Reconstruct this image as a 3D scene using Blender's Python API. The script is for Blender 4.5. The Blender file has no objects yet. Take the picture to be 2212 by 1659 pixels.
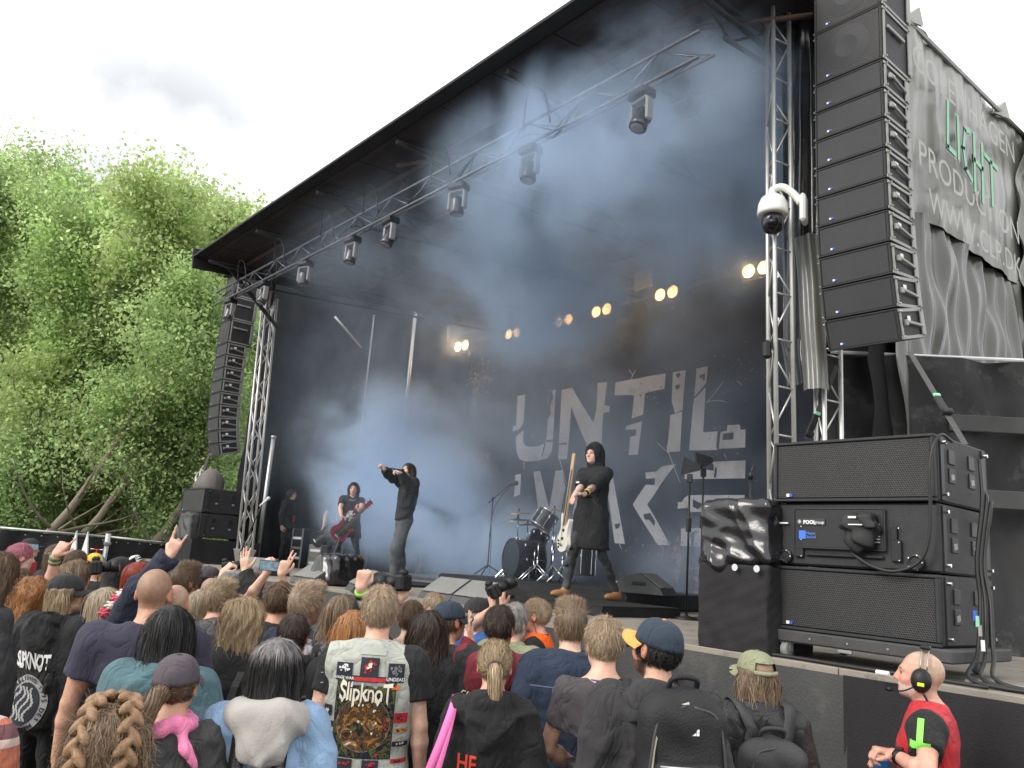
import bpy, math, random
import numpy as np
from mathutils import Matrix, Vector
rad = math.radians
random.seed(7); RNG = np.random.default_rng(11)
SC = bpy.context.scene
COL = SC.collection

# ------------------------------------------------------------------ camera
EYE = np.array([0.0, 0.0, 1.95])
_p, _r, _y = rad(12.2), rad(4.3), rad(50.6)
FW = np.array([-math.sin(_y)*math.cos(_p), math.cos(_y)*math.cos(_p), math.sin(_p)])
_rt = np.array([math.cos(_y), math.sin(_y), 0.0]); _up = np.cross(_rt, FW)
RT = math.cos(_r)*_rt + math.sin(_r)*_up; UP = np.cross(RT, FW)
FPX, PW, PH = 1750.0, 2212.0, 1659.0
cd = bpy.data.cameras.new('camera'); cam = bpy.data.objects.new('camera', cd); COL.objects.link(cam)
cd.sensor_fit = 'HORIZONTAL'; cd.sensor_width = 36.0; cd.lens = 36.0*FPX/PW; cd.clip_start = 0.05; cd.clip_end = 2000
cam.matrix_world = Matrix(((RT[0], UP[0], -FW[0], EYE[0]), (RT[1], UP[1], -FW[1], EYE[1]), (RT[2], UP[2], -FW[2], EYE[2]), (0, 0, 0, 1)))
SC.camera = cam

def ray(u, v): return FW + RT*(u-PW/2)/FPX + UP*(PH/2-v)/FPX
def atD(u, v, D): return EYE + ray(u, v)*D
def onY(u, v, Y): r = ray(u, v); return EYE + r*(Y/r[1])
def onZ(u, v, Z): r = ray(u, v); return EYE + r*((Z-EYE[2])/r[2])

# ------------------------------------------------------------------ world, sun, exposure
SUN_EL, SUN_AZ = rad(34), rad(188)          # azimuth measured from +Y towards +X
w = bpy.data.worlds.new('World'); SC.world = w; w.use_nodes = True
nt = w.node_tree; nt.nodes.clear(); N = nt.nodes.new; L = nt.links.new
out = N('ShaderNodeOutputWorld'); bg = N('ShaderNodeBackground'); bg.inputs['Strength'].default_value = 0.12
sky = N('ShaderNodeTexSky'); sky.sky_type = 'NISHITA'; sky.sun_disc = False
sky.sun_elevation = SUN_EL; sky.sun_rotation = SUN_AZ
tc = N('ShaderNodeTexCoord'); mp = N('ShaderNodeMapping'); mp.inputs['Scale'].default_value = (1, 1, 2.2)
mp.inputs['Location'].default_value = (0.35, 0.0, 0.1)
nz = N('ShaderNodeTexNoise'); nz.inputs['Scale'].default_value = 1.7; nz.inputs['Detail'].default_value = 6; nz.inputs['Roughness'].default_value = 0.5
cr = N('ShaderNodeValToRGB')
cr.color_ramp.elements[0].position = 0.40; cr.color_ramp.elements[0].color = (8.2, 8.3, 8.5, 1)
cr.color_ramp.elements[1].position = 0.56; cr.color_ramp.elements[1].color = (9.9, 9.9, 9.9, 1)
mx = N('ShaderNodeMixRGB'); mx.inputs['Fac'].default_value = 0.93
L(tc.outputs['Generated'], mp.inputs['Vector']); L(mp.outputs[0], nz.inputs['Vector']); L(nz.outputs['Fac'], cr.inputs['Fac'])
L(sky.outputs[0], mx.inputs['Color1']); vd = N('ShaderNodeVectorMath'); vd.operation = 'DOT_PRODUCT'; _cdir = (FW+RT*(330-PW/2)/FPX+UP*(PH/2-395)/FPX); vd.inputs[1].default_value = tuple(_cdir/np.linalg.norm(_cdir)); L(tc.outputs['Generated'], vd.inputs[0])
m1 = N('ShaderNodeMapRange'); m1.interpolation_type = 'SMOOTHSTEP'; m1.inputs['From Min'].default_value = .974; m1.inputs['From Max'].default_value = .999; L(vd.outputs['Value'], m1.inputs['Value'])
n2 = N('ShaderNodeTexNoise'); n2.inputs['Scale'].default_value = 5; n2.inputs['Detail'].default_value = 5; L(tc.outputs['Generated'], n2.inputs['Vector'])
m2 = N('ShaderNodeMapRange'); m2.inputs['From Min'].default_value = .3; m2.inputs['From Max'].default_value = .62; L(n2.outputs['Fac'], m2.inputs['Value'])
mm = N('ShaderNodeMath'); mm.operation = 'MULTIPLY'; L(m1.outputs[0], mm.inputs[0]); L(m2.outputs[0], mm.inputs[1])
gc = N('ShaderNodeMixRGB'); gc.inputs['Color2'].default_value = (3.7, 3.75, 3.85, 1); L(mm.outputs[0], gc.inputs['Fac']); L(cr.outputs[0], gc.inputs['Color1']); L(gc.outputs[0], mx.inputs['Color2']); L(mx.outputs[0], bg.inputs['Color']); L(bg.outputs[0], out.inputs['Surface'])
sl = bpy.data.lights.new('sun', 'SUN'); sl.energy = 1.5; sl.angle = rad(25); sl.color = (1.0, 0.95, 0.87)
so = bpy.data.objects.new('sun', sl); COL.objects.link(so)
_sd = Vector((math.sin(SUN_AZ)*math.cos(SUN_EL), math.cos(SUN_AZ)*math.cos(SUN_EL), math.sin(SUN_EL)))
so.rotation_euler = _sd.to_track_quat('Z', 'Y').to_euler(); so.location = (0, -10, 30)
vs = SC.view_settings; vs.view_transform = 'Standard'; vs.look = 'None'; vs.gamma = 1; vs.use_curve_mapping = False; vs.exposure = 0.84
SC.render.engine = 'CYCLES'
cy = SC.cycles; cy.use_denoising = True; cy.max_bounces = 6; cy.diffuse_bounces = 3; cy.glossy_bounces = 3
cy.transmission_bounces = 4; cy.transparent_max_bounces = 8; cy.volume_bounces = 4
cy.volume_step_rate = 2.0; cy.volume_max_steps = 128; cy.sample_clamp_indirect = 4
try: cy.denoiser = 'OPENIMAGEDENOISE'
except Exception: pass

# ------------------------------------------------------------------ materials
MATS = {}
def mat(name, col, rough=0.7, metal=0.0, var=0.15, scale=6.0, bump=0.0, bscale=40.0, spec=0.4, stretch=None, dirt=None, trans=0.0, attr=None, emit=None, coat=0.0):
    """Principled surface with noise colour variation and fine relief; attr multiplies in a per-point colour."""
    if name in MATS: return MATS[name]
    m = bpy.data.materials.new(name); m.use_nodes = True; MATS[name] = m
    nt = m.node_tree; N = nt.nodes.new; L = nt.links.new
    bs = nt.nodes['Principled BSDF']; bs.inputs['Roughness'].default_value = rough; bs.inputs['Metallic'].default_value = metal
    bs.inputs['Specular IOR Level'].default_value = spec; bs.inputs['Coat Weight'].default_value = coat
    tc = N('ShaderNodeTexCoord'); src = tc.outputs['Object']
    if stretch:
        mp = N('ShaderNodeMapping'); mp.inputs['Scale'].default_value = stretch; L(src, mp.inputs[0]); src = mp.outputs[0]
    nz = N('ShaderNodeTexNoise'); nz.inputs['Scale'].default_value = scale; nz.inputs['Detail'].default_value = 5; L(src, nz.inputs['Vector'])
    mr = N('ShaderNodeMapRange'); mr.inputs['From Min'].default_value = 0.25; mr.inputs['From Max'].default_value = 0.75
    mr.inputs['To Min'].default_value = 1-var; mr.inputs['To Max'].default_value = 1+var; L(nz.outputs['Fac'], mr.inputs['Value'])
    mul = N('ShaderNodeMixRGB'); mul.blend_type = 'MULTIPLY'; mul.inputs['Fac'].default_value = 1; mul.inputs['Color1'].default_value = (*col, 1)
    L(mr.outputs[0], mul.inputs['Color2']); c = mul.outputs[0]
    if attr:
        at = N('ShaderNodeAttribute'); at.attribute_name = attr
        m2 = N('ShaderNodeMixRGB'); m2.blend_type = 'MULTIPLY'; m2.inputs['Fac'].default_value = 1; L(c, m2.inputs['Color1']); L(at.outputs['Color'], m2.inputs['Color2']); c = m2.outputs[0]
    if dirt:
        n2 = N('ShaderNodeTexNoise'); n2.inputs['Scale'].default_value = dirt[1]; n2.inputs['Detail'].default_value = 8; n2.inputs['Roughness'].default_value = 0.65; L(src, n2.inputs['Vector'])
        r2 = N('ShaderNodeMapRange'); r2.inputs['From Min'].default_value = dirt[2]; r2.inputs['From Max'].default_value = dirt[2]+0.12; L(n2.outputs['Fac'], r2.inputs['Value'])
        m3 = N('ShaderNodeMixRGB'); m3.inputs['Color2'].default_value = (*dirt[0], 1); L(r2.outputs[0], m3.inputs['Fac']); L(c, m3.inputs['Color1']); c = m3.outputs[0]
    L(c, bs.inputs['Base Color'])
    if bump:
        nb = N('ShaderNodeTexNoise'); nb.inputs['Scale'].default_value = bscale; nb.inputs['Detail'].default_value = 4; L(src, nb.inputs['Vector'])
        bp = N('ShaderNodeBump'); bp.inputs['Strength'].default_value = bump; bp.inputs['Distance'].default_value = 0.01; L(nb.outputs['Fac'], bp.inputs['Height']); L(bp.outputs[0], bs.inputs['Normal'])
    if trans:
        tr = N('ShaderNodeBsdfTranslucent'); L(c, tr.inputs['Color']); ms = N('ShaderNodeMixShader'); ms.inputs[0].default_value = trans
        L(bs.outputs[0], ms.inputs[1]); L(tr.outputs[0], ms.inputs[2]); L(ms.outputs[0], nt.nodes['Material Output'].inputs['Surface'])
    if emit:
        bs.inputs['Emission Color'].default_value = (*emit[0], 1); bs.inputs['Emission Strength'].default_value = emit[1]
    return m

# ------------------------------------------------------------------ mesh helpers
def mesh_obj(name, V, F, m=None, parent=None, smooth=False, loc=None, attr=None):
    me = bpy.data.meshes.new(name); V = np.asarray(V, np.float32)
    if isinstance(F, np.ndarray):
        n, k = F.shape
        me.vertices.add(len(V)); me.vertices.foreach_set('co', V.ravel())
        me.loops.add(n*k); me.loops.foreach_set('vertex_index', F.astype(np.int32).ravel())
        me.polygons.add(n); me.polygons.foreach_set('loop_start', np.arange(0, n*k, k, dtype=np.int32)); me.polygons.foreach_set('loop_total', np.full(n, k, np.int32))
        me.update(calc_edges=True)
    else:
        me.from_pydata([tuple(v) for v in V], [], F)
    if smooth: me.polygons.foreach_set('use_smooth', np.ones(len(me.polygons), bool))
    if attr is not None:
        for an, av in attr.items():
            a = me.attributes.new(an, 'FLOAT_COLOR', 'POINT'); c = np.ones((len(V), 4), np.float32); c[:, :3] = av; a.data.foreach_set('color', c.ravel())
    if m: me.materials.append(m)
    o = bpy.data.objects.new(name, me); COL.objects.link(o)
    if parent: o.parent = parent
    if loc is not None: o.location = loc
    return o

class MB:
    """collects boxes, bars, tubes, lathes; build() links them as one mesh"""
    def __init__(s): s.v = []; s.f = []
    def add(s, V, F):
        o = len(s.v); s.v += [tuple(map(float, p)) for p in V]; s.f += [tuple(i+o for i in f) for f in F]; return s
    def box(s, c, size, b=0.0, R=None):
        hx, hy, hz = size[0]/2, size[1]/2, size[2]/2; V = []; F = []
        if b <= 0:
            V = [(x, y, z) for x in (-hx, hx) for y in (-hy, hy) for z in (-hz, hz)]
            F = [(0, 1, 3, 2), (4, 6, 7, 5), (0, 4, 5, 1), (2, 3, 7, 6), (0, 2, 6, 4), (1, 5, 7, 3)]
        else:
            b = min(b, hx*.9, hy*.9, hz*.9); idx = {}
            for sx in (-1, 1):
                for sy in (-1, 1):
                    for sz in (-1, 1):
                        for a in range(3):
                            p = [sx*(hx-b), sy*(hy-b), sz*(hz-b)]; p[a] = (sx*hx, sy*hy, sz*hz)[a]
                            idx[sx, sy, sz, a] = len(V); V.append(tuple(p))
            I = idx
            for a in range(3):
                u, w_ = [(1, 2), (2, 0), (0, 1)][a]
                for sg in (-1, 1):
                    q = []
                    for (su, sw) in ((-1, -1), (1, -1), (1, 1), (-1, 1)):
                        k = [0, 0, 0]; k[a] = sg; k[u] = su; k[w_] = sw; q.append(I[(*k, a)])
                    F.append(tuple(q if sg > 0 else q[::-1]))
            for a in range(3):
                u, w_ = [(1, 2), (2, 0), (0, 1)][a]
                for su in (-1, 1):
                    for sw in (-1, 1):
                        k0 = [0, 0, 0]; k0[a] = -1; k0[u] = su; k0[w_] = sw; k1 = list(k0); k1[a] = 1
                        q = (I[(*k0, u)], I[(*k1, u)], I[(*k1, w_)], I[(*k0, w_)]); F.append(q if su*sw < 0 else q[::-1])
            for sx in (-1, 1):
                for sy in (-1, 1):
                    for sz in (-1, 1):
                        t = (I[sx, sy, sz, 0], I[sx, sy, sz, 1], I[sx, sy, sz, 2]); F.append(t if sx*sy*sz > 0 else t[::-1])
        V = np.array(V)
        if R is not None: V = V @ np.asarray(R).T
        return s.add(V+np.asarray(c), F)
    def cyl(s, a, b, r, n=8, r2=None, caps=True):
        a = np.asarray(a, float); b = np.asarray(b, float); d = b-a; l = np.linalg.norm(d); d = d/max(l, 1e-9)
        t = np.array([0, 0, 1.]) if abs(d[2]) < .9 else np.array([1., 0, 0]); u = np.cross(t, d); u /= np.linalg.norm(u); v = np.cross(d, u)
        r2 = r if r2 is None else r2; an = np.arange(n)*2*math.pi/n; ring = np.outer(np.cos(an), u)+np.outer(np.sin(an), v)
        V = np.vstack([a+ring*r, b+ring*r2]); F = [(i, (i+1) % n, n+(i+1) % n, n+i) for i in range(n)]
        if caps: F += [tuple(range(n-1, -1, -1)), tuple(range(n, 2*n))]
        return s.add(V, F)
    def tube(s, pts, r, n=6):
        P = np.asarray(pts, float); m = len(P); R = np.full(m, r) if np.isscalar(r) else np.asarray(r)
        T = np.gradient(P, axis=0); T /= np.linalg.norm(T, axis=1)[:, None]+1e-9
        u = np.cross(T[0], [0, 0, 1.] if abs(T[0][2]) < .9 else [1., 0, 0]); V = []
        for i in range(m):
            u = u-T[i]*np.dot(u, T[i]); u /= np.linalg.norm(u)+1e-9; v = np.cross(T[i], u)
            V += [P[i]+R[i]*(math.cos(k*2*math.pi/n)*u+math.sin(k*2*math.pi/n)*v) for k in range(n)]
        F = [(i*n+k, i*n+(k+1) % n, (i+1)*n+(k+1) % n, (i+1)*n+k) for i in range(m-1) for k in range(n)]
        F += [tuple(range(n-1, -1, -1)), tuple(range((m-1)*n, m*n))]
        return s.add(V, F)
    def lathe(s, prof, n=16, c=(0, 0, 0), M=None):
        V = [(r*math.cos(k*2*math.pi/n), r*math.sin(k*2*math.pi/n), z) for r, z in prof for k in range(n)]
        V = np.array(V); m = len(prof)
        if M is not None: V = V @ np.asarray(M).T
        F = [(i*n+k, i*n+(k+1) % n, (i+1)*n+(k+1) % n, (i+1)*n+k) for i in range(m-1) for k in range(n)]
        F += [tuple(range(n-1, -1, -1)), tuple(range((m-1)*n, m*n))]
        return s.add(V+np.asarray(c), F)
    def prism(s, poly, y0, y1):
        """polygon in x,z (list) extruded along y"""
        n = len(poly); V = [(x, y0, z) for x, z in poly]+[(x, y1, z) for x, z in poly]
        F = [tuple(range(n)), tuple(range(2*n-1, n-1, -1))]+[(i, n+i, n+(i+1) % n, (i+1) % n) for i in range(n)]
        return s.add(V, F)
    def build(s, name, m, parent=None, smooth=False, loc=None): return mesh_obj(name, s.v, s.f, m, parent, smooth, loc)

def thing(name, label, cat, loc=(0, 0, 0), rotz=0.0, group=None):
    o = bpy.data.objects.new(name, None); COL.objects.link(o); o.location = loc; o.rotation_euler = (0, 0, rotz); o.empty_display_size = .1
    o['label'] = label; o['category'] = cat
    if group: o['group'] = group
    return o
def tag(o, label=None, cat=None, group=None, kind=None):
    for k, v in (('label', label), ('category', cat), ('group', group), ('kind', kind)):
        if v: o[k] = v
    return o
def dup(root, loc, rotz=None, label=None, group=None, scale=None):
    def rec(o, par):
        c = o.copy(); COL.objects.link(c); c.parent = par
        for ch in list(o.children): rec(ch, c)
        return c
    kids = list(root.children); r = root.copy(); COL.objects.link(r); r.location = loc
    if rotz is not None: r.rotation_euler = (0, 0, rotz)
    if scale: r.scale = (scale,)*3
    if label: r['label'] = label
    if group: r['group'] = group
    for ch in kids: rec(ch, r)
    return r
def catmull(P, k=6):
    P = [np.asarray(p, float) for p in P]; P = [2*P[0]-P[1]]+P+[2*P[-1]-P[-2]]; o = []
    for i in range(1, len(P)-2):
        a, b, c, d = P[i-1:i+3]
        for t in np.linspace(0, 1, k, endpoint=False):
            o.append(.5*((2*b)+(c-a)*t+(2*a-5*b+4*c-d)*t*t+(3*b-a-3*c+d)*t**3))
    o.append(P[-2]); return o
def rotz_m(a): c, s = math.cos(a), math.sin(a); return np.array([[c, -s, 0], [s, c, 0], [0, 0, 1.]])
def rotx_m(a): c, s = math.cos(a), math.sin(a); return np.array([[1., 0, 0], [0, c, -s], [0, s, c]])
def roty_m(a): c, s = math.cos(a), math.sin(a); return np.array([[c, 0, s], [0, 1., 0], [-s, 0, c]])
def nsum(x, y, z, sc, seed, n=7):
    """cheap smooth noise from random plane waves"""
    r = np.random.default_rng(seed); o = 0.0
    for i in range(n):
        k = r.normal(size=3)*sc; o = o+np.sin(k[0]*x+k[1]*y+k[2]*z+r.uniform(0, 6.28))
    return o/math.sqrt(n)
def cloth(name, o, U, V, nu, nv, m, amp=.03, freq=9.0, wr=.01, seed=1, parent=None, sag=0.0, thick=0.0, side=1.0, noiseamp=1.0):
    """hanging cloth: a real grid with folds running down it; o corner, U across, V down"""
    o = np.asarray(o, float); U = np.asarray(U, float); V = np.asarray(V, float); n = np.cross(U, V); n = n/np.linalg.norm(n)*side
    a, b = np.meshgrid(np.linspace(0, 1, nu), np.linspace(0, 1, nv), indexing='ij'); Lu = np.linalg.norm(U); Lv = np.linalg.norm(V)
    x, y = a*Lu, b*Lv
    h = amp*np.sin(x*freq+1.3*np.sin(y*.7+seed)+.8*nsum(x, y*.25, 0, 1.3, seed))*(.45+.55*b)+amp*.5*np.sin(x*freq*2.3+2*nsum(x, y*.2, 0, 1.1, seed+1))
    h = h+wr*noiseamp*nsum(x, y*.6, 0, 9, seed+2)+wr*1.6*nsum(x, y, 0, 3.2, seed+3)
    P = o+a[..., None]*U+b[..., None]*V+n*h[..., None]
    P[..., 2] -= sag*np.sin(a*math.pi)*1.0
    P = P.reshape(-1, 3); i = np.arange(nu*nv).reshape(nu, nv)
    F = np.stack([i[:-1, :-1], i[1:, :-1], i[1:, 1:], i[:-1, 1:]], -1).reshape(-1, 4)
    return mesh_obj(name, P, F, m, parent, True)
def text_mesh(s, size=1.0, bold=0.0, shear=0.0, space=1.0):
    """lettering as flat triangles in x,y (baseline at 0, centred in x)"""
    cu = bpy.data.curves.new('t', 'FONT'); cu.body = s; cu.size = size; cu.align_x = 'CENTER'; cu.offset = bold; cu.shear = shear; cu.space_character = space; cu.resolution_u = 3
    ob = bpy.data.objects.new('t', cu); COL.objects.link(ob); dg = bpy.context.evaluated_depsgraph_get(); dg.update()
    me = bpy.data.meshes.new_from_object(ob.evaluated_get(dg)); V = np.array([v.co[:] for v in me.vertices]).reshape(-1, 3); F = [tuple(p.vertices) for p in me.polygons]
    bpy.data.objects.remove(ob); bpy.data.curves.remove(cu); bpy.data.meshes.remove(me)
    return V, F
# ================================================================== materials
def grille_mat(name, col, sc, hole=0.35, rough=.6):
    m = mat(name, col, rough, .2, .12, 3, 0, spec=.4); nt = m.node_tree; N = nt.nodes.new; L = nt.links.new; bs = nt.nodes['Principled BSDF']
    tc = N('ShaderNodeTexCoord'); vo = N('ShaderNodeTexVoronoi'); vo.inputs['Scale'].default_value = sc; vo.inputs['Randomness'].default_value = .12
    mp = N('ShaderNodeMapping'); mp.inputs['Scale'].default_value = (1, .02, 1.155); L(tc.outputs['Object'], mp.inputs[0])
    sp = N('ShaderNodeSeparateXYZ'); L(mp.outputs[0], sp.inputs[0]); ma = N('ShaderNodeMath'); ma.operation = 'MULTIPLY_ADD'; ma.inputs[1].default_value = .5; L(sp.outputs['Z'], ma.inputs[0]); L(sp.outputs['X'], ma.inputs[2]); cb = N('ShaderNodeCombineXYZ'); L(ma.outputs[0], cb.inputs[0]); L(sp.outputs['Y'], cb.inputs[1]); L(sp.outputs['Z'], cb.inputs[2]); L(cb.outputs[0], vo.inputs['Vector'])
    mr = N('ShaderNodeMapRange'); mr.inputs['From Min'].default_value = hole-.06; mr.inputs['From Max'].default_value = hole+.06; mr.inputs['To Min'].default_value = .18; L(vo.outputs['Distance'], mr.inputs['Value'])
    old = bs.inputs['Base Color'].links[0].from_socket; mu = N('ShaderNodeMixRGB'); mu.blend_type = 'MULTIPLY'; mu.inputs[0].default_value = 1
    L(old, mu.inputs[1]); L(mr.outputs[0], mu.inputs[2]); L(mu.outputs[0], bs.inputs['Base Color'])
    bp = N('ShaderNodeBump'); bp.inputs['Strength'].default_value = .6; bp.inputs['Distance'].default_value = .01; L(mr.outputs[0], bp.inputs['Height']); L(bp.outputs[0], bs.inputs['Normal'])
    return m
M_ALU = mat('aluminium', (.55, .55, .53), .42, .75, .12, 5, .1, 60, dirt=((.3, .29, .26), 9, .62))
M_STEEL = mat('dull_steel', (.34, .34, .34), .45, .8, .15, 8)
M_BLKMET = mat('black_metal', (.02, .02, .021), .45, .3, .2, 8)
M_CAB = mat('cabinet_paint', (.022, .022, .0235), .6, 0, .25, 9, .35, 240, dirt=((.05, .05, .05), 7, .66))
M_GRILLE = grille_mat('fine_grille', (.06, .06, .064), 95)
M_GRILLEC = grille_mat('coarse_grille', (.05, .05, .052), 62)
M_RIG = mat('rigging_grey', (.27, .27, .255), .5, .35, .12, 7, .1, 60)
M_WHITE = mat('white_paint', (.72, .72, .7), .45, 0, .05, 6)
M_PRINTW = mat('white_print', (.78, .78, .78), .8, 0, .06, 20)
M_BLUE = mat('blue_badge', (.03, .09, .42), .4, 0, .1, 20)
M_DRAPE = mat('black_drape', (.021, .021, .023), .88, 0, .25, 3, .3, 160, spec=.25)
M_DRAPEG = mat('worn_black_drape', (.034, .034, .035), .85, 0, .35, 2.2, .4, 90, spec=.3, dirt=((.075, .075, .074), 3, .55))
M_SKIRTG = mat('grey_stage_cloth', (.052, .053, .052), .9, 0, .3, 2.5, .5, 60, dirt=((.085, .083, .08), 3.3, .56))
M_SKIRTB = mat('black_stage_cloth', (.017, .016, .017), .9, 0, .2, 3, .4, 90)
M_PLASTIC = mat('shiny_black_sheet', (.014, .014, .015), .2, 0, .3, 5, .3, 14, spec=.6)
M_TARP = mat('grey_tarp', (.22, .22, .20), .30, 0, .22, 1.4, .8, 7, stretch=(1, 1, .22), spec=.5, dirt=((.2, .2, .185), 1.6, .56))
M_TARPD = mat('dark_wrinkled_tarp', (.11, .11, .10), .26, 0, .35, 1.6, 1, 8, stretch=(1, 1, .2), spec=.5, dirt=((.1, .1, .09), 2.2, .55))
M_DECK = mat('stage_boards', (.24, .215, .18), .8, 0, .2, 3, .3, 50, dirt=((.13, .115, .1), 4, .55))
M_ROOF = mat('roof_skin', (.022, .021, .023), .8, 0, .3, 2, .2, 30)
M_ROOFB = mat('roof_boards', (.040, .030, .030), .75, 0, .45, 2.5, .2, 20, stretch=(.4, 4, 1))
M_CABLE = mat('black_cable', (.018, .018, .018), .5, 0, .2, 30)
M_STRAP = mat('webbing_strap', (.07, .07, .068), .8, 0, .2, 30)
M_RUBBER = mat('grey_rubber', (.2, .21, .2), .7, 0, .2, 12)
M_CHROME = mat('chrome', (.7, .7, .7), .18, 1, .05, 9)

def put_text(name, s, par, o, ex, ez, size, m, bold=0, shear=0, space=1, jit=0.0, curve=None):
    V, F = text_mesh(s, size, bold, shear, space)
    if not len(V): return None
    if jit: V[:, :2] += RNG.normal(0, jit, (len(V), 2))
    P = np.asarray(o, float)+V[:, :1]*np.asarray(ex, float)+V[:, 1:2]*np.asarray(ez, float)
    if curve: P = curve(P)
    return mesh_obj(name, P, F, m, par)

# ================================================================== ground, deck
ZD, YE = 1.46, 4.82
M_GROUND = mat('trodden_ground', (.11, .10, .085), .95, 0, .35, 1.5, .6, 30, dirt=((.06, .075, .035), .8, .52))
gx = np.array([-400, -60, -30, -15, 0, 15, 60, 400.]); gv = [(x, y, 0) for x in gx for y in gx]; gi = np.arange(64).reshape(8, 8)
tag(mesh_obj('ground', gv, np.stack([gi[:-1, :-1], gi[1:, :-1], gi[1:, 1:], gi[:-1, 1:]], -1).reshape(-1, 4), M_GROUND), kind='structure')
dk = thing('stage_deck', 'beige grey stage floor carrying the band and speakers', 'stage', (-8, 8.6, ZD)); dk['kind'] = 'structure'
for i in range(9):
    for j in range(4):
        sx, sy = 2.0, 1.94
        MB().box((-7.6+i*2.0, -2.81+j*1.945, -.03), (sx-.006, sy-.005, .06), .004).build('board', M_DECK, dk)
MB().box((.4, 0, -.13), (18, 7.5, .12)).build('frame', M_BLKMET, dk)
for i in range(10):
    for j in range(3): MB().cyl((-8.4+i*1.95, -3.6+j*3.4, -1.46), (-8.4+i*1.95, -3.6+j*3.4, -.19), .03, 6).build('leg', M_STEEL, dk)
XS = -2.53
sk = cloth('stage_skirt', (-16.6, 4.795, 1.425), (XS+16.6, 0, 0), (0, 0, -1.42), 160, 14, M_SKIRTG, .012, 3.0, .004, 3)
tag(sk, 'worn grey cloth skirt covering the long left part of the stage front', 'stage skirt')
sk = cloth('stage_skirt', (XS-.02, 4.785, 1.43), (XS+6.2, .0, 0), (0, 0, -1.425), 60, 14, M_SKIRTB, .006, 4.0, .003, 5)
tag(sk, 'plain black cloth skirt on the stage front behind the red vest man', 'stage skirt')

# ================================================================== trusses
def truss(name, label, p0, p1, faces, w, seg, ref, group=None, m=M_ALU, rc=.025, rb=.011, rung_face=None, base=False):
    """lattice beam: chords on a polygon cross-section, every chord and brace its own part"""
    p0 = np.asarray(p0, float); p1 = np.asarray(p1, float); d = p1-p0; Ln = np.linalg.norm(d); d /= Ln
    u = np.asarray(ref, float); u = u-d*np.dot(u, d); u /= np.linalg.norm(u); v = np.cross(d, u)
    t = thing(name, label, 'truss', p0, group=group)
    R = w/2/math.sin(math.pi/faces); a0 = math.pi/faces if faces == 4 else math.pi/2
    C = [R*(math.cos(a0+2*math.pi*k/faces)*u+math.sin(a0+2*math.pi*k/faces)*v) for k in range(faces)]
    for c in C: MB().cyl(c, c+d*Ln, rc, 8).build('chord', m, t, True)
    n = max(2, int(round(Ln/seg)))
    for k in range(faces):
        a, b = C[k], C[(k+1) % faces]
        for i in range(n):
            z0, z1 = Ln*i/n, Ln*(i+1)/n
            if rung_face is not None and k in rung_face:
                MB().cyl(a+d*z0, b+d*z0, rb, 6).build('brace', m, t, True)
            else:
                q = (a+d*z0, b+d*z1) if (i+k) % 2 else (b+d*z0, a+d*z1)
                MB().cyl(*q, rb, 6).build('brace', m, t, True)
    if base:
        b = MB(); h = -.30
        V = [tuple(np.array([sx*w*.72, sy*w*.72, 0])) for sx in (-1, 1) for sy in (-1, 1)]+[tuple(np.array([sx*w*.42, sy*w*.42, h])) for sx in (-1, 1) for sy in (-1, 1)]
        b.add(V, [(0, 4, 5, 1), (1, 5, 7, 3), (3, 7, 6, 2), (2, 6, 4, 0)]); b.box((0, 0, .012), (w*1.5, w*1.5, .024), .004)
        b.build('base', M_ALU, t)
    return t
M_ALUB = mat('bright_tower_aluminium', (.5, .5, .48), .4, .6, .12, 5, .1, 60, dirt=((.36, .35, .32), 9, .62))
towL = truss('truss_tower', 'slim silver truss tower on a cone foot at the far end of the stage', (-14.92, 6.15, 1.75), (-15.42, 6.15, 6.75), 4, .21, .40, (1, 0, 0), 'stage truss towers', M_ALUB, base=True)
towR = truss('truss_tower', 'silver truss tower beside the white dome camera', (-3.80, 6.15, 1.46), (-3.86, 6.1, 8.2), 3, .21, .42, (.2, 1, 0), 'stage truss towers', M_ALUB, .021, .009, rung_face=(1,))
towB = truss('truss_tower', 'short silver truss leg rising behind the ground speakers', (-3.58, 6.5, 1.46), (-3.58, 6.5, 4.3), 3, .21, .42, (.2, 1, 0), 'stage truss towers', M_ALUB, .021, .009, rung_face=(1,))
M_TRD = mat('dark_truss_aluminium', (.16, .17, .19), .45, .7, .15, 6)
hdr = truss('lighting_truss', 'long dark triangular truss hung with moving lights under the roof edge', (-15.6, 5.2, 6.52), (-4.0, 5.2, 6.52), 3, .26, .46, (0, 0, -1), m=M_TRD, rc=.018, rb=.008)
rtr = truss('lighting_truss', 'dark rear truss carrying the lit twin blinders above the banner', (-16.3, 11.75, 7.35), (-4.2, 11.75, 7.35), 3, .30, .6, (0, 0, -1), m=M_TRD)
for j, (x0, x1) in enumerate(((-15.4, -13.6), (-13.6, -11.6), (-11.5, -9.4), (-9.3, -7.2), (-7.1, -5.2))):
    pts = [(x0+(x1-x0)*t, 5.2+.05*math.sin(t*9+j), 6.55+.12*math.sin(t*11+j)-.06*math.sin(t*3.14)) for t in np.linspace(0, 1, 22)]
    tag(MB().tube(pts, .014, 5).build('cable', M_CABLE, None, True), 'loose black cable run woven along the front lighting truss', 'cable', 'cables on the front truss')
for j, x in enumerate((-14.2, -12.6, -10.9, -9.6, -7.9, -6.1)):
    pts = catmull([(x-.25, 5.1, 6.63), (x-.1, 5.02, 6.95), (x+.12, 5.05, 6.86), (x+.2, 5.1, 6.5)], 5)
    tag(MB().tube(pts, .011, 5).build('cable', M_CABLE, None, True), 'thin black cable looping above a moving light on the front truss', 'cable', 'cable loops above the moving lights')

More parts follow.
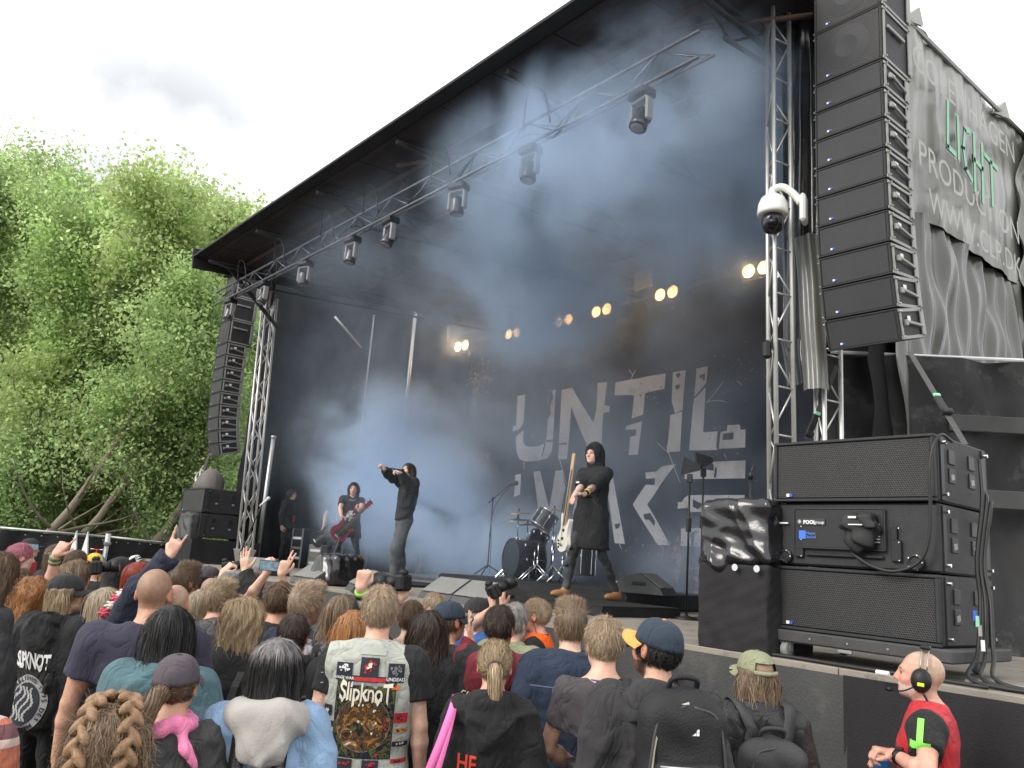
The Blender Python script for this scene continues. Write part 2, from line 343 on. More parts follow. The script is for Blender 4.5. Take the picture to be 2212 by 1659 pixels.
# ================================================================== roof
rf = thing('stage_roof', 'dark pitched roof overhanging the whole concert stage', 'roof', (-7, 4.6, 7.15))
def roofz(y): return .085*(y-4.6)
XL, XR = -8.4, 3.5
for i in range(12):
    for (y0, y1) in ((0.12, 2.3), (2.3, 4.6), (4.6, 7.9)):
        xa, xb = XL+i*.99, XL+(i+1)*.99
        V = [(xa+.01, y0, .085*y0), (xb-.01, y0, .085*y0), (xb-.01, y1-.02, .085*y1), (xa+.01, y1-.02, .085*y1)]; V += [(a, b, c+.02) for a, b, c in V]
        mesh_obj('roof_panel', V, [(3, 2, 1, 0), (4, 5, 6, 7), (0, 1, 5, 4), (1, 2, 6, 5), (2, 3, 7, 6), (3, 0, 4, 7)], M_ROOFB, rf)
MB().box(((XL+XR)/2, 4.0, .37), (XR-XL+.1, 8.2, .03), 0, rotx_m(math.atan(.085))).build('roof_skin', M_ROOF, rf)
fe = MB(); fe.box(((XL+XR)/2, -.03, .06), (XR-XL+.14, .03, .07), .006); fe.build('front_edge', mat('roof_edge_trim', (.06, .06, .06), .6, .3), rf)
MB().box((XL, 3.9, .33), (.04, 8.0, .4), .01, rotx_m(math.atan(.085))).build('side_edge', M_ROOF, rf)
for i in range(6):
    x = XL+.4+i*2.2
    b = MB(); b.cyl((x, .1, -.10), (x, 7.8, .56), .035, 6); b.cyl((x, .1, -.42+.30), (x, 2.6, -.16), .03, 6); b.build('rafter', M_BLKMET, rf, True)
    for k in range(6):
        y0 = .4+k*1.2; MB().cyl((x, y0, .085*y0-.1), (x+.0, y0+.6, .085*(y0+.6)-.45), .016, 5).build('strut', M_BLKMET, rf); MB().cyl((x, y0+.6, .085*(y0+.6)-.45), (x, y0+1.2, .085*(y0+1.2)-.1), .016, 5).build('strut', M_BLKMET, rf)
    MB().cyl((x, .9, -.38), (x, 7.6, .22), .025, 6).build('rafter', M_BLKMET, rf, True)
M_TIMB = mat('brown_purlin', (.10, .06, .045), .6, 0, .3, 4)
for k in range(5):
    y = .8+k*1.3; MB().box(((XL+XR)/2, y, .085*y-.05), (XR-XL-.2, .05, .05), .006).build('purlin', M_TIMB, rf)
for k, (x, y, l, a) in enumerate(((-1.2, 1.0, 2.0, .5), (1.5, 1.6, 1.6, -.6), (2.9, 1.2, 1.4, .6), (-3.2, 1.2, 1.6, -.4), (.2, 2.0, 1.5, .5), (3.4, 2.2, 1.6, -.5))):
    c = np.array([x, y, .085*y-.12]); e = np.array([math.cos(a)*l/2, math.sin(a)*l/2, 0]); MB().cyl(c-e, c+e, .028, 6).build('tie_rod', M_TIMB, rf, True)
MB().cyl((-8.2, .5, -.02), (-8.2, 1.7, -1.0), .04, 6).cyl((-8.35, 1.55, .1), (-8.35, 1.55, -.6), .05, 6).build('corner_bracket', M_BLKMET, rf)

# ================================================================== drapes and stage walls
def drape(name, label, cat, *a, **k): return tag(cloth(name, *a, **k), label, cat)
drape('backdrop_drape', 'black drape closing the back of the stage behind the band banner', 'drape', (-17, 12.35, 8.4), (14.0, 0, 0), (0, 0, -7.0), 150, 40, M_DRAPE, .07, 5, .02, 11)
drape('side_drape', 'tall black drape closing the far left side of the stage', 'drape', (-16.6, 6.5, 8.0), (0, 5.9, 0), (0, 0, -6.6), 90, 40, M_DRAPE, .09, 4, .03, 12, side=-1)
drape('side_drape', 'black drape closing the right side of the stage behind the tower', 'drape', (-3.42, 12.3, 8.0), (0, -5.3, 0), (0, 0, -6.5), 80, 30, M_DRAPE, .05, 5, .02, 13)
for j, (x, y, z0, z1, r, mm, lb) in enumerate(((-16.35, 10.2, 2.3, 8.1, .045, M_ALU, 'tall bright aluminium pole standing behind the singer'), (-16.3, 10.96, 1.46, 4.1, .06, M_ALU, 'short thick aluminium pole standing right of the singer'),
        (-16.35, 9.55, 1.46, 3.9, .045, M_STEEL, 'thin grey pole standing in the smoke left of the singer'), (-16.3, 7.0, 1.46, 4.08, .045, M_ALU, 'pale aluminium pole standing beside the far truss tower'),
        (-16.4, 9.1, 3.4, 7.3, .02, M_STEEL, 'faint thin upright pipe on the dark side wall'))):
    p = MB(); p.cyl((x, y, z0), (x, y, z1), r, 10); p.cyl((x, y, z1), (x, y, z1+.05), r*1.3, 10); p.cyl((x, y, z0-.02), (x, y, z0), r*2.2, 10)
    tag(p.build('pole', mm, None, True), lb, 'pole')
tag(MB().cyl((-16.2, 8.0, 7.0), (-16.1, 8.7, 6.4), .03, 6).build('stay_bar', M_STEEL, None, True), 'slanting steel stay bar high on the dark left stage wall', 'bar')
# tarps on the right side wall of the stage, facing +X
XT = -3.25
tp = thing('printed_tarp', 'grey side tarp printed with a green and white lettered logo', 'tarp', (XT, 9.0, 6.5))
cl = cloth('sheet', (0, 3.0-.3, 1.22), (0, -4.5, 0), (0, 0.0, -2.15), 110, 40, M_TARP, .011, 11, .012, 21, tp)
M_TARPTXT = mat('pale_print', (.36, .36, .335), .5, 0, .1, 9); M_GREENT = mat('green_print', (.22, .52, .32), .5, 0, .1, 9)
ey, ez = (0, 1, 0), (0, 0, 1)
put_text('lettering', 'COPENHAGEN', tp, (.11, -.24, .52), ey, ez, .40, M_TARPTXT, 0, 0, 1.02)
put_text('lettering', 'PRODUCTION', tp, (.11, -.22, -.52), ey, ez, .40, M_TARPTXT, 0, 0, 1.02)
put_text('lettering', 'WWW.CLP.DK', tp, (.11, -.12, -.94), ey, ez, .36, M_TARPTXT, 0, 0, 1.02)
def strokes(name, par, S, o, ex, ez, wd, m, dep=0.0):
    b = MB(); o = np.asarray(o, float); ex = np.asarray(ex, float); ez = np.asarray(ez, float); nn = np.cross(ex, ez)
    for s in S:
        P = [np.array(p[:2], float) for p in s]
        for a, c in zip(P[:-1], P[1:]):
            d = c-a; l = np.linalg.norm(d); d /= l; q = np.array([-d[1], d[0]])*wd/2; a2, c2 = a-d*wd*.3, c+d*wd*.3
            b.add([o+ex*p[0]+ez*p[1]+nn*dep for p in (a2-q, c2-q, c2+q, a2+q)], [(0, 1, 2, 3)])
    return b.build(name, m, par)
LICHT = [[(0, .5), (-.05, -.05), (.14, -.06)], [(.24, .42), (.22, -.08)], [(.55, .38), (.42, .34), (.36, .1), (.40, -.12), (.54, -.2)], [(.66, .4), (.62, -.3)], [(.62, .08), (.86, .05)], [(.88, .36), (.82, -.36)], [(.94, .26), (1.3, .22)], [(1.12, .24), (1.1, -.3)]]
strokes('logo', tp, LICHT, (.115, -.82, -.02), ey, ez, .10, M_TARPTXT); strokes('logo', tp, LICHT, (.125, -.82, -.02), ey, ez, .058, M_GREENT)
tag(cloth('tarp', (XT-.02, 11.8, 5.6), (0, -4.6, 0), (0, 0, -4.1), 150, 60, M_TARPD, .032, 13, .03, 22), 'wrinkled dark grey tarp hanging below the printed side tarp', 'tarp')
tag(cloth('tarp', (XT+.12, 13.2, 7.75), (0, -2.9, 0), (0, 0, -4.2), 90, 70, M_TARP, .06, 12, .05, 23), 'crumpled pale grey tarp at the far end of the side wall', 'tarp')
for (y, z) in ((7.6, 7.75), (9.95, 7.72)):
    b = MB(); b.add([(XT, y-.12, z-.1), (XT+.1, y+.12, z-.12), (XT+.05, y+.16, z+.16), (XT-.05, y+.02, z+.05)], [(0, 1, 2, 3)]); b.add([(XT-.02, y-.12, z-.1), (XT+.08, y+.12, z-.12), (XT+.03, y+.16, z+.16), (XT-.07, y+.02, z+.05)], [(3, 2, 1, 0)])
    tag(b.build('roof_corner_flap', M_TARP), 'small curled tarp flap sticking up on the side wall edge', 'flap', 'flaps on the side wall top')
tag(MB().cyl((XT+.02, 6.2, 7.62), (XT+.02, 12.6, 7.74), .03, 6).build('edge_pipe', M_STEEL), 'thin pipe along the top edge of the side tarps', 'pipe')
# shiny sheet gathered between tower and hanging speakers, with eyelets
sh = thing('gathered_sheet', 'shiny black plastic sheet gathered between the tower and the hanging speakers', 'sheet', (-3.93, 6.5, 6.0))
def gath(o, U, V, nu, nv, m, **k): return cloth('sheet', o, U, V, nu, nv, m, parent=sh, **k)
gath((-.02, -.16, 2.2), (.40, .12, 0), (.03, 0, -4.3), 26, 80, M_PLASTIC, amp=.05, freq=22, wr=.012, seed=31)
gath((.16, -.22, -1.0), (.20, .05, 0), (.12, -.05, -1.45), 18, 36, M_TARPD, amp=.03, freq=26, wr=.016, seed=32)
gath((-.03, -.2, -1.95), (.42, .02, 0), (.05, 0, -.42), 22, 16, M_PLASTIC, amp=.06, freq=14, wr=.02, seed=33)
gath((.1, -.16, 2.6), (.5, .1, .12), (.02, 0, -.55), 18, 12, M_TARP, amp=.03, freq=12, wr=.02, seed=34)
for k in range(9):
    z = 1.6-k*.42; MB().lathe([(.013, 0), (.022, .004), (.022, .008), (.011, .008)], 8, (.0+.015*math.sin(k), -.235, z), rotx_m(rad(90))).build('eyelet', M_CHROME, sh)
# black wall of cloth behind the ground speakers, with rail
B = atD(2212, 783, 7.4); _c = onZ(1985, 773, B[2]); A, B = _c+(_c-B)*.95, B+(B-_c)*.6
wl = thing('cloth_wall', 'dark cloth wall with a pale top rail behind the ground speakers', 'wall', A)
U = B-A; U[2] = 0
cloth('cloth', (0, 0, 0), U, (0, 0, -A[2]+1.3), 120, 50, M_DRAPEG, .06, 4.5, .022, 41, wl)
nU = np.cross(U/np.linalg.norm(U), (0, 0, -1.)); MB().cyl((0, 0, .02), U+np.array([0, 0, .02]), .016, 6).build('rail', M_WHITE, wl)
for z, h in ((-.62, .15), (-1.28, .16)):
    c = U*.70-nU*.13+np.array([0, 0, z]); MB().box(c, (np.linalg.norm(U)*.5, .04, h), .008, rotz_m(math.atan2(U[1], U[0]))).build('crossbar', mat('dark_timber', (.05, .05, .05), .7, 0, .25, 4), wl)

# ================================================================== band banner
YB = 12.08
def ban_y(x, z): return YB+.05*np.sin(x*3.1+z*.6)*np.clip((-x-13.2)/2.5, .12, 1)+.012*np.sin(x*9+z*1.7)+.01*nsum(x, 0, z, 2.2, 51)
bn = thing('band_banner', 'huge dark navy banner with giant cracked white band lettering', 'banner', (-12, YB, 1.5))
M_BAN = mat('banner_cloth', (.016, .018, .034), .85, 0, .25, .8, .25, 60, dirt=((.16, .10, .06), 2.6, .70))
nx, nzv = 110, 70
bx = np.linspace(-16.25, -6.9, nx); bz = np.linspace(1.2, 7.1, nzv); X, Z = np.meshgrid(bx, bz, indexing='ij')
P = np.stack([X+12, ban_y(X, Z)-YB, Z-1.5], -1).reshape(-1, 3); I = np.arange(nx*nzv).reshape(nx, nzv)
mesh_obj('cloth', P, np.stack([I[:-1, :-1], I[1:, :-1], I[1:, 1:], I[:-1, 1:]], -1).reshape(-1, 4), M_BAN, bn, True)
M_BLET = mat('banner_letters', (.84, .82, .80), .8, 0, .18, 1.2, 0, dirt=((.66, .58, .50), 1.1, .52))
M_BCRK = mat('banner_cracks', (.016, .018, .034), .85, 0, .2, 3)
M_BSPL = mat('banner_rust_splatter', (.40, .24, .13), .85, 0, .4, 6)
import mathutils
def ban_poly(name, pts, m, dep, zoom=True):
    """a flat printed shape whose outline is given on the banner plane; refined so it follows the cloth"""
    Q = [onY(1700*.54861+u*.66319*.54861, 1350*.54861+v*.66319*.54861, YB) for u, v in pts]; q = [(p[0], p[2]) for p in Q]
    tri = mathutils.geometry.tessellate_polygon([[Vector((a, b, 0)) for a, b in q]])
    V = [np.array(p) for p in q]; F = [tuple(t) for t in tri]
    for _ in range(2):
        nv = {}; nF = []
        def mid(a, b):
            k = (min(a, b), max(a, b))
            if k not in nv: nv[k] = len(V); V.append((V[a]+V[b])/2)
            return nv[k]
        for a, b, c in F: ab, bc, ca = mid(a, b), mid(b, c), mid(c, a); nF += [(a, ab, ca), (ab, b, bc), (ca, bc, c), (ab, bc, ca)]
        F = nF
    V = np.array(V); P = np.stack([V[:, 0]+12, ban_y(V[:, 0], V[:, 1])-YB-dep, V[:, 1]-1.5], -1)
    # face the audience (-Y)
    F2 = []
    for a, b, c in F:
        n = np.cross(P[b]-P[a], P[c]-P[a]); F2.append((a, b, c) if n[1] < 0 else (a, c, b))
    return mesh_obj(name, P, F2, m, bn)
LET = [  # outlines of the broken letters U N T I L / I W A K E
 [(512, 315), (558, 308), (546, 480), (525, 512), (478, 527), (480, 495), (502, 492)],
 [(522, 540), (548, 520), (545, 590), (560, 612), (590, 618), (640, 614), (672, 600), (684, 560), (694, 285), (742, 278), (724, 560), (716, 640), (690, 685), (640, 700), (560, 706), (520, 690), (502, 640), (498, 560)],
 [(775, 280), (838, 265), (965, 475), (985, 400), (992, 240), (1046, 234), (1032, 370), (1062, 378), (1060, 412), (1028, 418), (1012, 675), (958, 680), (832, 380), (806, 690), (756, 692)],
 [(1092, 235), (1392, 182), (1385, 275), (1268, 300), (1255, 425), (1192, 452), (1204, 310), (1086, 312)],
 [(1250, 465), (1230, 665), (1176, 668), (1186, 560), (1218, 550), (1220, 515), (1155, 518), (1160, 496), (1206, 480)],
 [(1436, 178), (1512, 163), (1496, 400), (1448, 420), (1428, 350)], [(1420, 430), (1494, 408), (1478, 645), (1402, 650)],
 [(1572, 152), (1642, 140), (1630, 240), (1560, 320)], [(1558, 335), (1628, 262), (1612, 530), (1702, 526), (1692, 615), (1700, 636), (1535, 640)],
 [(1720, 530), (1756, 522), (1758, 490), (1830, 484), (1834, 515), (1868, 515), (1864, 622), (1708, 630)],
 [(490, 782), (530, 778), (524, 900), (482, 915)],
 [(606, 765), (650, 762), (700, 980), (738, 760), (782, 757), (800, 860), (760, 1060), (680, 1090), (640, 1010)],
 [(838, 1010), (880, 800), (920, 1180), (870, 1190)],
 [(1030, 742), (1072, 740), (1152, 1194), (1096, 1190)],
 [(1376, 735), (1454, 720), (1282, 960), (1420, 1202), (1342, 1200), (1198, 962), (1275, 842), (1328, 845), (1332, 803), (1275, 808), (1272, 770), (1340, 765)],
 [(1512, 716), (1605, 708), (1608, 680), (1668, 676), (1670, 706), (1866, 698), (1862, 805), (1505, 810)],
 [(1490, 945), (1500, 925), (1530, 905), (1860, 904), (1856, 1005), (1530, 1005), (1524, 980), (1464, 985), (1466, 945)],
 [(1484, 1102), (1700, 1100), (1700, 1212), (1480, 1206)]]
for q in LET: ban_poly('letter', q, M_BLET, .02)
CRK = [[(694, 290), (720, 284), (728, 330), (706, 380), (712, 420), (690, 455), (686, 400), (698, 350)], [(676, 580), (730, 575), (732, 584), (690, 592)], [(676, 590), (682, 600), (664, 680), (660, 676)],
 [(1456, 190), (1480, 178), (1486, 196), (1470, 214)], [(1450, 260), (1482, 246), (1484, 262), (1466, 284)], [(1592, 192), (1628, 184), (1622, 226), (1610, 220), (1612, 204), (1594, 216)],
 [(1738, 540), (1796, 532), (1794, 574), (1732, 580)], [(1624, 690), (1656, 690), (1650, 712), (1676, 720), (1678, 760), (1620, 752)], [(1688, 735), (1698, 745), (1690, 800), (1678, 800)],
 [(1262, 1020), (1300, 1010), (1330, 1060), (1322, 1090), (1296, 1050), (1272, 1050)], [(1096, 1078), (1126, 1072), (1122, 1096), (1104, 1108)], [(1538, 1130), (1572, 1120), (1560, 1206), (1546, 1206)], [(1560, 930), (1620, 960), (1590, 990), (1560, 975)], [(806, 592), (756, 600), (758, 608), (806, 604)], [(1040, 752), (1070, 748), (1070, 762), (1044, 768)]]
for q in CRK: ban_poly('crack', q, M_BCRK, .032)
THIN = [[(1176, 160), (1196, 192), (1160, 292)], [(1196, 192), (1214, 158)], [(1632, 360), (1690, 292), (1732, 228)], [(1640, 350), (1700, 342), (1756, 352)], [(1814, 226), (1844, 250)], [(1350, 596), (1416, 660), (1444, 740), (1480, 830)], [(1416, 660), (1400, 610)], [(766, 692), (808, 842)], [(594, 546), (612, 566)], [(1122, 1194), (1136, 1226)], [(1742, 660), (1760, 695)], [(548, 708), (550, 750)]]
for s in THIN:
    pts = []
    for (a, b), (c, d) in zip(s[:-1], s[1:]):
        n = np.array([-(d-b), c-a], float); n *= 2.2/np.linalg.norm(n); pts.append([(a-n[0], b-n[1]), (c-n[0]*.6, d-n[1]*.6), (c+n[0]*.6, d+n[1]*.6), (a+n[0], b+n[1])])
    for q in pts: ban_poly('crack_line', q, M_BLET, .026)
b = MB()
def spl(u, v, s):
    c = onY(932.6+u*.36383, 740.6+v*.36383, YB); n = 5; a0 = random.random()*6
    b.add([(c[0]+12+s*random.uniform(.5, 1.2)*math.cos(a0+i*1.257), float(ban_y(c[0], c[2]))-YB-.024, c[2]-1.5+s*random.uniform(.5, 1.2)*math.sin(a0+i*1.257)) for i in range(n)], [tuple(range(n))])
for (cu, cv, su, sv, n, s) in ((290, 190, 40, 60, 120, .035), (360, 150, 90, 60, 90, .025), (265, 330, 12, 130, 60, .03), (300, 720, 30, 60, 60, .05), (420, 370, 80, 40, 22, .018), (1310, 320, 60, 30, 25, .03), (1460, 1300, 14, 60, 60, .045), (1580, 1400, 40, 110, 80, .04), (1400, 1210, 60, 40, 50, .03), (1640, 1060, 40, 40, 30, .035), (1300, 1290, 160, 60, 50, .02), (1800, 180, 120, 100, 60, .02), (1760, 560, 120, 200, 60, .018), (900, 400, 350, 260, 70, .014)):
    for _ in range(int(n*.6)): spl(random.gauss(cu, su), random.gauss(cv, sv), s*random.uniform(.4, 1.3))
tag(b.build('splatter', M_BSPL, bn), kind='stuff')
# ================================================================== loudspeakers
ORDS = ['topmost', 'second', 'third', 'fourth', 'fifth', 'sixth', 'seventh', 'eighth', 'ninth', 'tenth', 'eleventh']
def make_cab(name, wd, h, dp, sub=False):
    """hanging cabinet, front at y=0 facing -y, top front edge at the origin"""
    t = thing(name, 'x', 'loudspeaker')
    MB().prism([(-wd/2, -.004), (wd/2, -.004), (wd/2, -h+.004), (-wd/2, -h+.004)], .02, dp).build('body', M_CAB, t)
    MB().box((0, .008, -h/2), (wd-.03, .026, h-.03), .006).build('grille', M_GRILLEC if sub else M_GRILLE, t)
    fr = MB()
    for z in (-.009, -h+.009): fr.box((0, .006, z), (wd, .03, .014), .003)
    for x in (-wd/2+.007, wd/2-.007): fr.box((x, .006, -h/2), (.014, .03, h-.034), .003)
    fr.build('front_frame', M_CAB, t)
    MB().box((-wd*.30, -.008, -h+.05), (.018, .006, .017), .001).build('badge', M_WHITE, t); MB().box((-wd*.30+.02, -.008, -h+.05), (.02, .006, .017), .001).build('badge', M_BLUE, t)
    for sx in (-1, 1):
        x = sx*(wd/2+.006)
        b = MB(); b.box((x, dp*.5, -.022), (.012, dp*.96, .028), .003).box((x, dp*.5, -h+.022), (.012, dp*.96, .028), .003).box((x, .035, -h/2), (.012, .03, h-.075), .003).box((x+sx*.008, dp*.97, -h/2), (.016, .07, h*.8), .006)
        b.build('rigging_frame', M_RIG, t)
        b = MB(); b.cyl((x+sx*.012, .03, -.03), (x+sx*.026, .03, -.03), .008, 6).cyl((x+sx*.012, dp*.93, -.03), (x+sx*.026, dp*.93, -.03), .008, 6).cyl((x+sx*.012, .03, -h+.03), (x+sx*.026, .03, -h+.03), .008, 6).cyl((x+sx*.012, dp*.93, -h+.03), (x+sx*.026, dp*.93, -h+.03), .008, 6)
        b.build('pin', M_STEEL, t)
        if sub: MB().box((x+sx*.012, dp*.45, -h*.35), (.02, dp*.62, .035), .006).build('handle', M_RIG, t)
        else: MB().box((x+sx*.02, dp*.55, -h*.52), (.02, dp*.68, .026), .006, rotx_m(rad(-9))).box((x+sx*.014, dp*.22, -h*.47), (.03, .04, .05), .006).build('handle', M_RIG, t)
        MB().box((x+sx*.004, dp*.42, -h*.36), (.004, .055, .05), .001).build('side_label', M_BLKMET if sub else M_WHITE, t)
    return t
def array(x, y0, ztop, where, ns=2):
    grp = 'speaker cabinets in the hanging stack '+where
    y, z, a = y0, ztop, 0.0; k = 0
    for i in range(9+ns):
        sub = i < ns; h = .515 if sub else .262
        pr = PROTO['sub' if sub else 'top']
        a = [0, .3, .6, 1, 1.5, 2.5, 4, 7, 11, 16][max(0, i-ns+1)]
        if i >= ns: z -= .006
        r = dup(pr, (x, y, z), 0.0, 'large square-fronted speaker, %s cabinet of the stack hanging %s' % ((ORDS[i] if i < 8+ns else 'lowest'), where) if sub else 'slim black speaker, %s cabinet of the stack hanging %s' % ((ORDS[i] if i < 8+ns else 'lowest'), where), grp)
        r.rotation_euler = (rad(a), 0, 0)
        y += math.sin(rad(a))*h; z -= math.cos(rad(a))*h
    return y, z
PROTO = {'sub': make_cab('hanging_subwoofer', .60, .515, .50, True), 'top': make_cab('line_array_speaker', .60, .262, .42)}
for s in (PROTO['sub'],):
    MB().lathe([(.20, 0), (.17, .004), (.10, .012), (.02, .004)], 20, (0, -.0062, -.26), rotx_m(rad(90))).build('woofer_ring', M_GRILLE, s)
ye, ze = array(-3.09, 6.0, 7.27, 'beside the white camera')
array(-17.05, 5.9, 7.55, 'in front of the trees', 3)
for p in PROTO.values():
    for ch in list(p.children): bpy.data.objects.remove(ch)
    bpy.data.objects.remove(p)
b = MB(); b.box((-17.05, 6.1, 7.66), (.72, .6, .16), .02).box((-17.05, 6.1, 7.58), (.3, .5, .06), .01); tag(b.build('array_bumper', M_BLKMET), 'black lifting frame on top of the far hanging speaker stack', 'lifting frame')
# straps from the array to the ground stack
def strap(name, label, a, b, rk=.62):
    a = np.asarray(a, float); b = np.asarray(b, float); d = (b-a)/np.linalg.norm(b-a); s = np.cross(d, FW*np.array([1, 1, 0])); s /= np.linalg.norm(s); n = np.cross(d, s)
    t = thing(name, label, 'strap', a)
    V = [q+s*e*.022+n*f for q in (a-a, b-a) for e in (-1, 1) for f in (-.002, .002)]
    MB().add(V, [(0, 2, 6, 4), (1, 5, 7, 3), (0, 4, 5, 1), (2, 3, 7, 6), (0, 1, 3, 2), (4, 6, 7, 5)]).build('webbing', M_STRAP, t)
    c = (b-a)*rk; R = np.stack([s, n, d], 1); k = MB(); k.box(c, (.06, .03, .2), .01, R).box(c+d*.08+n*.02, (.07, .04, .05), .01, R); k.build('ratchet', M_BLKMET, t)
    MB().box(c-d*.11+n*.012, (.05, .02, .03), .005, R).build('tag', M_GREENT, t)
strap('ratchet_strap', 'grey webbing strap from the lowest hanging speaker down to the ground stack', onY(1965, 760, 6.15), onY(2085, 960, 5.75))
strap('ratchet_strap', 'dark webbing strap running behind the hanging speakers to the short truss leg', onY(1808, 790, 6.5), onY(1742, 950, 6.45), .8)
strap('ratchet_strap', 'webbing strap below the far hanging speakers', (-16.95, 5.95, 3.65), (-16.75, 5.7, 2.85))

# ground subwoofers
M_SUBG = grille_mat('sub_grille', (.050, .050, .051), 68, .36)
def ground_sub(label, loc, wd, h, dp, rear, group):
    t = thing('ground_subwoofer', label, 'loudspeaker', loc, 0, group)
    MB().box((0, dp/2+.01, h/2), (wd, dp-.02, h-.006), .012).build('body', M_CAB, t)
    if not rear:
        MB().box((0, .012, h/2), (wd-.05, .03, h-.05), .006).build('grille', M_SUBG, t)
        f = MB()
        for z in (.012, h-.015): f.box((0, .004, z), (wd-.004, .036, .02), .005)
        for x in (-wd/2+.014, wd/2-.014): f.box((x, .004, h/2), (.024, .036, h-.05), .005)
        f.build('front_frame', M_CAB, t)
        MB().box((-wd*.40, -.008, .045), (.022, .006, .02), .001).build('badge', M_WHITE, t); MB().box((-wd*.40+.024, -.008, .045), (.02, .006, .02), .001).build('badge', M_BLUE, t)
    for sy in (.28, .66):
        MB().box((wd/2+.002, dp*sy, h*.70), (.012, .09, .09), .004).build('handle_pocket', M_BLKMET, t); MB().box((wd/2+.002, dp*sy, h*.42), (.012, .09, .09), .004).build('handle_pocket', M_BLKMET, t)
        MB().box((wd/2+.008, dp*sy, h*.40), (.006, .05, .035), .002, rotx_m(rad(12))).build('side_plate', M_RIG, t)
    for sy in (.1, .9):
        for z in (.05, h-.05): MB().cyl((wd/2, dp*sy, z), (wd/2+.035, dp*sy, z), .011, 8).build('pin', M_CHROME, t)
    for sy in (.1, .9): MB().box((wd/2+.004, dp*sy, h/2), (.01, .045, h-.03), .002).build('rigging_bar', M_BLKMET, t)
    return t
SX, SY, SZ = -2.608, 5.0, 1.637; SWD, SH, SDP = 1.075, .412, .78
g = 'ground subwoofers on the dolly at the right'
ground_sub('wide black subwoofer with honeycomb grille, bottom one on the dolly', (SX, SY, SZ), SWD, SH, SDP, False, g)
mid = ground_sub('subwoofer turned round with its printed rear panel showing, middle of the stack', (SX, SY, SZ+SH+.004), SWD, SH, SDP, True, g)
ground_sub('wide black subwoofer with honeycomb grille, top of the stack by the tower', (SX, SY, SZ+2*SH+.008), SWD, SH, SDP, False, g)
MB().box((-.08, .006, .245), (.60, .016, .25), .004).build('amplifier_panel', mat('amp_panel', (.022, .022, .023), .45, .2, .15, 9), mid)
b = MB()
for z in (.372, .118): b.box((-.08, -.004, z), (.616, .008, .008))
for x in (-.386, .226): b.box((x, -.004, .245), (.008, .008, .246))
b.build('panel_rim', M_CAB, mid)
MB().box((-.265, -.006, .285), (.205, .006, .042), .001).build('name_plate', mat('plate_dark', (.035, .035, .037), .5), mid)
put_text('lettering', 'POOL', mid, (-.272, -.0105, .272), (1, 0, 0), (0, 0, 1), .033, M_PRINTW, .0012); put_text('lettering', 'group', mid, (-.204, -.0105, .273), (1, 0, 0), (0, 0, 1), .030, M_PRINTW)
b = MB()
for i in range(4):
    for j in range(4):
        if (i in (1, 2)) != (j in (1, 2)) or (i in (1, 2) and j in (1, 2)): b.box((-.352+i*.006, -.0105, .277+j*.006), (.004, .002, .004))
b.build('logo', M_PRINTW, mid)
MB().box((-.325, -.006, .200), (.05, .006, .055), .001).build('badge', mat('bright_blue', (.05, .16, .62), .4), mid)
M_BTX = mat('blue_print', (.10, .22, .70), .6)
put_text('lettering', 'Meyer', mid, (-.262, -.008, .202), (1, 0, 0), (0, 0, 1), .027, M_BTX); put_text('lettering', 'Sound', mid, (-.262, -.008, .178), (1, 0, 0), (0, 0, 1), .027, M_BTX)
for i in range(7): MB().box((.165, -.008, .165+i*.018), (.065, .014, .010), .003).build('connector', M_RIG, mid)
for x, z, sc in ((-.45, .055, 1), (.405, .055, 1.1)):
    MB().lathe([(.028*sc, 0), (.045*sc, 0), (.045*sc, .012), (.036*sc, .016), (.028*sc, .010)], 16, (x, .004, z), rotx_m(rad(90))).build('port_ring', M_BLKMET, mid)
    for k in range(5): MB().cyl((x+.04*sc*math.cos(k*1.257), -.013, z+.04*sc*math.sin(k*1.257)), (x+.04*sc*math.cos(k*1.257), -.017, z+.04*sc*math.sin(k*1.257)), .005, 6).build('screw', M_CHROME, mid)
for x in (-.355, .29):
    b = MB(); b.box((x, .004, .12), (.062, .014, .13), .004).box((x+(.012 if x < 0 else -.012), .004, .22), (.038, .014, .08), .004); b.build('link_slot', M_BLKMET, mid)
    for z in (.062, .17, .255): MB().cyl((x+.02, .0, z), (x+.02, -.006, z), .004, 6).build('screw', M_CHROME, mid)
MB().box((-.05, .004, .078), (.52, .014, .022), .004).build('slot_bar', M_BLKMET, mid)
MB().box((-.475, .002, .275), (.08, .01, .010), .001).build('label_strip', M_PRINTW, mid)
# dolly
dl = thing('speaker_dolly', 'black wooden dolly on grey casters under the ground speakers', 'dolly', (SX, SY+.38, ZD))
MB().box((.0, 0, .137), (SWD+.16, .86, .075), .01).build('platform', mat('dolly_board', (.05, .05, .05), .75, 0, .3, 5, .3, 30), dl)
for sx, sy in ((-.44, -.385), (.44, -.385), (-.44, .36), (.44, .36)):
    w = MB().lathe([(.01, -.022), (.046, -.022), (.05, -.012), (.05, .012), (.046, .022), (.01, .022)], 18, (sx, sy, .05), roty_m(rad(90))).build('wheel', M_RUBBER, dl, True)
    MB().box((sx-.026, sy+.01, .07), (.008, .04, .06), .003).box((sx+.026, sy+.01, .07), (.008, .04, .06), .003).box((sx, sy+.01, .094), (.07, .07, .01), .002).build('fork', M_STEEL, w)
for k in range(5): MB().cyl((-.5+k*.25, -.43, .137), (-.5+k*.25, -.434, .137), .007, 6).build('screw', M_STEEL, dl)
MB().box((-.02, -.42, .088), (.09, .02, .02), .003).build('foam_scrap', M_RIG, dl)
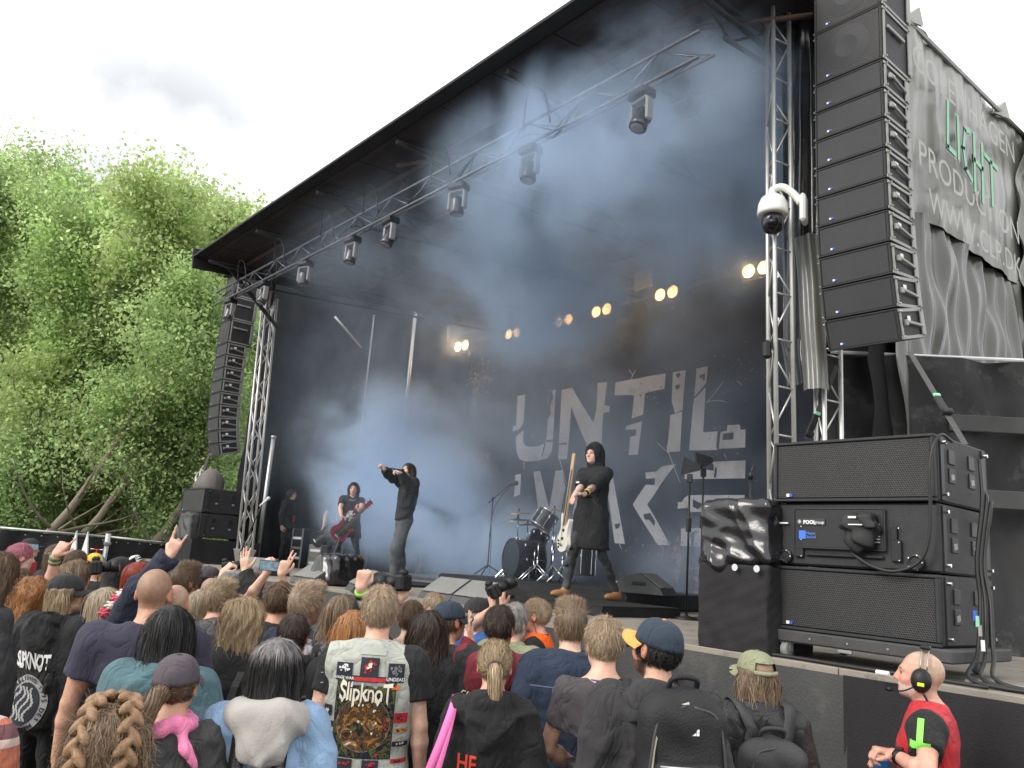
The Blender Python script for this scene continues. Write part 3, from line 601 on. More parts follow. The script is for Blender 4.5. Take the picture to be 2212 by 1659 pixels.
# cables hanging by the stack
def cable(label, pts, r=.012, m=M_CABLE, group='cables beside the ground speakers'): return tag(MB().tube(catmull([np.asarray(p, float) for p in pts], 6), r, 6).build('cable', m, None, True), label, 'cable', group)
xr = SX+SWD/2; q = lambda u, v, Y=5.0: onY(u, v, Y)
cable('grey braided cable arching from the top speaker to the covered amplifier', [(xr+.05, 5.12, 2.84), (xr+.03, 5.0, 2.86), (xr-.0, 4.93, 2.7), (xr-.02, 4.94, 2.3), (xr-.08, 4.94, 2.12), (xr-.22, 4.93, 2.05), (xr-.36, 4.93, 2.07), (xr-.5, 4.96, 2.14)], .011)
for j in range(3):
    dx = .014*j
    cable('black cable of the bundle falling behind the ground speakers', [(xr+.06, 5.5+.05*j, 2.78-.2*(j % 3)), (xr+.1+dx, 5.4+.03*j, 2.5), (xr+.08+dx, 5.33+.02*j, 2.15), (xr+.10+dx*2, 5.3, 1.9), (xr+.11+dx*3, 5.2, 1.62), (xr+.16+dx*5, 4.98+.02*j, 1.49), (xr+.6+.1*j, 4.95+.05*j, 1.475)], .012)
for j in range(3): cable('grey cable lying along the stage edge to the right', [(xr+.10, 5.05+.06*j, 1.474), (xr+.4, 5.0+.07*j, 1.475), (xr+1.2, 4.98+.06*j, 1.474), (xr+2.0, 5.02+.05*j, 1.474)], .013, M_RUBBER)
for j in range(2): cable('black cable lying along the stage edge under the dolly', [(-3.3+j*.1, 4.88+.03*j, 1.474), (-2.9, 4.90+.02*j, 1.474), (-2.5, 4.87+.03*j, 1.474), (-2.2, 4.90, 1.474), (-1.8, 4.89, 1.474)], .012)
_q = onZ(1893, 1452, 1.482); b = MB(); b.cyl(_q, _q+np.array([.07, .005, 0]), .014, 8); tag(b.build('plug', M_WHITE), 'white and red cable plug lying on the stage edge', 'plug')
for j, (m, dz) in enumerate(((M_BLUE, 0), (M_GREENT, -.03), (M_RIG, -.08), (M_WHITE, -.16))):
    tag(MB().cyl((xr+.115+.012*j, 5.17, 1.86+dz), (xr+.118+.012*j, 5.165, 1.80+dz), .011, 7).build('connector', m), '%s connector dangling in the cable bundle' % ['blue', 'green', 'grey', 'white'][j], 'connector')

# PTZ camera
M_CAMW = mat('camera_white', (.70, .70, .66), .35, 0, .05, 6, coat=.3)
pz = thing('dome_camera', 'white dome surveillance camera on an arm fixed to the truss tower', 'camera', atD(1669, 463, 7.15)); s = 1.0
MB().lathe([(.0, .19), (.05, .185), (.10, .15), (.125, .09), (.132, .03), (.132, .0), (.118, -.012), (.0, -.012)], 24).build('hood', M_CAMW, pz, True)
h2 = MB().lathe([(.0, -.012), (.085, -.012), (.098, -.06), (.098, -.10), (.08, -.15), (.045, -.178), (0, -.186)], 20).build('camera_head', mat('camera_black', (.012, .012, .014), .25, 0, .1, 6, coat=.4), pz, True)
dv = -FW*np.array([1, 1, 0]); dv /= np.linalg.norm(dv); dv = rotz_m(rad(-18)) @ dv
MB().cyl(dv*.07+np.array([0, 0, -.10]), dv*.105+np.array([0, 0, -.11]), .05, 14).cyl(dv*.1+np.array([0, 0, -.11]), dv*.112+np.array([0, 0, -.112]), .034, 14).build('lens', mat('lens_glass', (.02, .02, .025), .08, .3), pz, True)
e = np.array([.24, .12, 0]); MB().tube(catmull([(0, 0, .18), (0.0, 0, .23), (.08, .03, .245), (.16, .07, .17), (.22, .10, .07)], 5), .034, 10).build('arm', M_CAMW, pz, True)
MB().box((.23, .12, .02), (.05, .16, .26), .02, rotz_m(rad(20))).build('wall_box', M_CAMW, pz)
# clamp strap on tower
tag(MB().box(onY(1657, 755, 5.95), (.07, .07, .16), .02).build('strap_clamp', M_BLKMET), 'small black ratchet clamp strapped to the silver tower', 'clamp')

# ================================================================== lights
def moving_head(label, loc, rz, tilt, sc=1.0):
    t = thing('moving_head_light', label, 'stage light', loc, rz, 'moving lights under the front truss'); t.scale = (sc*.70,)*3
    MB().box((0, 0, -.10), (.34, .26, .15), .03).box((0, 0, .0), (.1, .08, .1), .01).build('base', M_BLKMET, t)
    b = MB()
    for sx in (-1, 1): b.box((sx*.155, 0, -.36), (.05, .13, .34), .02)
    b.box((0, 0, -.19), (.3, .14, .05), .015); b.build('yoke', mat('light_grey_shell', (.28, .28, .29), .4, .1, .1, 8), t)
    R = rotx_m(rad(tilt)); hd = MB().lathe([(.03, -.17), (.09, -.16), (.115, -.10), (.118, .02), (.125, .10), (.125, .15), (.11, .16)], 16, (0, 0, -.46), R).build('head', mat('light_head', (.05, .05, .055), .3, .2, .1, 8, coat=.3), t, True)
    MB().lathe([(.0, .175), (.06, .172), (.108, .155), (.108, .15), (0, .15)], 16, (0, 0, -.46), R).build('lens', mat('light_lens', (.25, .25, .27), .08, .0, .2, 20, spec=.9), hd, True)
    MB().box(np.array([0, -.0, -.46])+R @ np.array([0, -.12, -.06]), (.12, .02, .1), .01, R).build('vent', mat('bronze_sheen', (.16, .09, .05), .35, .4, .3, 14), hd)
for i, (u, v) in enumerate(((1387, 190), (1148, 310), (993, 385), (845, 470), (763, 512), (661, 565), (573, 612), (500, 645))):
    p = onY(u, v, 5.2); moving_head('moving head light hanging from the front truss, %s' % ['nearest one to the white camera', 'second from the white camera end', 'third from the white camera end', 'fourth, halfway along the truss', 'fifth, halfway along the truss', 'sixth, just inside the far tower', 'seventh, in front of the far tower top', 'eighth, in front of the far speakers'][i], (p[0], 5.2, 6.42), rad(12*(i % 3)-6), 160+12*(i % 3))
for i, (u, v) in enumerate(((1330, 330), (600, 470), (1470, 330))):
    p = onY(u, v, 6.6); t = thing('strobe_light', 'small boxy strobe fixed under the roof, %s' % ['in the blue smoke', 'near the far roof corner', 'right of the others'][i], 'stage light', (p[0], 6.6, 7.1))
    MB().box((0, 0, 0), (.36, .2, .2), .02).build('body', M_BLKMET, t); MB().box((0, -.105, -.02), (.3, .01, .12), .003).build('front_panel', M_RIG, t)
M_LAMP = mat('lit_lamp', (1, .8, .5), .4, 0, 0, 5, emit=((1.0, .58, .22), 12))
for i, (u, v) in enumerate(((996, 747), (1107, 719), (1216, 692), (1298, 670), (1438, 633), (1632, 581))):
    p = onY(u, v, 11.5)
    t = thing('blinder_light', 'twin blinder with two glowing warm lamps, %s' % ['leftmost above the banner corner', 'second from the left above the banner', 'third from the left above the banner', 'fourth from the left above the banner', 'fifth, left of the silver tower', 'rightmost one shining beside the silver tower'][i], 'stage light', p, 0, 'lit blinders on the rear truss')
    MB().box((0, .1, 0), (.62, .16, .34), .03).build('housing', M_BLKMET, t)
    for sx in (-1, 1):
        MB().lathe([(.0, .012), (.085, .006), (.11, 0), (.12, -.02)], 16, (sx*.15, .0, 0), rotx_m(rad(90))).build('lamp', M_LAMP, t, True)
    b = MB(); b.box((-.33, .1, 0), (.02, .05, .34), .005).box((.33, .1, 0), (.02, .05, .34), .005).box((0, .1, .2), (.66, .05, .02), .005); b.build('yoke', M_BLKMET, t)
    MB().box((0, -.02, -.2), (.6, .12, .015), .004, rotx_m(rad(20))).build('barn_door', M_STEEL, t)
    l = bpy.data.lights.new('blinder_glow', 'POINT'); l.energy = 14; l.color = (1, .60, .28); l.shadow_soft_size = .12
    lo = bpy.data.objects.new('blinder_glow', l); COL.objects.link(lo); lo.parent = t; lo.location = (0, -.2, 0)
for i, (u, v, s) in enumerate(((958, 725, .34), (1139, 674, .42), (1388, 601, .5))):
    p = onY(u, v, 11.4); t = thing('flood_panel', 'pale square flood light panel, %s' % ['leftmost of three above the blinders', 'middle of three above the blinders', 'nearest the silver tower of three'][i], 'stage light', p, rad(-8), 'square panels above the blinders')
    MB().box((0, .03, 0), (.5, .06, .42), .01).build('housing', M_STEEL, t)
    for k in range(2): MB().box((0, -.006, -.1+.2*k), (.47, .012, .19), .004).build('panel', mat('frosted_panel', (.62, .63, .62), .5, 0, .1, 9), t)
for i, (u, v) in enumerate(((961, 792), (1030, 772), (1114, 760), (1197, 740), (1468, 676), (1352, 702))):
    p = onY(u, v, 11.55); t = thing('par_light', 'round unlit spotlight with pale front hanging below the blinders, %s' % ['leftmost of six', 'second from left', 'third from left', 'fourth from left', 'nearest the tower', 'fifth from left'][i], 'stage light', p, rad(-20+8*i), 'round spotlights below the rear truss')
    MB().lathe([(.10, .2), (.13, .05), (.13, 0), (.11, -.01)], 16, (0, 0, 0), rotx_m(rad(90))).build('can', M_BLKMET, t, True)
    MB().lathe([(0, .012), (.11, .008), (.115, 0), (0, 0)], 16, (0, 0, 0), rotx_m(rad(90))).build('lens', mat('par_lens', (.38, .42, .45), .25, .2, .3, 40), t, True)
    MB().box((0, .1, .16), (.03, .03, .24), .005).build('yoke', M_BLKMET, t)

# ================================================================== risers, monitors, cases
def riser(label, x0, x1, y0, y1, z0, z1):
    t = thing('riser', label, 'riser', ((x0+x1)/2, (y0+y1)/2, z0)); w, d = x1-x0, y1-y0
    MB().box((0, 0, z1-z0-.02), (w, d, .04), .006).build('top', mat('riser_carpet', (.012, .012, .012), .95, 0, .25, 5, .5, 120), t)
    cloth('skirt', (-w/2-.01, -d/2-.012, z1-z0-.02), (w+.02, 0, 0), (0, 0, -(z1-z0-.025)), int(w*22), 8, M_DRAPE, .008, 7, .004, 61, t)
    cloth('skirt', (w/2+.012, -d/2, z1-z0-.02), (0, d, 0), (0, 0, -(z1-z0-.025)), int(d*18), 8, M_DRAPE, .008, 7, .004, 62, t)
    return t
riser('long black draped drum riser under the drum kit', -10.6, -6.75, 7.55, 9.9, ZD, 1.665)
riser('low black draped step in front of the drum riser under the bassist', -8.2, -5.75, 6.1, 7.3, ZD, 1.57)
riser('small black platform under the singer', -11.4, -10.0, 6.5, 7.6, ZD, 1.495)
riser('small black platform under the guitarist in the black shirt', -13.9, -12.5, 7.0, 8.2, ZD, 1.475)
M_MON = mat('monitor_shell', (.06, .06, .06), .6, 0, .15, 8, .3, 120); M_MONG = mat('monitor_grille', (.19, .19, .18), .75, 0, .12, 4, .3, 200, dirt=((.08, .08, .078), 4, .6))
def wedge(label, loc, rz, wd=.62, group='stage monitor wedges'):
    t = thing('stage_monitor', label, 'monitor speaker', loc, rz, group); t.scale = (.95, 1.12, .58)
    b = MB(); pr = [(-.28, 0), (.30, 0), (.26, .12), (.02, .42), (-.2, .30)]   # y,z side outline, slanted face towards +y
    n = 5; V = [(-wd/2, y, z) for y, z in pr]+[(wd/2, y, z) for y, z in pr]; F = [tuple(range(n)), tuple(range(2*n-1, n-1, -1))]+[(i, n+i, n+(i+1) % n, (i+1) % n) for i in range(n)]
    b.add(V, F); b.build('shell', M_MON, t)
    a, c = np.array([.26, .12]), np.array([.02, .42]); m_ = (a+c)/2; L_ = np.linalg.norm(c-a); ang = math.atan2(.30, -.24)
    MB().box((0, m_[0]+.012, m_[1]+.010), (wd-.04, L_-.03, .016), .005, rotx_m(ang)).build('grille', M_MONG, t)
    for sx in (-1, 1): MB().box((sx*(wd/2+.003), .02, .2), (.01, .16, .07), .004).build('handle', M_BLKMET, t)
    MB().box((wd*.3, -.272, .2), (.06, .01, .03), .002).build('badge', M_WHITE, t)
    return t
wa = rad(180)
for i, (u, v, rz, lb) in enumerate(((938, 1297, 0, 'grey slanted monitor wedge, left of the touching pair below the singer'), (1010, 1303, 0, 'grey slanted monitor wedge, right of the touching pair below the singer'), (698, 1262, 4, 'grey slanted monitor wedge in front of the guitarist'), (812, 1285, -22, 'grey slanted monitor wedge at the feet of the singer'), (560, 1268, 30, 'dark monitor wedge near the far truss tower'))):
    p = onZ(u, v, ZD); p = p*np.array([1, 1, 0]); 
    # front faces the band; the camera sees the flat grey back slope
    p = p if p[1] > 5.15 else onY(u, v, 5.2)
    if i < 2: p = onY(905, 1292, 5.3)+np.array([.31+.60*i, .3, 0])
    t = wedge(lb, (p[0], p[1], ZD), rad(180+rz))
p = onY(1392, 1283, 7.95); wedge('dark monitor wedge with a carry handle standing on the riser end behind the bassist', (p[0], 7.95, 1.665), rad(-70), .55)
# draped/covered gear via signed distance shapes is built later
# flight cases near left background on stage
for i, (u, v, sx, sz, m) in enumerate(((700, 1232, .5, .5, M_RIG), (660, 1215, .45, .8, M_BLKMET), (742, 1236, .5, .4, M_BLKMET))):
    p = onZ(u, v+6, ZD); p = atD(u, v, 16.5+.4*i)
    t = thing('flight_case', ['pale flight case in the smoke behind the guitarist', 'tall dark amp rack in the smoke at the left', 'low black flight case behind the guitarist'][i], 'case', (p[0], p[1], ZD))
    MB().box((0, 0, sz/2), (sx, .5, sz), .02).build('body', m, t)
    for k in range(3): MB().box((0, -.255, sz*(.25+.25*k)), (sx*.85, .012, .05), .004).build('panel', M_RIG if k % 2 else M_WHITE, t)
    for cx in (-1, 1): MB().box((cx*sx/2, -.25, sz/2), (.03, .03, sz), .004).build('edge', M_STEEL, t)

# ================================================================== drums
DR = np.array([-9.15, 8.45, 1.668])
M_DRUM = mat('drum_shell', (.009, .009, .010), .4, 0, .2, 8); M_HEADB = mat('drum_head', (.012, .016, .015), .35, 0, .2, 6); M_CYM = mat('cymbal_bronze', (.32, .26, .17), .35, .85, .2, 20, stretch=(1, 1, 1)); M_CLEAR = mat('drum_resonant_head', (.25, .18, .11), .3, 0, .3, 6)
def drum(name, label, c, r, h, ax, head=M_HEADB, group=None, shell=M_DRUM, legs=None):
    t = thing(name, label, 'drum', c, 0, group); ax = np.asarray(ax, float); ax /= np.linalg.norm(ax)
    MB().cyl(-ax*h/2, ax*h/2, r, 28, caps=False).build('shell', shell, t, True)
    MB().cyl(ax*(h/2-.012), ax*(h/2-.004), r*.985, 28).build('drum_head', head, t); MB().cyl(-ax*(h/2-.012), -ax*(h/2-.004), r*.985, 28).build('drum_head', head, t)
    u = np.cross(ax, [0, 0, 1.] if abs(ax[2]) < .9 else [1., 0, 0]); u /= np.linalg.norm(u); v = np.cross(ax, u)
    for e in (1, -1):
        ring = [ax*e*h/2+(u*math.cos(a)+v*math.sin(a))*(r+.006) for a in np.linspace(0, 2*math.pi, 33)]
        MB().tube(ring, .010 if r > .2 else .007, 5).build('hoop', M_CHROME if r < .2 else M_DRUM, t, True)
    for k in range(8):
        a = k*math.pi/4; q = (u*math.cos(a)+v*math.sin(a)); MB().box(q*(r+.012)+ax*h*.22, (.02, .02, .045), .004).build('lug', M_CHROME, t); MB().cyl(q*(r+.012)-ax*h*.45, q*(r+.012)+ax*h*.45, .004, 5).build('tension_rod', M_CHROME, t)
    return t
kick = drum('bass_drum', 'big black bass drum on the riser facing the crowd', DR+np.array([-.35, -.15, .30]), .285, .46, (-.25, -.97, .02))
for sx in (-1, 1): MB().cyl((sx*.25, -.1, -.1), (sx*.38, -.22, -.295), .011, 6).build('leg', M_CHROME, kick)
drum('tom_drum', 'black tom mounted above the bass drum', DR+np.array([.0, -.1, .90]), .165, .26, (.25, .45, .85), M_CLEAR)
drum('floor_tom', 'black floor tom standing behind the bassist', DR+np.array([.62, .1, .33]), .2, .38, (0, 0, 1))
drum('snare_drum', 'pale green snare drum beside the bass drum', DR+np.array([.32, .12, .60]), .17, .14, (0.1, .2, 1), M_PRINTW, None, mat('snare_shell', (.35, .38, .22), .4, .2))
ft = drum('tom_drum', 'small dark tom behind the bass drum at the left', DR+np.array([-.62, .35, .62]), .15, .22, (-.1, .5, .85))
def stand(label, base, h, name='cymbal_stand', cat='stand', group='cymbal stands of the drum kit', top=None, r=.011):
    t = thing(name, label, cat, base, 0, group)
    MB().cyl((0, 0, .18), (0, 0, h*.6), r*1.25, 8).cyl((0, 0, h*.6), (0, 0, h), r*.8, 8).build('tube', M_CHROME, t, True)
    for k in range(3):
        a = 2.1*k+.4; MB().cyl((0, 0, .24), (.26*math.cos(a), .26*math.sin(a), .01), r, 6).build('leg', M_CHROME, t, True)
    MB().cyl((0, 0, h*.58), (0, 0, h*.63), r*2, 8).build('clamp', M_CHROME, t)
    return t
def cymbal(label, c, r, tilt, az=0): 
    R = rotz_m(az) @ rotx_m(rad(tilt)); t = thing('cymbal', label, 'cymbal', c, 0, 'cymbals of the drum kit')
    MB().lathe([(.0, .03), (.03, .027), (.045, .012), (r*.6, .004), (r, -.012), (r*.6, .001), (.04, .008), (0, .022)], 28, (0, 0, 0), R).build('disc', M_CYM, t, True); MB().cyl((0, 0, .0), (0, 0, .075), .012, 8).build('wing_nut', M_BLKMET, t)
def onDR(u, v, Y=8.35): return onY(u, v, Y)
p = onDR(1121, 1108); cymbal('upper cymbal of the pair left of the tom', p, .22, 8); p2 = onDR(1118, 1123); cymbal('lower cymbal of the pair left of the tom', p2, .25, 8); stand('chrome stand under the pair of cymbals left of the tom', (p[0], p[1], 1.668), p[2]-1.668)
p = onDR(1140, 1133, 8.6); cymbal('dark cymbal behind the bass drum', p, .2, 6); stand('chrome stand behind the bass drum', (p[0], p[1], 1.668), p[2]-1.668)
p = onDR(1198, 1103, 8.8); cymbal('cymbal right of the tom near the bassist', p, .24, 5); stand('chrome stand right of the tom near the bassist', (p[0], p[1], 1.668), p[2]-1.668)
for dx, dy, h in ((.18, -.35, .55), (.4, -.25, .72), (.05, -.3, .45), (.55, -.2, .6)): stand('chrome stand with folded legs in front of the floor tom', tuple(DR+np.array([dx, dy, 0])), h)
stand('low chrome hi-hat stand left of the bass drum', tuple(DR+np.array([-.78, .1, 0])), .35)
M_MICB = mat('mic_black', (.015, .015, .016), .5, .3, .1, 20)
def boom_stand(label, base, h, tip, mic=True, name='microphone_stand', mm=M_BLKMET):
    t = thing(name, label, 'microphone stand', base); tip = np.asarray(tip, float)-np.asarray(base, float)
    MB().cyl((0, 0, .12), (0, 0, h), .011, 8).build('tube', mm, t, True); MB().cyl((0, 0, h*.5), (0, 0, h*.56), .018, 8).build('clutch', mm, t)
    for k in range(3):
        a = 2.1*k+1.1; MB().cyl((0, 0, .17), (.3*math.cos(a), .3*math.sin(a), .012), .011, 6).build('leg', mm, t, True)
    back = np.array([0, 0, h])-(tip-np.array([0, 0, h]))*.28; MB().cyl(back, tip, .008, 6).cyl((0, 0, h-.02), (0, 0, h+.03), .02, 8).build('boom', mm, t, True)
    if mic:
        d = np.array([.8, -.1, .05]); d /= np.linalg.norm(d); m = MB(); m.cyl(tip, tip+d*.11, .03, 12).cyl(tip+d*.11, tip+d*.19, .036, 12); m.build('microphone', M_MICB, t, True)
        MB().tube(catmull([tip+d*.02, tip+np.array([-.06, 0, -.1]), tip*.6+np.array([0, 0, h*.35]), (.02, 0, h*.8), (.05, 0, .4), (.06, 0, .05)], 5), .005, 5).build('cable', M_CABLE, t, True)
    return t
p = onY(1052, 1243, 8.3); boom_stand('black boom stand holding a microphone towards the bassist, left of the drums', (p[0], p[1], 1.668), 1.22, onY(1102, 1046, 8.3))
p = onDR(1175, 1110, 8.3); tag(MB().cyl(p, p+np.array([.05, .02, -.12]), .025, 10).cyl(p, p+np.array([-.03, 0, .05]), .018, 8).build('drum_microphone', M_MICB, None, True), 'small black microphone clipped above the tom', 'microphone')
# antennas on stands
def antenna(label, base, h, rz, tilt):
    t = thing('paddle_antenna', label, 'antenna', base, rz, 'fin antennas on stands')
    MB().cyl((0, 0, .05), (0, 0, h), .012, 8).build('tube', M_BLKMET, t, True); MB().cyl((0, 0, h*.62), (0, 0, h*.72), .03, 8).build('clutch', M_BLKMET, t); MB().lathe([(.16, 0), (.16, .015), (.02, .04), (.02, .06)], 16).build('base', M_BLKMET, t, True)
    R = rotx_m(rad(tilt)); b = MB()
    V = [np.array(q) @ R.T+np.array([0, 0, h+.12]) for q in [(x, y, z) for x in (-.006, .006) for y, z in ((-.11, .07), (-.11, .01), (.09, -.08), (.09, .13))]]
    b.add(V, [(0, 1, 2, 3), (7, 6, 5, 4), (0, 4, 5, 1), (1, 5, 6, 2), (2, 6, 7, 3), (3, 7, 4, 0)]); b.build('fin_board', M_BLKMET, t)
    for k in range(9):
        f = k/8; y = -.105+.19*f; hh = .03+.075*f; zc = .04-.015*f; c = R @ np.array([0, y, zc])+np.array([0, 0, h+.12]); MB().box(c, (.03, .008, hh*2), .002, R).build('fin', M_BLKMET, t)
    MB().box((0, 0, h+.02), (.04, .06, .1), .008).build('bracket', M_BLKMET, t)
antenna('dark fin antenna on a tall stand, left one beside the covered rack', onZ(1482, 1338, ZD), 1.50, rad(120), 8)
antenna('dark fin antenna on a tall stand, right one beside the covered rack', onZ(1512, 1340, ZD), 1.58, rad(150), -6)
p = onY(1621, 1078, 5.4); t = boom_stand('thin stand with a forked clip rising behind the covered rack', (p[0], 5.4, ZD), 1.25, (p[0]+.02, 5.4, ZD+1.34), False)
MB().box((0, .1, .95), (.2, .1, .16), .01).build('screen', M_BLKMET, t)
p = onY(578, 1078, 6.0); t = thing('shotgun_microphone', 'pale shotgun microphone clamped beside the far truss tower', 'microphone', p); MB().cyl((-.28, 0, -.12), (.0, 0, 0), .02, 8).cyl((0, 0, 0), (.05, 0, .02), .03, 8).build('body', M_WHITE, t, True); MB().cyl((-.9, .0, -1.0), (-.2, 0, -.09), .012, 6).build('arm', M_BLKMET, t, True)
# ================================================================== signed-distance modelling
class Grid:
    def __init__(s, lo, hi, h):
        s.lo = np.asarray(lo, np.float32); s.h = h; n = np.ceil((np.asarray(hi)-s.lo)/h).astype(int)+1; s.n = n
        s.ax = [s.lo[i]+h*np.arange(n[i], dtype=np.float32) for i in range(3)]; s.D = np.full(n, .25, np.float32)
    def blk(s, lo, hi):
        a = np.clip(np.floor((np.asarray(lo)-s.lo)/s.h).astype(int), 0, s.n); b = np.clip(np.ceil((np.asarray(hi)-s.lo)/s.h).astype(int)+1, 0, s.n)
        if (b <= a).any(): return None
        sl = tuple(slice(a[i], b[i]) for i in range(3))
        return sl, s.ax[0][sl[0]][:, None, None], s.ax[1][sl[1]][None, :, None], s.ax[2][sl[2]][None, None, :]
    def put(s, sl, d, k=0.0, op=0):
        c = s.D[sl]
        if op == 0:
            if k > 0: t = np.maximum(k-np.abs(c-d), 0)/k; s.D[sl] = np.minimum(c, d)-t*t*k*.25
            else: s.D[sl] = np.minimum(c, d)
        elif op == 1:
            if k > 0: t = np.maximum(k-np.abs(c+d), 0)/k; s.D[sl] = np.maximum(c, -d)+t*t*k*.25
            else: s.D[sl] = np.maximum(c, -d)
        else: s.D[sl] = np.maximum(c, d)
    def cap(s, a, b, ra, rb=None, k=0.0, op=0):
        rb = ra if rb is None else rb; a = np.asarray(a, np.float32); b = np.asarray(b, np.float32); m = max(ra, rb)+k+2*s.h
        q = s.blk(np.minimum(a, b)-m, np.maximum(a, b)+m)
        if q is None: return
        sl, X, Y, Z = q; d = b-a; L2 = float(d @ d)+1e-9
        t = np.clip(((X-a[0])*d[0]+(Y-a[1])*d[1]+(Z-a[2])*d[2])/L2, 0, 1)
        s.put(sl, np.sqrt((X-a[0]-t*d[0])**2+(Y-a[1]-t*d[1])**2+(Z-a[2]-t*d[2])**2)-(ra+(rb-ra)*t), k, op)
    def chain(s, P, R, k=0.0):
        for i in range(len(P)-1): s.cap(P[i], P[i+1], R[i], R[i+1], k)
    def ell(s, c, r, R=None, k=0.0, op=0):
        c = np.asarray(c, np.float32); r = np.asarray(r, np.float32); m = (float(r.max()) if R is not None else r)+k+2*s.h
        q = s.blk(c-m, c+m)
        if q is None: return
        sl, X, Y, Z = q; X = X-c[0]; Y = Y-c[1]; Z = Z-c[2]
        if R is not None: R = np.asarray(R, np.float32); X, Y, Z = R[0, 0]*X+R[1, 0]*Y+R[2, 0]*Z, R[0, 1]*X+R[1, 1]*Y+R[2, 1]*Z, R[0, 2]*X+R[1, 2]*Y+R[2, 2]*Z
        k0 = np.sqrt((X/r[0])**2+(Y/r[1])**2+(Z/r[2])**2); k1 = np.sqrt((X/r[0]**2)**2+(Y/r[1]**2)**2+(Z/r[2]**2)**2)+1e-6
        s.put(sl, k0*(k0-1)/k1, k, op)
    def rbox(s, c, hs, rd, R=None, k=0.0, op=0):
        c = np.asarray(c, np.float32); hs = np.asarray(hs, np.float32); m = (float(np.linalg.norm(hs)) if R is not None else hs)+k+2*s.h
        q = s.blk(c-m, c+m)
        if q is None: return
        sl, X, Y, Z = q; X = X-c[0]; Y = Y-c[1]; Z = Z-c[2]
        if R is not None: R = np.asarray(R, np.float32); X, Y, Z = R[0, 0]*X+R[1, 0]*Y+R[2, 0]*Z, R[0, 1]*X+R[1, 1]*Y+R[2, 1]*Z, R[0, 2]*X+R[1, 2]*Y+R[2, 2]*Z
        ax, ay, az = np.abs(X)-hs[0]+rd, np.abs(Y)-hs[1]+rd, np.abs(Z)-hs[2]+rd
        s.put(sl, np.sqrt(np.maximum(ax, 0)**2+np.maximum(ay, 0)**2+np.maximum(az, 0)**2)+np.minimum(np.maximum(ax, np.maximum(ay, az)), 0)-rd, k, op)
    def loft(s, zs, wx, wy, cy, k=0.0, e=2.4, cx=None):
        """body-like solid: superellipse sections given at heights zs"""
        q = s.blk((-max(wx)-.08, min(np.array(cy)-np.array(wy))-.06, zs[0]-.05), (max(wx)+.08, max(np.array(cy)+np.array(wy))+.06, zs[-1]+.05))
        if q is None: return
        sl, X, Y, Z = q; z = Z.ravel(); a = np.interp(z, zs, wx)[None, None]; b = np.interp(z, zs, wy)[None, None]; c = np.interp(z, zs, cy)[None, None]
        if cx is not None: X = X-np.interp(z, zs, cx)[None, None]
        r = (np.abs(X/a)**e+np.abs((Y-c)/b)**e)**(1/e); d = (r-1)*np.minimum(a, b)
        s.put(sl, np.maximum(d, np.maximum(zs[0]-Z, Z-zs[-1])).astype(np.float32), k)
    def half(s, p, n, lo=None, hi=None, op=2):
        """keep only the side of the plane against n (op 2)"""
        q = s.blk(s.lo if lo is None else lo, (s.lo+s.h*s.n) if hi is None else hi)
        if q is None: return
        sl, X, Y, Z = q; s.put(sl, ((X-p[0])*n[0]+(Y-p[1])*n[1]+(Z-p[2])*n[2]).astype(np.float32), 0, op)
    def noise(s, fn):
        s.D += fn(s.ax[0][:, None, None], s.ax[1][None, :, None], s.ax[2][None, None, :]).astype(np.float32)
    def sample(s, P):
        i = np.clip(((P-s.lo)/s.h), 1, np.array(s.n)-2.001); a = i.astype(int); f = (i-a).astype(np.float32); D = s.D; o = 0
        for dx in (0, 1):
            for dy in (0, 1):
                for dz in (0, 1): o = o+D[a[:, 0]+dx, a[:, 1]+dy, a[:, 2]+dz]*(f[:, 0] if dx else 1-f[:, 0])*(f[:, 1] if dy else 1-f[:, 1])*(f[:, 2] if dz else 1-f[:, 2])
        return o
    def grad(s, P):
        e = s.h; g = np.stack([s.sample(P+np.array(d)*e)-s.sample(P-np.array(d)*e) for d in ((1, 0, 0), (0, 1, 0), (0, 0, 1))], -1); return g/(np.linalg.norm(g, axis=1)[:, None]+1e-9)
    def mesh(s):
        """naive surface nets"""
        D = s.D; ins = D < 0; nx, ny, nz = D.shape
        c = np.zeros((nx-1, ny-1, nz-1), np.uint8)
        for dx in (0, 1):
            for dy in (0, 1):
                for dz in (0, 1): c += ins[dx:nx-1+dx, dy:ny-1+dy, dz:nz-1+dz]
        act = (c > 0) & (c < 8); I = np.argwhere(act)
        if len(I) == 0: return np.zeros((0, 3)), np.zeros((0, 4), int)
        idx = np.full(act.shape, -1, np.int32); idx[act] = np.arange(len(I)); acc = np.zeros((len(I), 3), np.float32); cnt = np.zeros(len(I), np.float32)
        cor = [(0, 0, 0), (1, 0, 0), (0, 1, 0), (1, 1, 0), (0, 0, 1), (1, 0, 1), (0, 1, 1), (1, 1, 1)]
        val = [D[I[:, 0]+a, I[:, 1]+b, I[:, 2]+c_] for a, b, c_ in cor]
        for a in range(8):
            for ax in range(3):
                if cor[a][ax]: continue
                b = a | (1 << ax); va, vb = val[a], val[b]; m = (va < 0) != (vb < 0)
                t = va[m]/(va[m]-vb[m]); p = np.tile(np.array(cor[a], np.float32), (m.sum(), 1)); p[:, ax] += t; acc[m] += p; cnt[m] += 1
        V = s.lo+s.h*(I+acc/cnt[:, None]); F = []
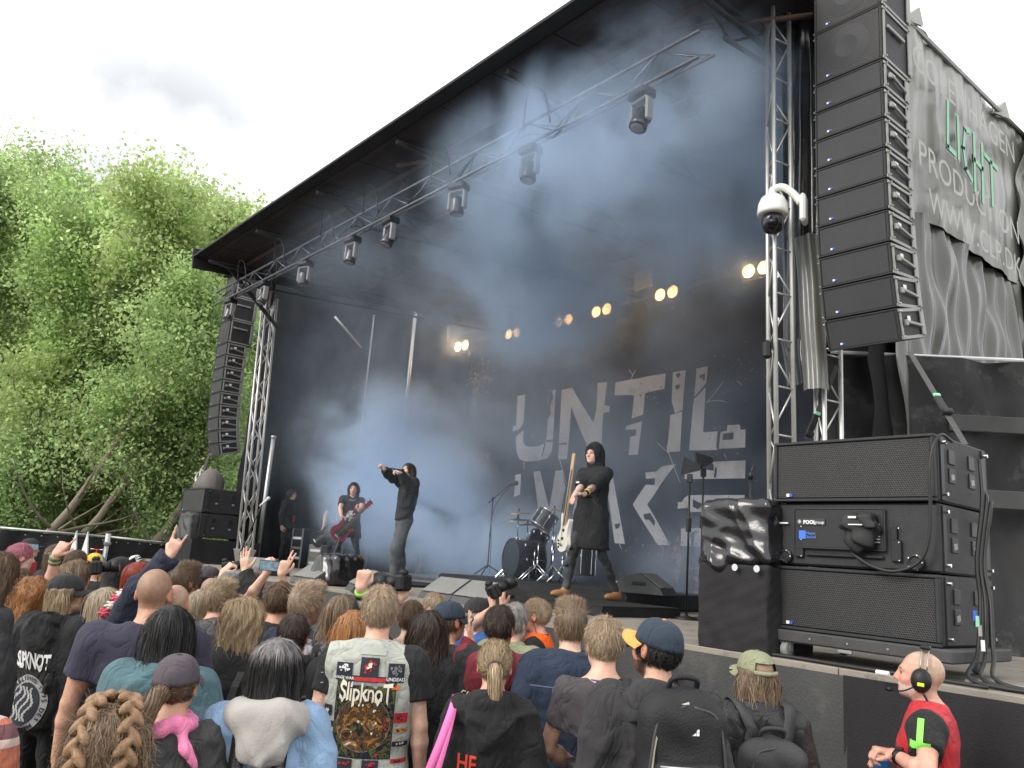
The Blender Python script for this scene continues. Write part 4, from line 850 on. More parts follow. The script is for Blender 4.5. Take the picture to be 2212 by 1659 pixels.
        for ax in range(3):
            sh = [slice(None)]*3; sh[ax] = slice(0, -1); s1 = [slice(None)]*3; s1[ax] = slice(1, None)
            A, B = ins[tuple(sh)], ins[tuple(s1)]; u, v = (ax+1) % 3, (ax+2) % 3
            E = np.argwhere(A != B); ok = (E[:, u] > 0) & (E[:, v] > 0) & (E[:, u] < s.n[u]-1) & (E[:, v] < s.n[v]-1); E = E[ok]; fl = A[tuple(E.T)]
            def g(du, dv): Q = E.copy(); Q[:, u] -= du; Q[:, v] -= dv; return idx[tuple(Q.T)]
            q = np.stack([g(1, 1), g(0, 1), g(0, 0), g(1, 0)], -1); q[~fl] = q[~fl][:, ::-1]; F.append(q)
        return V, np.vstack(F)
def sdf_obj(name, g, m, parent=None, loc=None, attr=None):
    V, F = g.mesh()
    return mesh_obj(name, V, F, m, parent, True, loc, attr)

# covered rack beside the subs: draped case below, glossy sheet on top
rk = thing('draped_case', 'square case draped in matt black cloth beside the ground speakers', 'case', (-3.37, 5.12, ZD))
g = Grid((-.36, -.38, -.05), (.36, .42, .66), .012); g.rbox((0, 0, .28), (.285, .29, .30), .03)
g.noise(lambda X, Y, Z: .008*np.sin(26*(X+Y)+9*Z+2*np.sin(5*X+9*Z))*(.75-Z)+.007*np.abs(nsum(X+Z*.5, Y, Z, 10, 5))+.003*nsum(X, Y, Z, 30, 6)); sdf_obj('cloth', g, M_SKIRTB, rk)
bg_ = thing('covered_rack', 'rack under a glossy crumpled black plastic sheet with metal eyelets', 'covered equipment', (-3.37, 5.12, ZD+.57))
g = Grid((-.4, -.42, -.08), (.4, .44, .56), .008); g.rbox((0, 0, .22), (.285, .28, .22), .05); g.rbox((.02, 0, .40), (.2, .24, .05), .03, k=.08); g.ell((-.12, -.2, .02), (.2, .12, .1), k=.05)
g.noise(lambda X, Y, Z: (.020*np.abs(nsum(X+.6*Z, Y, Z-.5*X, 5.5, 8))**.7-.012)+.014*np.abs(nsum(X+.5*Z, Y, .4*Z, 13, 12))**.7+.012*np.sin(30*(X-Y)+5*np.sin(6*Z))*np.clip(.30-Z, 0, .4)*3+.004*nsum(X, Y, Z, 30, 9)); sdf_obj('sheet', g, M_PLASTIC, bg_)
for x in (.05, .22): MB().lathe([(.012, 0), (.024, .004), (.024, .008), (.010, .008)], 10, (x, -.315, -.02), rotx_m(rad(90))).build('eyelet', M_CHROME, bg_)
# rain cover over the amplifier connections
rc = thing('rain_cover', 'black fabric rain cover strapped over the amplifier sockets of the middle subwoofer', 'cover', onY(1862, 1146, 4.98))
g = Grid((-.16, -.16, -.2), (.16, .1, .16), .008); g.rbox((0, -.01, .06), (.09, .06, .045), .02, rotx_m(rad(12))); g.ell((0, -.02, -.05), (.085, .06, .09), k=.05); g.rbox((.0, -.02, .02), (.115, .055, .018), .01, rotx_m(rad(-14)), k=.03); g.cap((-.04, -.02, -.12), (-.11, -.01, -.06), .016, .01, k=.03)
g.noise(lambda X, Y, Z: .008*np.sin(50*X+30*Z+3*np.sin(40*Y))+.005*nsum(X, Y, Z, 30, 4)); sdf_obj('fabric', g, mat('cover_fabric', (.018, .018, .019), .7, 0, .2, 12), rc)
MB().box((-.02, -.085, .075), (.05, .004, .012)).box((.0, -.086, .03), (.09, .004, .006)).build('label_strip', M_PRINTW, rc)
# left ground stack by the far tower
LX, LY = -16.05, 5.45
g_ = 'far ground speakers in front of the trees'
ground_sub('black ground subwoofer by the far tower, topmost under the horned mascot', (LX, LY, 2.39), 1.2, .46, .85, False, g_)
ground_sub('black ground subwoofer by the far tower, lower one behind the fabric cover', (LX, LY, 1.925), 1.2, .46, .85, False, g_)
t = thing('speaker_plinth', 'black draped plinth under the far ground speakers', 'plinth', (LX, LY+.5, 0)); MB().box((0, 0, .95), (1.5, 1.3, 1.9), .02).build('body', M_DRAPE, t)
cloth('skirt', (-.78, -.67, 1.9), (1.56, 0, 0), (0, 0, -1.85), 40, 16, M_DRAPE, .02, 8, .006, 71, t)
cloth('skirt', (.77, -.67, 1.9), (0, 1.3, 0), (0, 0, -1.85), 40, 16, M_DRAPE, .02, 8, .006, 72, t)
cvr = thing('speaker_cover', 'crumpled black fabric cover over the lower far ground speaker', 'cover', (LX+.12, LY-.05, 2.1))
g = Grid((-.5, -.25, -.4), (.6, .4, .4), .018); g.rbox((.12, 0, 0), (.32, .12, .27), .05); g.ell((-.25, 0, -.08), (.2, .09, .2), k=.06); g.noise(lambda X, Y, Z: .016*np.sin(18*X+5*Z+2*np.sin(9*Z))+.01*nsum(X, Y, Z, 14, 3)); sdf_obj('fabric', g, mat('cover_satin', (.035, .035, .034), .45, 0, .25, 5), cvr)
hm = thing('horned_mascot', 'grey domed bull figure with two pale horns sitting on the far ground speakers', 'figure', (LX-.12, LY+.3, 2.85)); hm.scale = (.8,)*3
g = Grid((-.55, -.4, -.05), (.6, .5, .62), .02); g.ell((.1, 0, .1), (.40, .32, .42)); g.ell((-.2, -.1, .06), (.22, .2, .2), k=.08); g.half((0, 0, 0), (0, 0, -1)); g.noise(lambda X, Y, Z: .006*nsum(X, Y, Z, 12, 3)); sdf_obj('body', g, mat('mascot_hide', (.12, .105, .10), .7, 0, .2, 6, .3, 50), hm)
for x, s in ((-.38, .9), (-.12, 1.2)): MB().tube(catmull([(x+.05, -.12, .2*s), (x-.08, -.16, .24*s), (x-.13, -.16, .38*s), (x-.05, -.14, .50*s)], 5), np.linspace(.05, .006, 16), 8).build('horn', mat('horn', (.55, .52, .45), .4, 0, .15, 12), hm, True)
# black bag among the monitors
p = onY(725, 1285, 5.25); bgm = thing('covered_monitor', 'stage light wrapped in a crumpled shiny black bag between the wedges', 'covered equipment', (p[0], p[1], ZD))
g = Grid((-.5, -.4, -.04), (.5, .4, .5), .016); g.rbox((0, 0, .2), (.30, .22, .2), .08); g.ell((-.15, -.1, .1), (.3, .2, .2), k=.08); g.noise(lambda X, Y, Z: .018*np.abs(np.sin(14*X+9*Z+3*np.sin(9*Y)))+.01*nsum(X, Y, Z, 16, 8)-.01); sdf_obj('bag', g, M_PLASTIC, bgm)

# ================================================================== trees and fence
M_BARK = mat('bark', (.22, .19, .14), .9, 0, .3, 7, .6, 30, stretch=(1, 1, .3))
def leaf_mat(name, c):
    m = mat(name, c, .48, 0, .3, .9, spec=.45, trans=.6, attr='tone'); nt = m.node_tree; oi = nt.nodes.new('ShaderNodeObjectInfo'); mr = nt.nodes.new('ShaderNodeMapRange'); mr.inputs['To Min'].default_value = .82; mr.inputs['To Max'].default_value = 1.2; nt.links.new(oi.outputs['Random'], mr.inputs['Value'])
    hs = nt.nodes.new('ShaderNodeHueSaturation'); nt.links.new(mr.outputs[0], hs.inputs['Value']); bs = nt.nodes['Principled BSDF']; src = bs.inputs['Base Color'].links[0].from_socket; nt.links.new(src, hs.inputs['Color']); nt.links.new(hs.outputs[0], bs.inputs['Base Color'])
    for n in nt.nodes:
        if n.type == 'BSDF_TRANSLUCENT': nt.links.new(hs.outputs[0], n.inputs['Color'])
    return m
M_LEAF = [leaf_mat('leaves_light', (.47, .58, .25)), leaf_mat('leaves_mid', (.39, .515, .215)), leaf_mat('leaves_deep', (.31, .43, .18))]
def make_tree(H, seed, lean, nleaf, m, lsz, low=.18, wid=.30):
    """leaning trunk with limbs from low down, leaves scattered round the twig ends"""
    r = np.random.default_rng(seed); tb = MB(); tips = []
    def limb(p, d, L_, rr, depth):
        n = 7 if depth == 0 else 5; P = [p]; R = [rr]; d = d/np.linalg.norm(d)
        for i in range(n):
            d = d+r.normal(0, .09, 3)+np.array([0, 0, .05 if depth else .03]); d /= np.linalg.norm(d); p = p+d*L_/n; P.append(p); R.append(rr*(1-.75*(i+1)/n))
            if depth < 2:
                for _ in range((4 if i > 0 else 2) if depth == 0 else 2):
                    a = r.uniform(0, 6.28); e = np.array([math.cos(a), math.sin(a), r.uniform(.15, .8)]); f = (i+1)/n
                    limb(p-d*L_/n*r.random(), d*.25+e, (H*wid*(1-.55*f) if depth == 0 else L_*.5)*r.uniform(.7, 1.15), R[-1]*.5, depth+1)
            if depth >= 1: tips.append(p.copy())
        tips.append(p.copy())
        if depth < 2: tb.tube(P, R, 6 if depth == 0 else 4)
    limb(np.zeros(3), np.array([lean[0], lean[1], 1.]), H*.92, .020*H*.6, 0)
    T = np.array(tips); T = T[T[:, 2] > low*H*r.uniform(.5, 1.2, len(T))]; k = r.integers(0, len(T), nleaf); cl_ = r.normal(0, 1, (len(T), 3))*.14
    C = T[k]+cl_[k]+r.normal(0, 1, (nleaf, 3))*np.where(r.random(nleaf) < .85, .24, .38)[:, None]*np.array([1, 1, .75]); n = len(C)
    a = r.normal(0, 1, (n, 3)); a /= np.linalg.norm(a, axis=1)[:, None]; b = np.cross(a, r.normal(0, 1, (n, 3))); b /= np.linalg.norm(b, axis=1)[:, None]
    s = (lsz*r.uniform(.6, 1.3, n))[:, None]; V = np.stack([C-a*s*.5, C+b*s*.36+a*s*.05, C+a*s*.55, C-b*s*.36+a*s*.05], 1).reshape(-1, 3)
    tone = np.repeat((r.uniform(.75, 1.25, n)*r.uniform(.8, 1.2, len(T))[k])[:, None]*np.array([[1, 1, 1.]])+r.normal(0, .05, (n, 1))*np.array([[1.2, .3, 0]]), 4, axis=0)
    t = thing('leafy_tree', 'x', 'tree'); t['h'] = float(np.percentile(C[:, 2], 99.5))
    mesh_obj('trunk', tb.v, tb.f, M_BARK, t, True)
    mesh_obj('crown', V, np.arange(4*n).reshape(-1, 4), m, t, False, None, {'tone': np.clip(tone, .3, 1.6)})
    return t
PT = [make_tree(12, 3, (.16, .03), 48000, M_LEAF[0], .115, .28), make_tree(12, 8, (.30, -.02), 44000, M_LEAF[1], .115, .22), make_tree(6, 15, (.25, .1), 24000, M_LEAF[2], .115, .05, .42), make_tree(11, 21, (.34, .04), 15000, M_LEAF[1], .115, .50, .26)]
TREES = [(30, 24, 0, 16.6), (95, 26, 0, 18.2), (215, 25, 1, 11.4), (305, 27, 0, 11.4), (395, 29, 1, 11.0), (440, 32, 0, 11.6), (-70, 25, 1, 16.5), (150, 30, 0, 12.0), (20, 33, 1, 16.5), (480, 36, 0, 12.2), (345, 36, 1, 12.4), (250, 34, 1, 12.4), (530, 38, 0, 12.4),
         (20, 22, 2, 5.0), (330, 24, 2, 4.6), (410, 23, 2, 6.0), (170, 29, 2, 6.5), (90, 31, 2, 7.5), (260, 31, 2, 7.0), (480, 28, 2, 7.0), (350, 33, 2, 8.5), (0, 33, 2, 8.5), (190, 38, 2, 9.0), (440, 38, 2, 9.0), (290, 42, 2, 10), (90, 42, 2, 10), (140, 28, 1, 11.0), (265, 28, 0, 10.6), (60, 29, 1, 17.0), (22, 20.5, 3, 9.5), (92, 21, 3, 9.0), (255, 21.5, 3, 8.5)]
TLAB = ['tall light green tree near the left edge of the view', 'tallest light green tree, its thin top standing against the grey cloud', 'leaning green tree whose forked trunk shows above the fence', 'light green tree with rounded top left of the stage roof', 'green tree just left of the roof corner', 'light green tree behind the roof corner', 'green tree cut off by the left edge', 'light green tree between the tallest one and the leaning one', 'tall green tree far back at the left edge', 'light green tree seen past the hanging speakers', 'green tree far back left of the roof corner', 'green tree far back in the middle of the grove', 'light green tree hidden behind the far speakers']
SLAB = ['slender tree with a bare pale leaning trunk at the far left behind the fence', 'slender tree whose pale leaning trunk rises behind the white spikes', 'slender tree with a pale leaning trunk right of the grey fence post']
TL = ['tall light green tree, its crown against the sky beyond the fence', 'mid green tree with leaning trunk beyond the fence', 'low dark bushy tree filling the gap just behind the fence', 'slender tree with a bare pale leaning trunk just behind the fence']
for i, (u, D, k, hh) in enumerate(TREES):
    if k < 2: hh = atD(u, float(np.interp(u, [-100, 0, 95, 150, 200, 300, 400, 450, 530], [315, 315, 292, 365, 400, 438, 432, 490, 540]))+[0, 25, 10][i % 3], D)[2]*.98; u = u-(.10, .17)[k]*hh*1750/D*.8
    p = atD(u, 1140, D); t = dup(PT[k], (p[0], p[1], 0), i*1.9 if k == 2 else .6+.25*math.sin(i*1.3) if k == 3 else .5*math.sin(i*2.1)+.9, TLAB[i] if i < len(TLAB) else SLAB[i-len(TREES)] if k == 3 else TL[k], ['tall trees beyond the fence', 'leaning trees beyond the fence', 'low trees behind the fence', 'slender leaning trees behind the fence'][k], hh/PT[k]['h'])
for p in PT:
    for ch in list(p.children): bpy.data.objects.remove(ch)
    bpy.data.objects.remove(p)
# fence along the left, top rail and cloth panels
M_FCL = mat('fence_cloth', (.02, .02, .021), .75, 0, .25, 2, .3, 40)
FP = [atD(u, v, D) for u, v, D in ((-230, 1120, 12.5), (0, 1140, 13.6), (237, 1160, 14.9), (402, 1178, 16.2))]
for i in range(3):
    a, b_ = FP[i].copy(), FP[i+1].copy(); hgt = a[2]; t = thing('cloth_fence', ['black cloth fence panel with rail at the left edge of the view', 'long black cloth fence panel under the trees left of the grey post', 'black cloth fence panel between the grey post and the far speakers'][i], 'fence', (a[0], a[1], 0), 0, None)
    U = b_-a; U[2] = 0; cloth('cloth', (0, 0, a[2]-.03), U+np.array([0, 0, b_[2]-a[2]]), (0, 0, -a[2]+.05), 60, 24, M_FCL, .015, 3, .02, 80+i, t, side=-1)
    MB().cyl((0, 0, a[2]), U+np.array([0, 0, b_[2]]), .021, 8).build('rail', M_ALU, t, True)
    nn = np.cross(U/np.linalg.norm(U), (0, 0, 1.))
    if np.dot(nn[:2], -a[:2]) < 0: nn = -nn
    for k in range(7): c = U*(k+.5)/7+np.array([0, 0, a[2]-.09])+nn*.05; MB().box(c, (.022, .022, .02), .004).build('tie', M_STEEL, t)
p = FP[2]; t = thing('fence_post', 'grey steel fence post with a yellow band between two cloth panels', 'post', (p[0], p[1], 0)); tw = FW*np.array([1, 1, 0])*-.07
MB().cyl(tw, tw+np.array([0, 0, p[2]+.06]), .045, 10).build('tube', M_ALU, t, True); MB().box(tw+np.array([0, 0, p[2]-.12]), (.12, .12, .06), .01).build('clamp', M_STEEL, t); MB().cyl(tw+np.array([0, 0, p[2]-.78]), tw+np.array([0, 0, p[2]-.5]), .048, 10).build('band', mat('yellow_band', (.62, .38, .03), .6), t, True)
p = atD(172, 1172, 11.2); t = thing('white_spikes', 'pair of tall white pointed spikes sticking up before the black fence', 'spikes', (p[0], p[1], 0))
for dx in (-.075, .085):
    c = RT*dx; z = p[2]+.16; MB().add([np.array([c[0], c[1], 0])+q for q in (RT*-.036+np.array([0, 0, z-.55]), RT*.036+np.array([0, 0, z-.55]), RT*.044+np.array([0, 0, z-.3]), np.array([0, 0, z]), RT*-.044+np.array([0, 0, z-.3]))]+[np.array([c[0], c[1], 0])+q+np.array([-.02, .02, 0]) for q in (RT*-.036+np.array([0, 0, z-.55]), RT*.036+np.array([0, 0, z-.55]), RT*.044+np.array([0, 0, z-.3]), np.array([0, 0, z]), RT*-.044+np.array([0, 0, z-.3]))], [(0, 1, 2, 3, 4), (9, 8, 7, 6, 5)]+[(i, 5+i, 5+(i+1) % 5, (i+1) % 5) for i in range(5)]).build('spike', M_WHITE, t)
# ================================================================== people
def skin_mat(name, c): 
    m = mat(name, c, .48, 0, .16, 26, .3, 160, spec=.4, attr='tint'); b = m.node_tree.nodes['Principled BSDF']
    b.inputs['Subsurface Weight'].default_value = .06; b.inputs['Subsurface Radius'].default_value = (.012, .005, .003); return m
SKIN = {'fair': skin_mat('skin_fair', (.60, .36, .265)), 'tan': skin_mat('skin_tan', (.50, .28, .19)), 'pale': skin_mat('skin_pale', (.66, .44, .36)), 'red': skin_mat('skin_flushed', (.58, .31, .23))}
def hair_mat(name, c): return mat('hair_'+name, c, .48, 0, .25, 9, 0, spec=.35, stretch=(6, 6, .8), attr='tone')
HAIRC = {'brown': (.10, .062, .036), 'darkbrown': (.038, .025, .018), 'black': (.012, .011, .011), 'blond': (.40, .27, .135), 'dblond': (.265, .192, .112), 'lbrown': (.165, .114, .070), 'ginger': (.30, .13, .045), 'orange': (.33, .15, .055), 'red': (.26, .035, .016), 'pink': (.36, .115, .15), 'grey': (.26, .24, .22), 'ash': (.36, .29, .20), 'sand': (.29, .212, .138)}
def cl(name, c, rough=.85, bump=.25, bs=140, var=.14, sc=4, fold=.85, **k):
    """woven cloth: weave relief plus creases"""
    m = mat('cloth_'+name, c, rough, 0, var, sc, bump, bs, spec=.25, **k); nt = m.node_tree; N = nt.nodes.new; L = nt.links.new; bs_ = nt.nodes['Principled BSDF']
    tc = N('ShaderNodeTexCoord'); mp = N('ShaderNodeMapping'); mp.inputs['Rotation'].default_value = (.5, .7, .3); mp.inputs['Scale'].default_value = (1, 2.0, .65); L(tc.outputs['Object'], mp.inputs[0])
    nz = N('ShaderNodeTexNoise'); nz.inputs['Scale'].default_value = 8.5; nz.inputs['Detail'].default_value = 2.5; nz.inputs['Distortion'].default_value = .8; L(mp.outputs[0], nz.inputs['Vector'])
    a = N('ShaderNodeMath'); a.operation = 'SUBTRACT'; a.inputs[1].default_value = .5; L(nz.outputs['Fac'], a.inputs[0]); b = N('ShaderNodeMath'); b.operation = 'ABSOLUTE'; L(a.outputs[0], b.inputs[0]); e = N('ShaderNodeMath'); e.operation = 'POWER'; e.inputs[1].default_value = .7; L(b.outputs[0], e.inputs[0])
    bp = N('ShaderNodeBump'); bp.inputs['Strength'].default_value = fold; bp.inputs['Distance'].default_value = .028; L(e.outputs[0], bp.inputs['Height'])
    if bs_.inputs['Normal'].links: L(bp.outputs[0], bs_.inputs['Normal'].links[0].from_node.inputs['Normal'])
    else: L(bp.outputs[0], bs_.inputs['Normal'])
    bs_.inputs['Sheen Weight'].default_value = .04; return m
CL = {'fadedjeans': cl('faded_jeans', (.085, .088, .093), .85, .4, 200, .5, 3.2), 'black': cl('black', (.018, .018, .019)), 'charcoal': cl('charcoal', (.032, .031, .033)), 'navy': cl('navy', (.020, .023, .040)), 'purplenavy': cl('purplenavy', (.035, .032, .052), fold=.6), 'greytee': cl('greytee', (.062, .055, .060)),
      'denim': cl('denim', (.024, .035, .062), .85, .4, 200, .25, 7), 'ldenim': cl('ldenim', (.22, .33, .48), .85, .4, 200, .3, 5, fold=.6, dirt=((.42, .52, .62), 7, .55)), 'teal': cl('teal', (.075, .135, .155), .85, .4, 160, .2, 5), 'blue': cl('blue', (.02, .075, .24), .6), 'leather': cl('leather', (.024, .024, .024), .36, .2, 90, .2, 8),
      'leatherg': cl('leather_grey', (.05, .05, .048), .42, .2, 80, .25, 6), 'hoodgrey': cl('hoodgrey', (.33, .31, .29), fold=.25), 'maroon': cl('maroon', (.15, .018, .028)), 'redvest': cl('redvest', (.45, .026, .034), .6), 'orangevest': cl('orangevest', (.85, .12, .008), .6), 'white': cl('white', (.62, .58, .55)), 'red': cl('red', (.40, .03, .03)), 'pinkc': cl('pink', (.70, .20, .36)),
      'greyjacket': cl('greyjacket', (.042, .042, .042), .7), 'vestdenim': cl('vest_denim', (.40, .41, .36), .85, .45, 180, .22, 6, dirt=((.27, .28, .245), 9, .56)), 'jeans': cl('jeans', (.035, .05, .09), .85, .4, 200, .25, 6), 'blackjeans': cl('black_jeans', (.022, .022, .024), .8), 'greyjeans': cl('grey_jeans', (.045, .047, .05), .85, .4, 200, .55, 3.2), 'dress': cl('long_shirt', (.016, .016, .017)), 'olive': cl('olive', (.235, .245, .15)), 'capnavy': cl('cap_navy', (.030, .043, .062)), 'capgrey': cl('cap_grey', (.075, .062, .072)), 'capbrim': cl('cap_brim', (.62, .33, .09))}
M_PLAID = cl('plaid', (.50, .16, .10)); 
def _plaid(m):
    nt = m.node_tree; N = nt.nodes.new; L = nt.links.new; bs = nt.nodes['Principled BSDF']; old = bs.inputs['Base Color'].links[0].from_socket; tc = N('ShaderNodeTexCoord'); sx = N('ShaderNodeSeparateXYZ'); L(tc.outputs['Object'], sx.inputs[0])
    cur = old
    for ax, fr, th, c in (('X', 14, .80, (.62, .55, .50)), ('Z', 14, .80, (.62, .55, .50)), ('Z', 7, .88, (.04, .04, .07)), ('X', 7, .88, (.04, .04, .07))):
        a = N('ShaderNodeMath'); a.operation = 'MULTIPLY'; a.inputs[1].default_value = fr*6.28/2; L(sx.outputs[ax], a.inputs[0]); b = N('ShaderNodeMath'); b.operation = 'SINE'; L(a.outputs[0], b.inputs[0]); c_ = N('ShaderNodeMath'); c_.operation = 'GREATER_THAN'; c_.inputs[1].default_value = th; L(b.outputs[0], c_.inputs[0])
        mm = N('ShaderNodeMath'); mm.operation = 'MULTIPLY'; mm.inputs[1].default_value = .75; L(c_.outputs[0], mm.inputs[0]); mx = N('ShaderNodeMixRGB'); L(mm.outputs[0], mx.inputs[0]); L(cur, mx.inputs[1]); mx.inputs[2].default_value = (*c, 1); cur = mx.outputs[0]
    L(cur, bs.inputs['Base Color'])
_plaid(M_PLAID); CL['plaid'] = M_PLAID
M_TRIBAL = mat('cloth_tribal', (.014, .014, .016), .8, 0, .1, 5, .2, 140, dirt=((.55, .52, .56), 5.5, .53), stretch=(1, 1, .45)); CL['tribal'] = M_TRIBAL
M_SHOE = mat('shoe_leather', (.03, .03, .03), .5, 0, .2, 9); M_BOOT = mat('tan_boot', (.34, .17, .075), .6, 0, .2, 9, .2, 60)

def head_prims(g, C, R, s, beard=False):
    """head as one smooth solid; C centre, R rotation (columns: right, forward, up)"""
    T = lambda x, y, z: C+R @ (np.array([x, y, z])*s); E = lambda c, r, k=0, op=0: g.ell(T(*c), np.array(r)*s, R, k*s, op)
    E((0, -.012, .022), (.077, .098, .092)); E((0, .030, -.035), (.062, .068, .082), .03); E((0, .040, -.078), (.046, .050, .036), .03); E((0, .075, -.098), (.020, .016, .016), .02)
    for sx in (-1, 1):
        E((sx*.040, .062, -.030), (.022, .020, .020), .02); g.cap(T(sx*.008, .086, .018), T(sx*.046, .074, .020), .011*s, .009*s, .014*s)
        E((sx*.031, .090, -.001), (.013, .010, .010), .010, 1); E((sx*.031, .078, -.001), (.0120, .0120, .0110), .003)
        E((sx*.079, -.008, -.014), (.010, .020, .031), .006); E((sx*.086, -.004, -.010), (.006, .011, .018), .006, 1)
    g.cap(T(0, .092, .010), T(0, .112, -.032), .0085*s, .012*s, .010*s)
    for sx in (-1, 1): E((sx*.013, .100, -.036), (.009, .011, .008), .006)
    E((0, .090, -.062), (.024, .009, .0065), .006); E((0, .087, -.073), (.020, .009, .007), .005); g.cap(T(-.018, .098, -.0665), T(.018, .098, -.0665), .0022*s, None, .003*s, 1)
def hand_prims(g, W, f, n, th, s, gest='relaxed'):
    """five-fingered hand; W wrist, f finger direction, n palm normal, th thumb side"""
    f, n, th = [np.asarray(v, float)/np.linalg.norm(v) for v in (f, n, th)]; P = lambda a, b, c: W+(f*a+th*b+n*c)*s
    CU = {'relaxed': (.35, .4, .45, .5), 'fist': (1, 1, 1, 1), 'horns': (0, 1, 1, 0), 'point': (0, .95, 1, 1), 'open': (.08, .05, .1, .15), 'grip': (.75, .75, .75, .75), 'two': (.05, .1, 1, 1)}[gest]
    for i, b in enumerate((.030, .010, -.010, -.029)):
        kn = P(.088-.004*abs(i-1), b, .0); g.cap(P(.008, b*.55, 0), kn, .0165*s, .0125*s, .010*s)
        L3 = np.array([(.043, .026, .021), (.047, .030, .022), (.043, .028, .021), (.034, .021, .018)][i]); a = 0.0; p = kn; r = (.0098, .0098, .0094, .0085)[i]; sp = (.10, .02, -.05, -.14)[i]*(.6 if CU[i] > .6 else 1.3)
        for j in range(3):
            a += CU[i]*(1.45, 1.55, .9)[j]; d = (f*math.cos(a)+n*math.sin(a))+th*sp*math.cos(a); q = p+d*L3[j]*s; g.cap(p, q, r*s, r*.9*s, .004*s); p = q; r *= .92
    t = {'fist': ((.045, .048, .018), (.078, .040, .040), (.090, .012, .050)), 'horns': ((.045, .046, .020), (.078, .034, .042), (.086, .004, .048)), 'open': ((.040, .050, .008), (.070, .075, .012), (.094, .086, .014))}.get(gest, ((.040, .046, .014), (.070, .056, .030), (.092, .052, .040)))
    g.cap(P(.012, .018, .004), P(*t[0]), .016*s, .0135*s, .008*s); g.cap(P(*t[0]), P(*t[1]), .0125*s, .011*s, .004*s); g.cap(P(*t[1]), P(*t[2]), .011*s, .009*s, .004*s)

def ik(S, Wp, l1, l2, hint):
    S = np.asarray(S, float); Wp = np.asarray(Wp, float); d = Wp-S; L_ = np.linalg.norm(d); d /= L_
    if L_ > (l1+l2)*.99: k = (l1+l2)*.99; Wp = S+d*k; L_ = k
    a = (l1*l1-l2*l2+L_*L_)/(2*L_); h = math.sqrt(max(l1*l1-a*a, 0)); hint = np.asarray(hint, float); u = hint-d*np.dot(hint, d); u /= np.linalg.norm(u)+1e-9
    return S+d*a+u*h, Wp

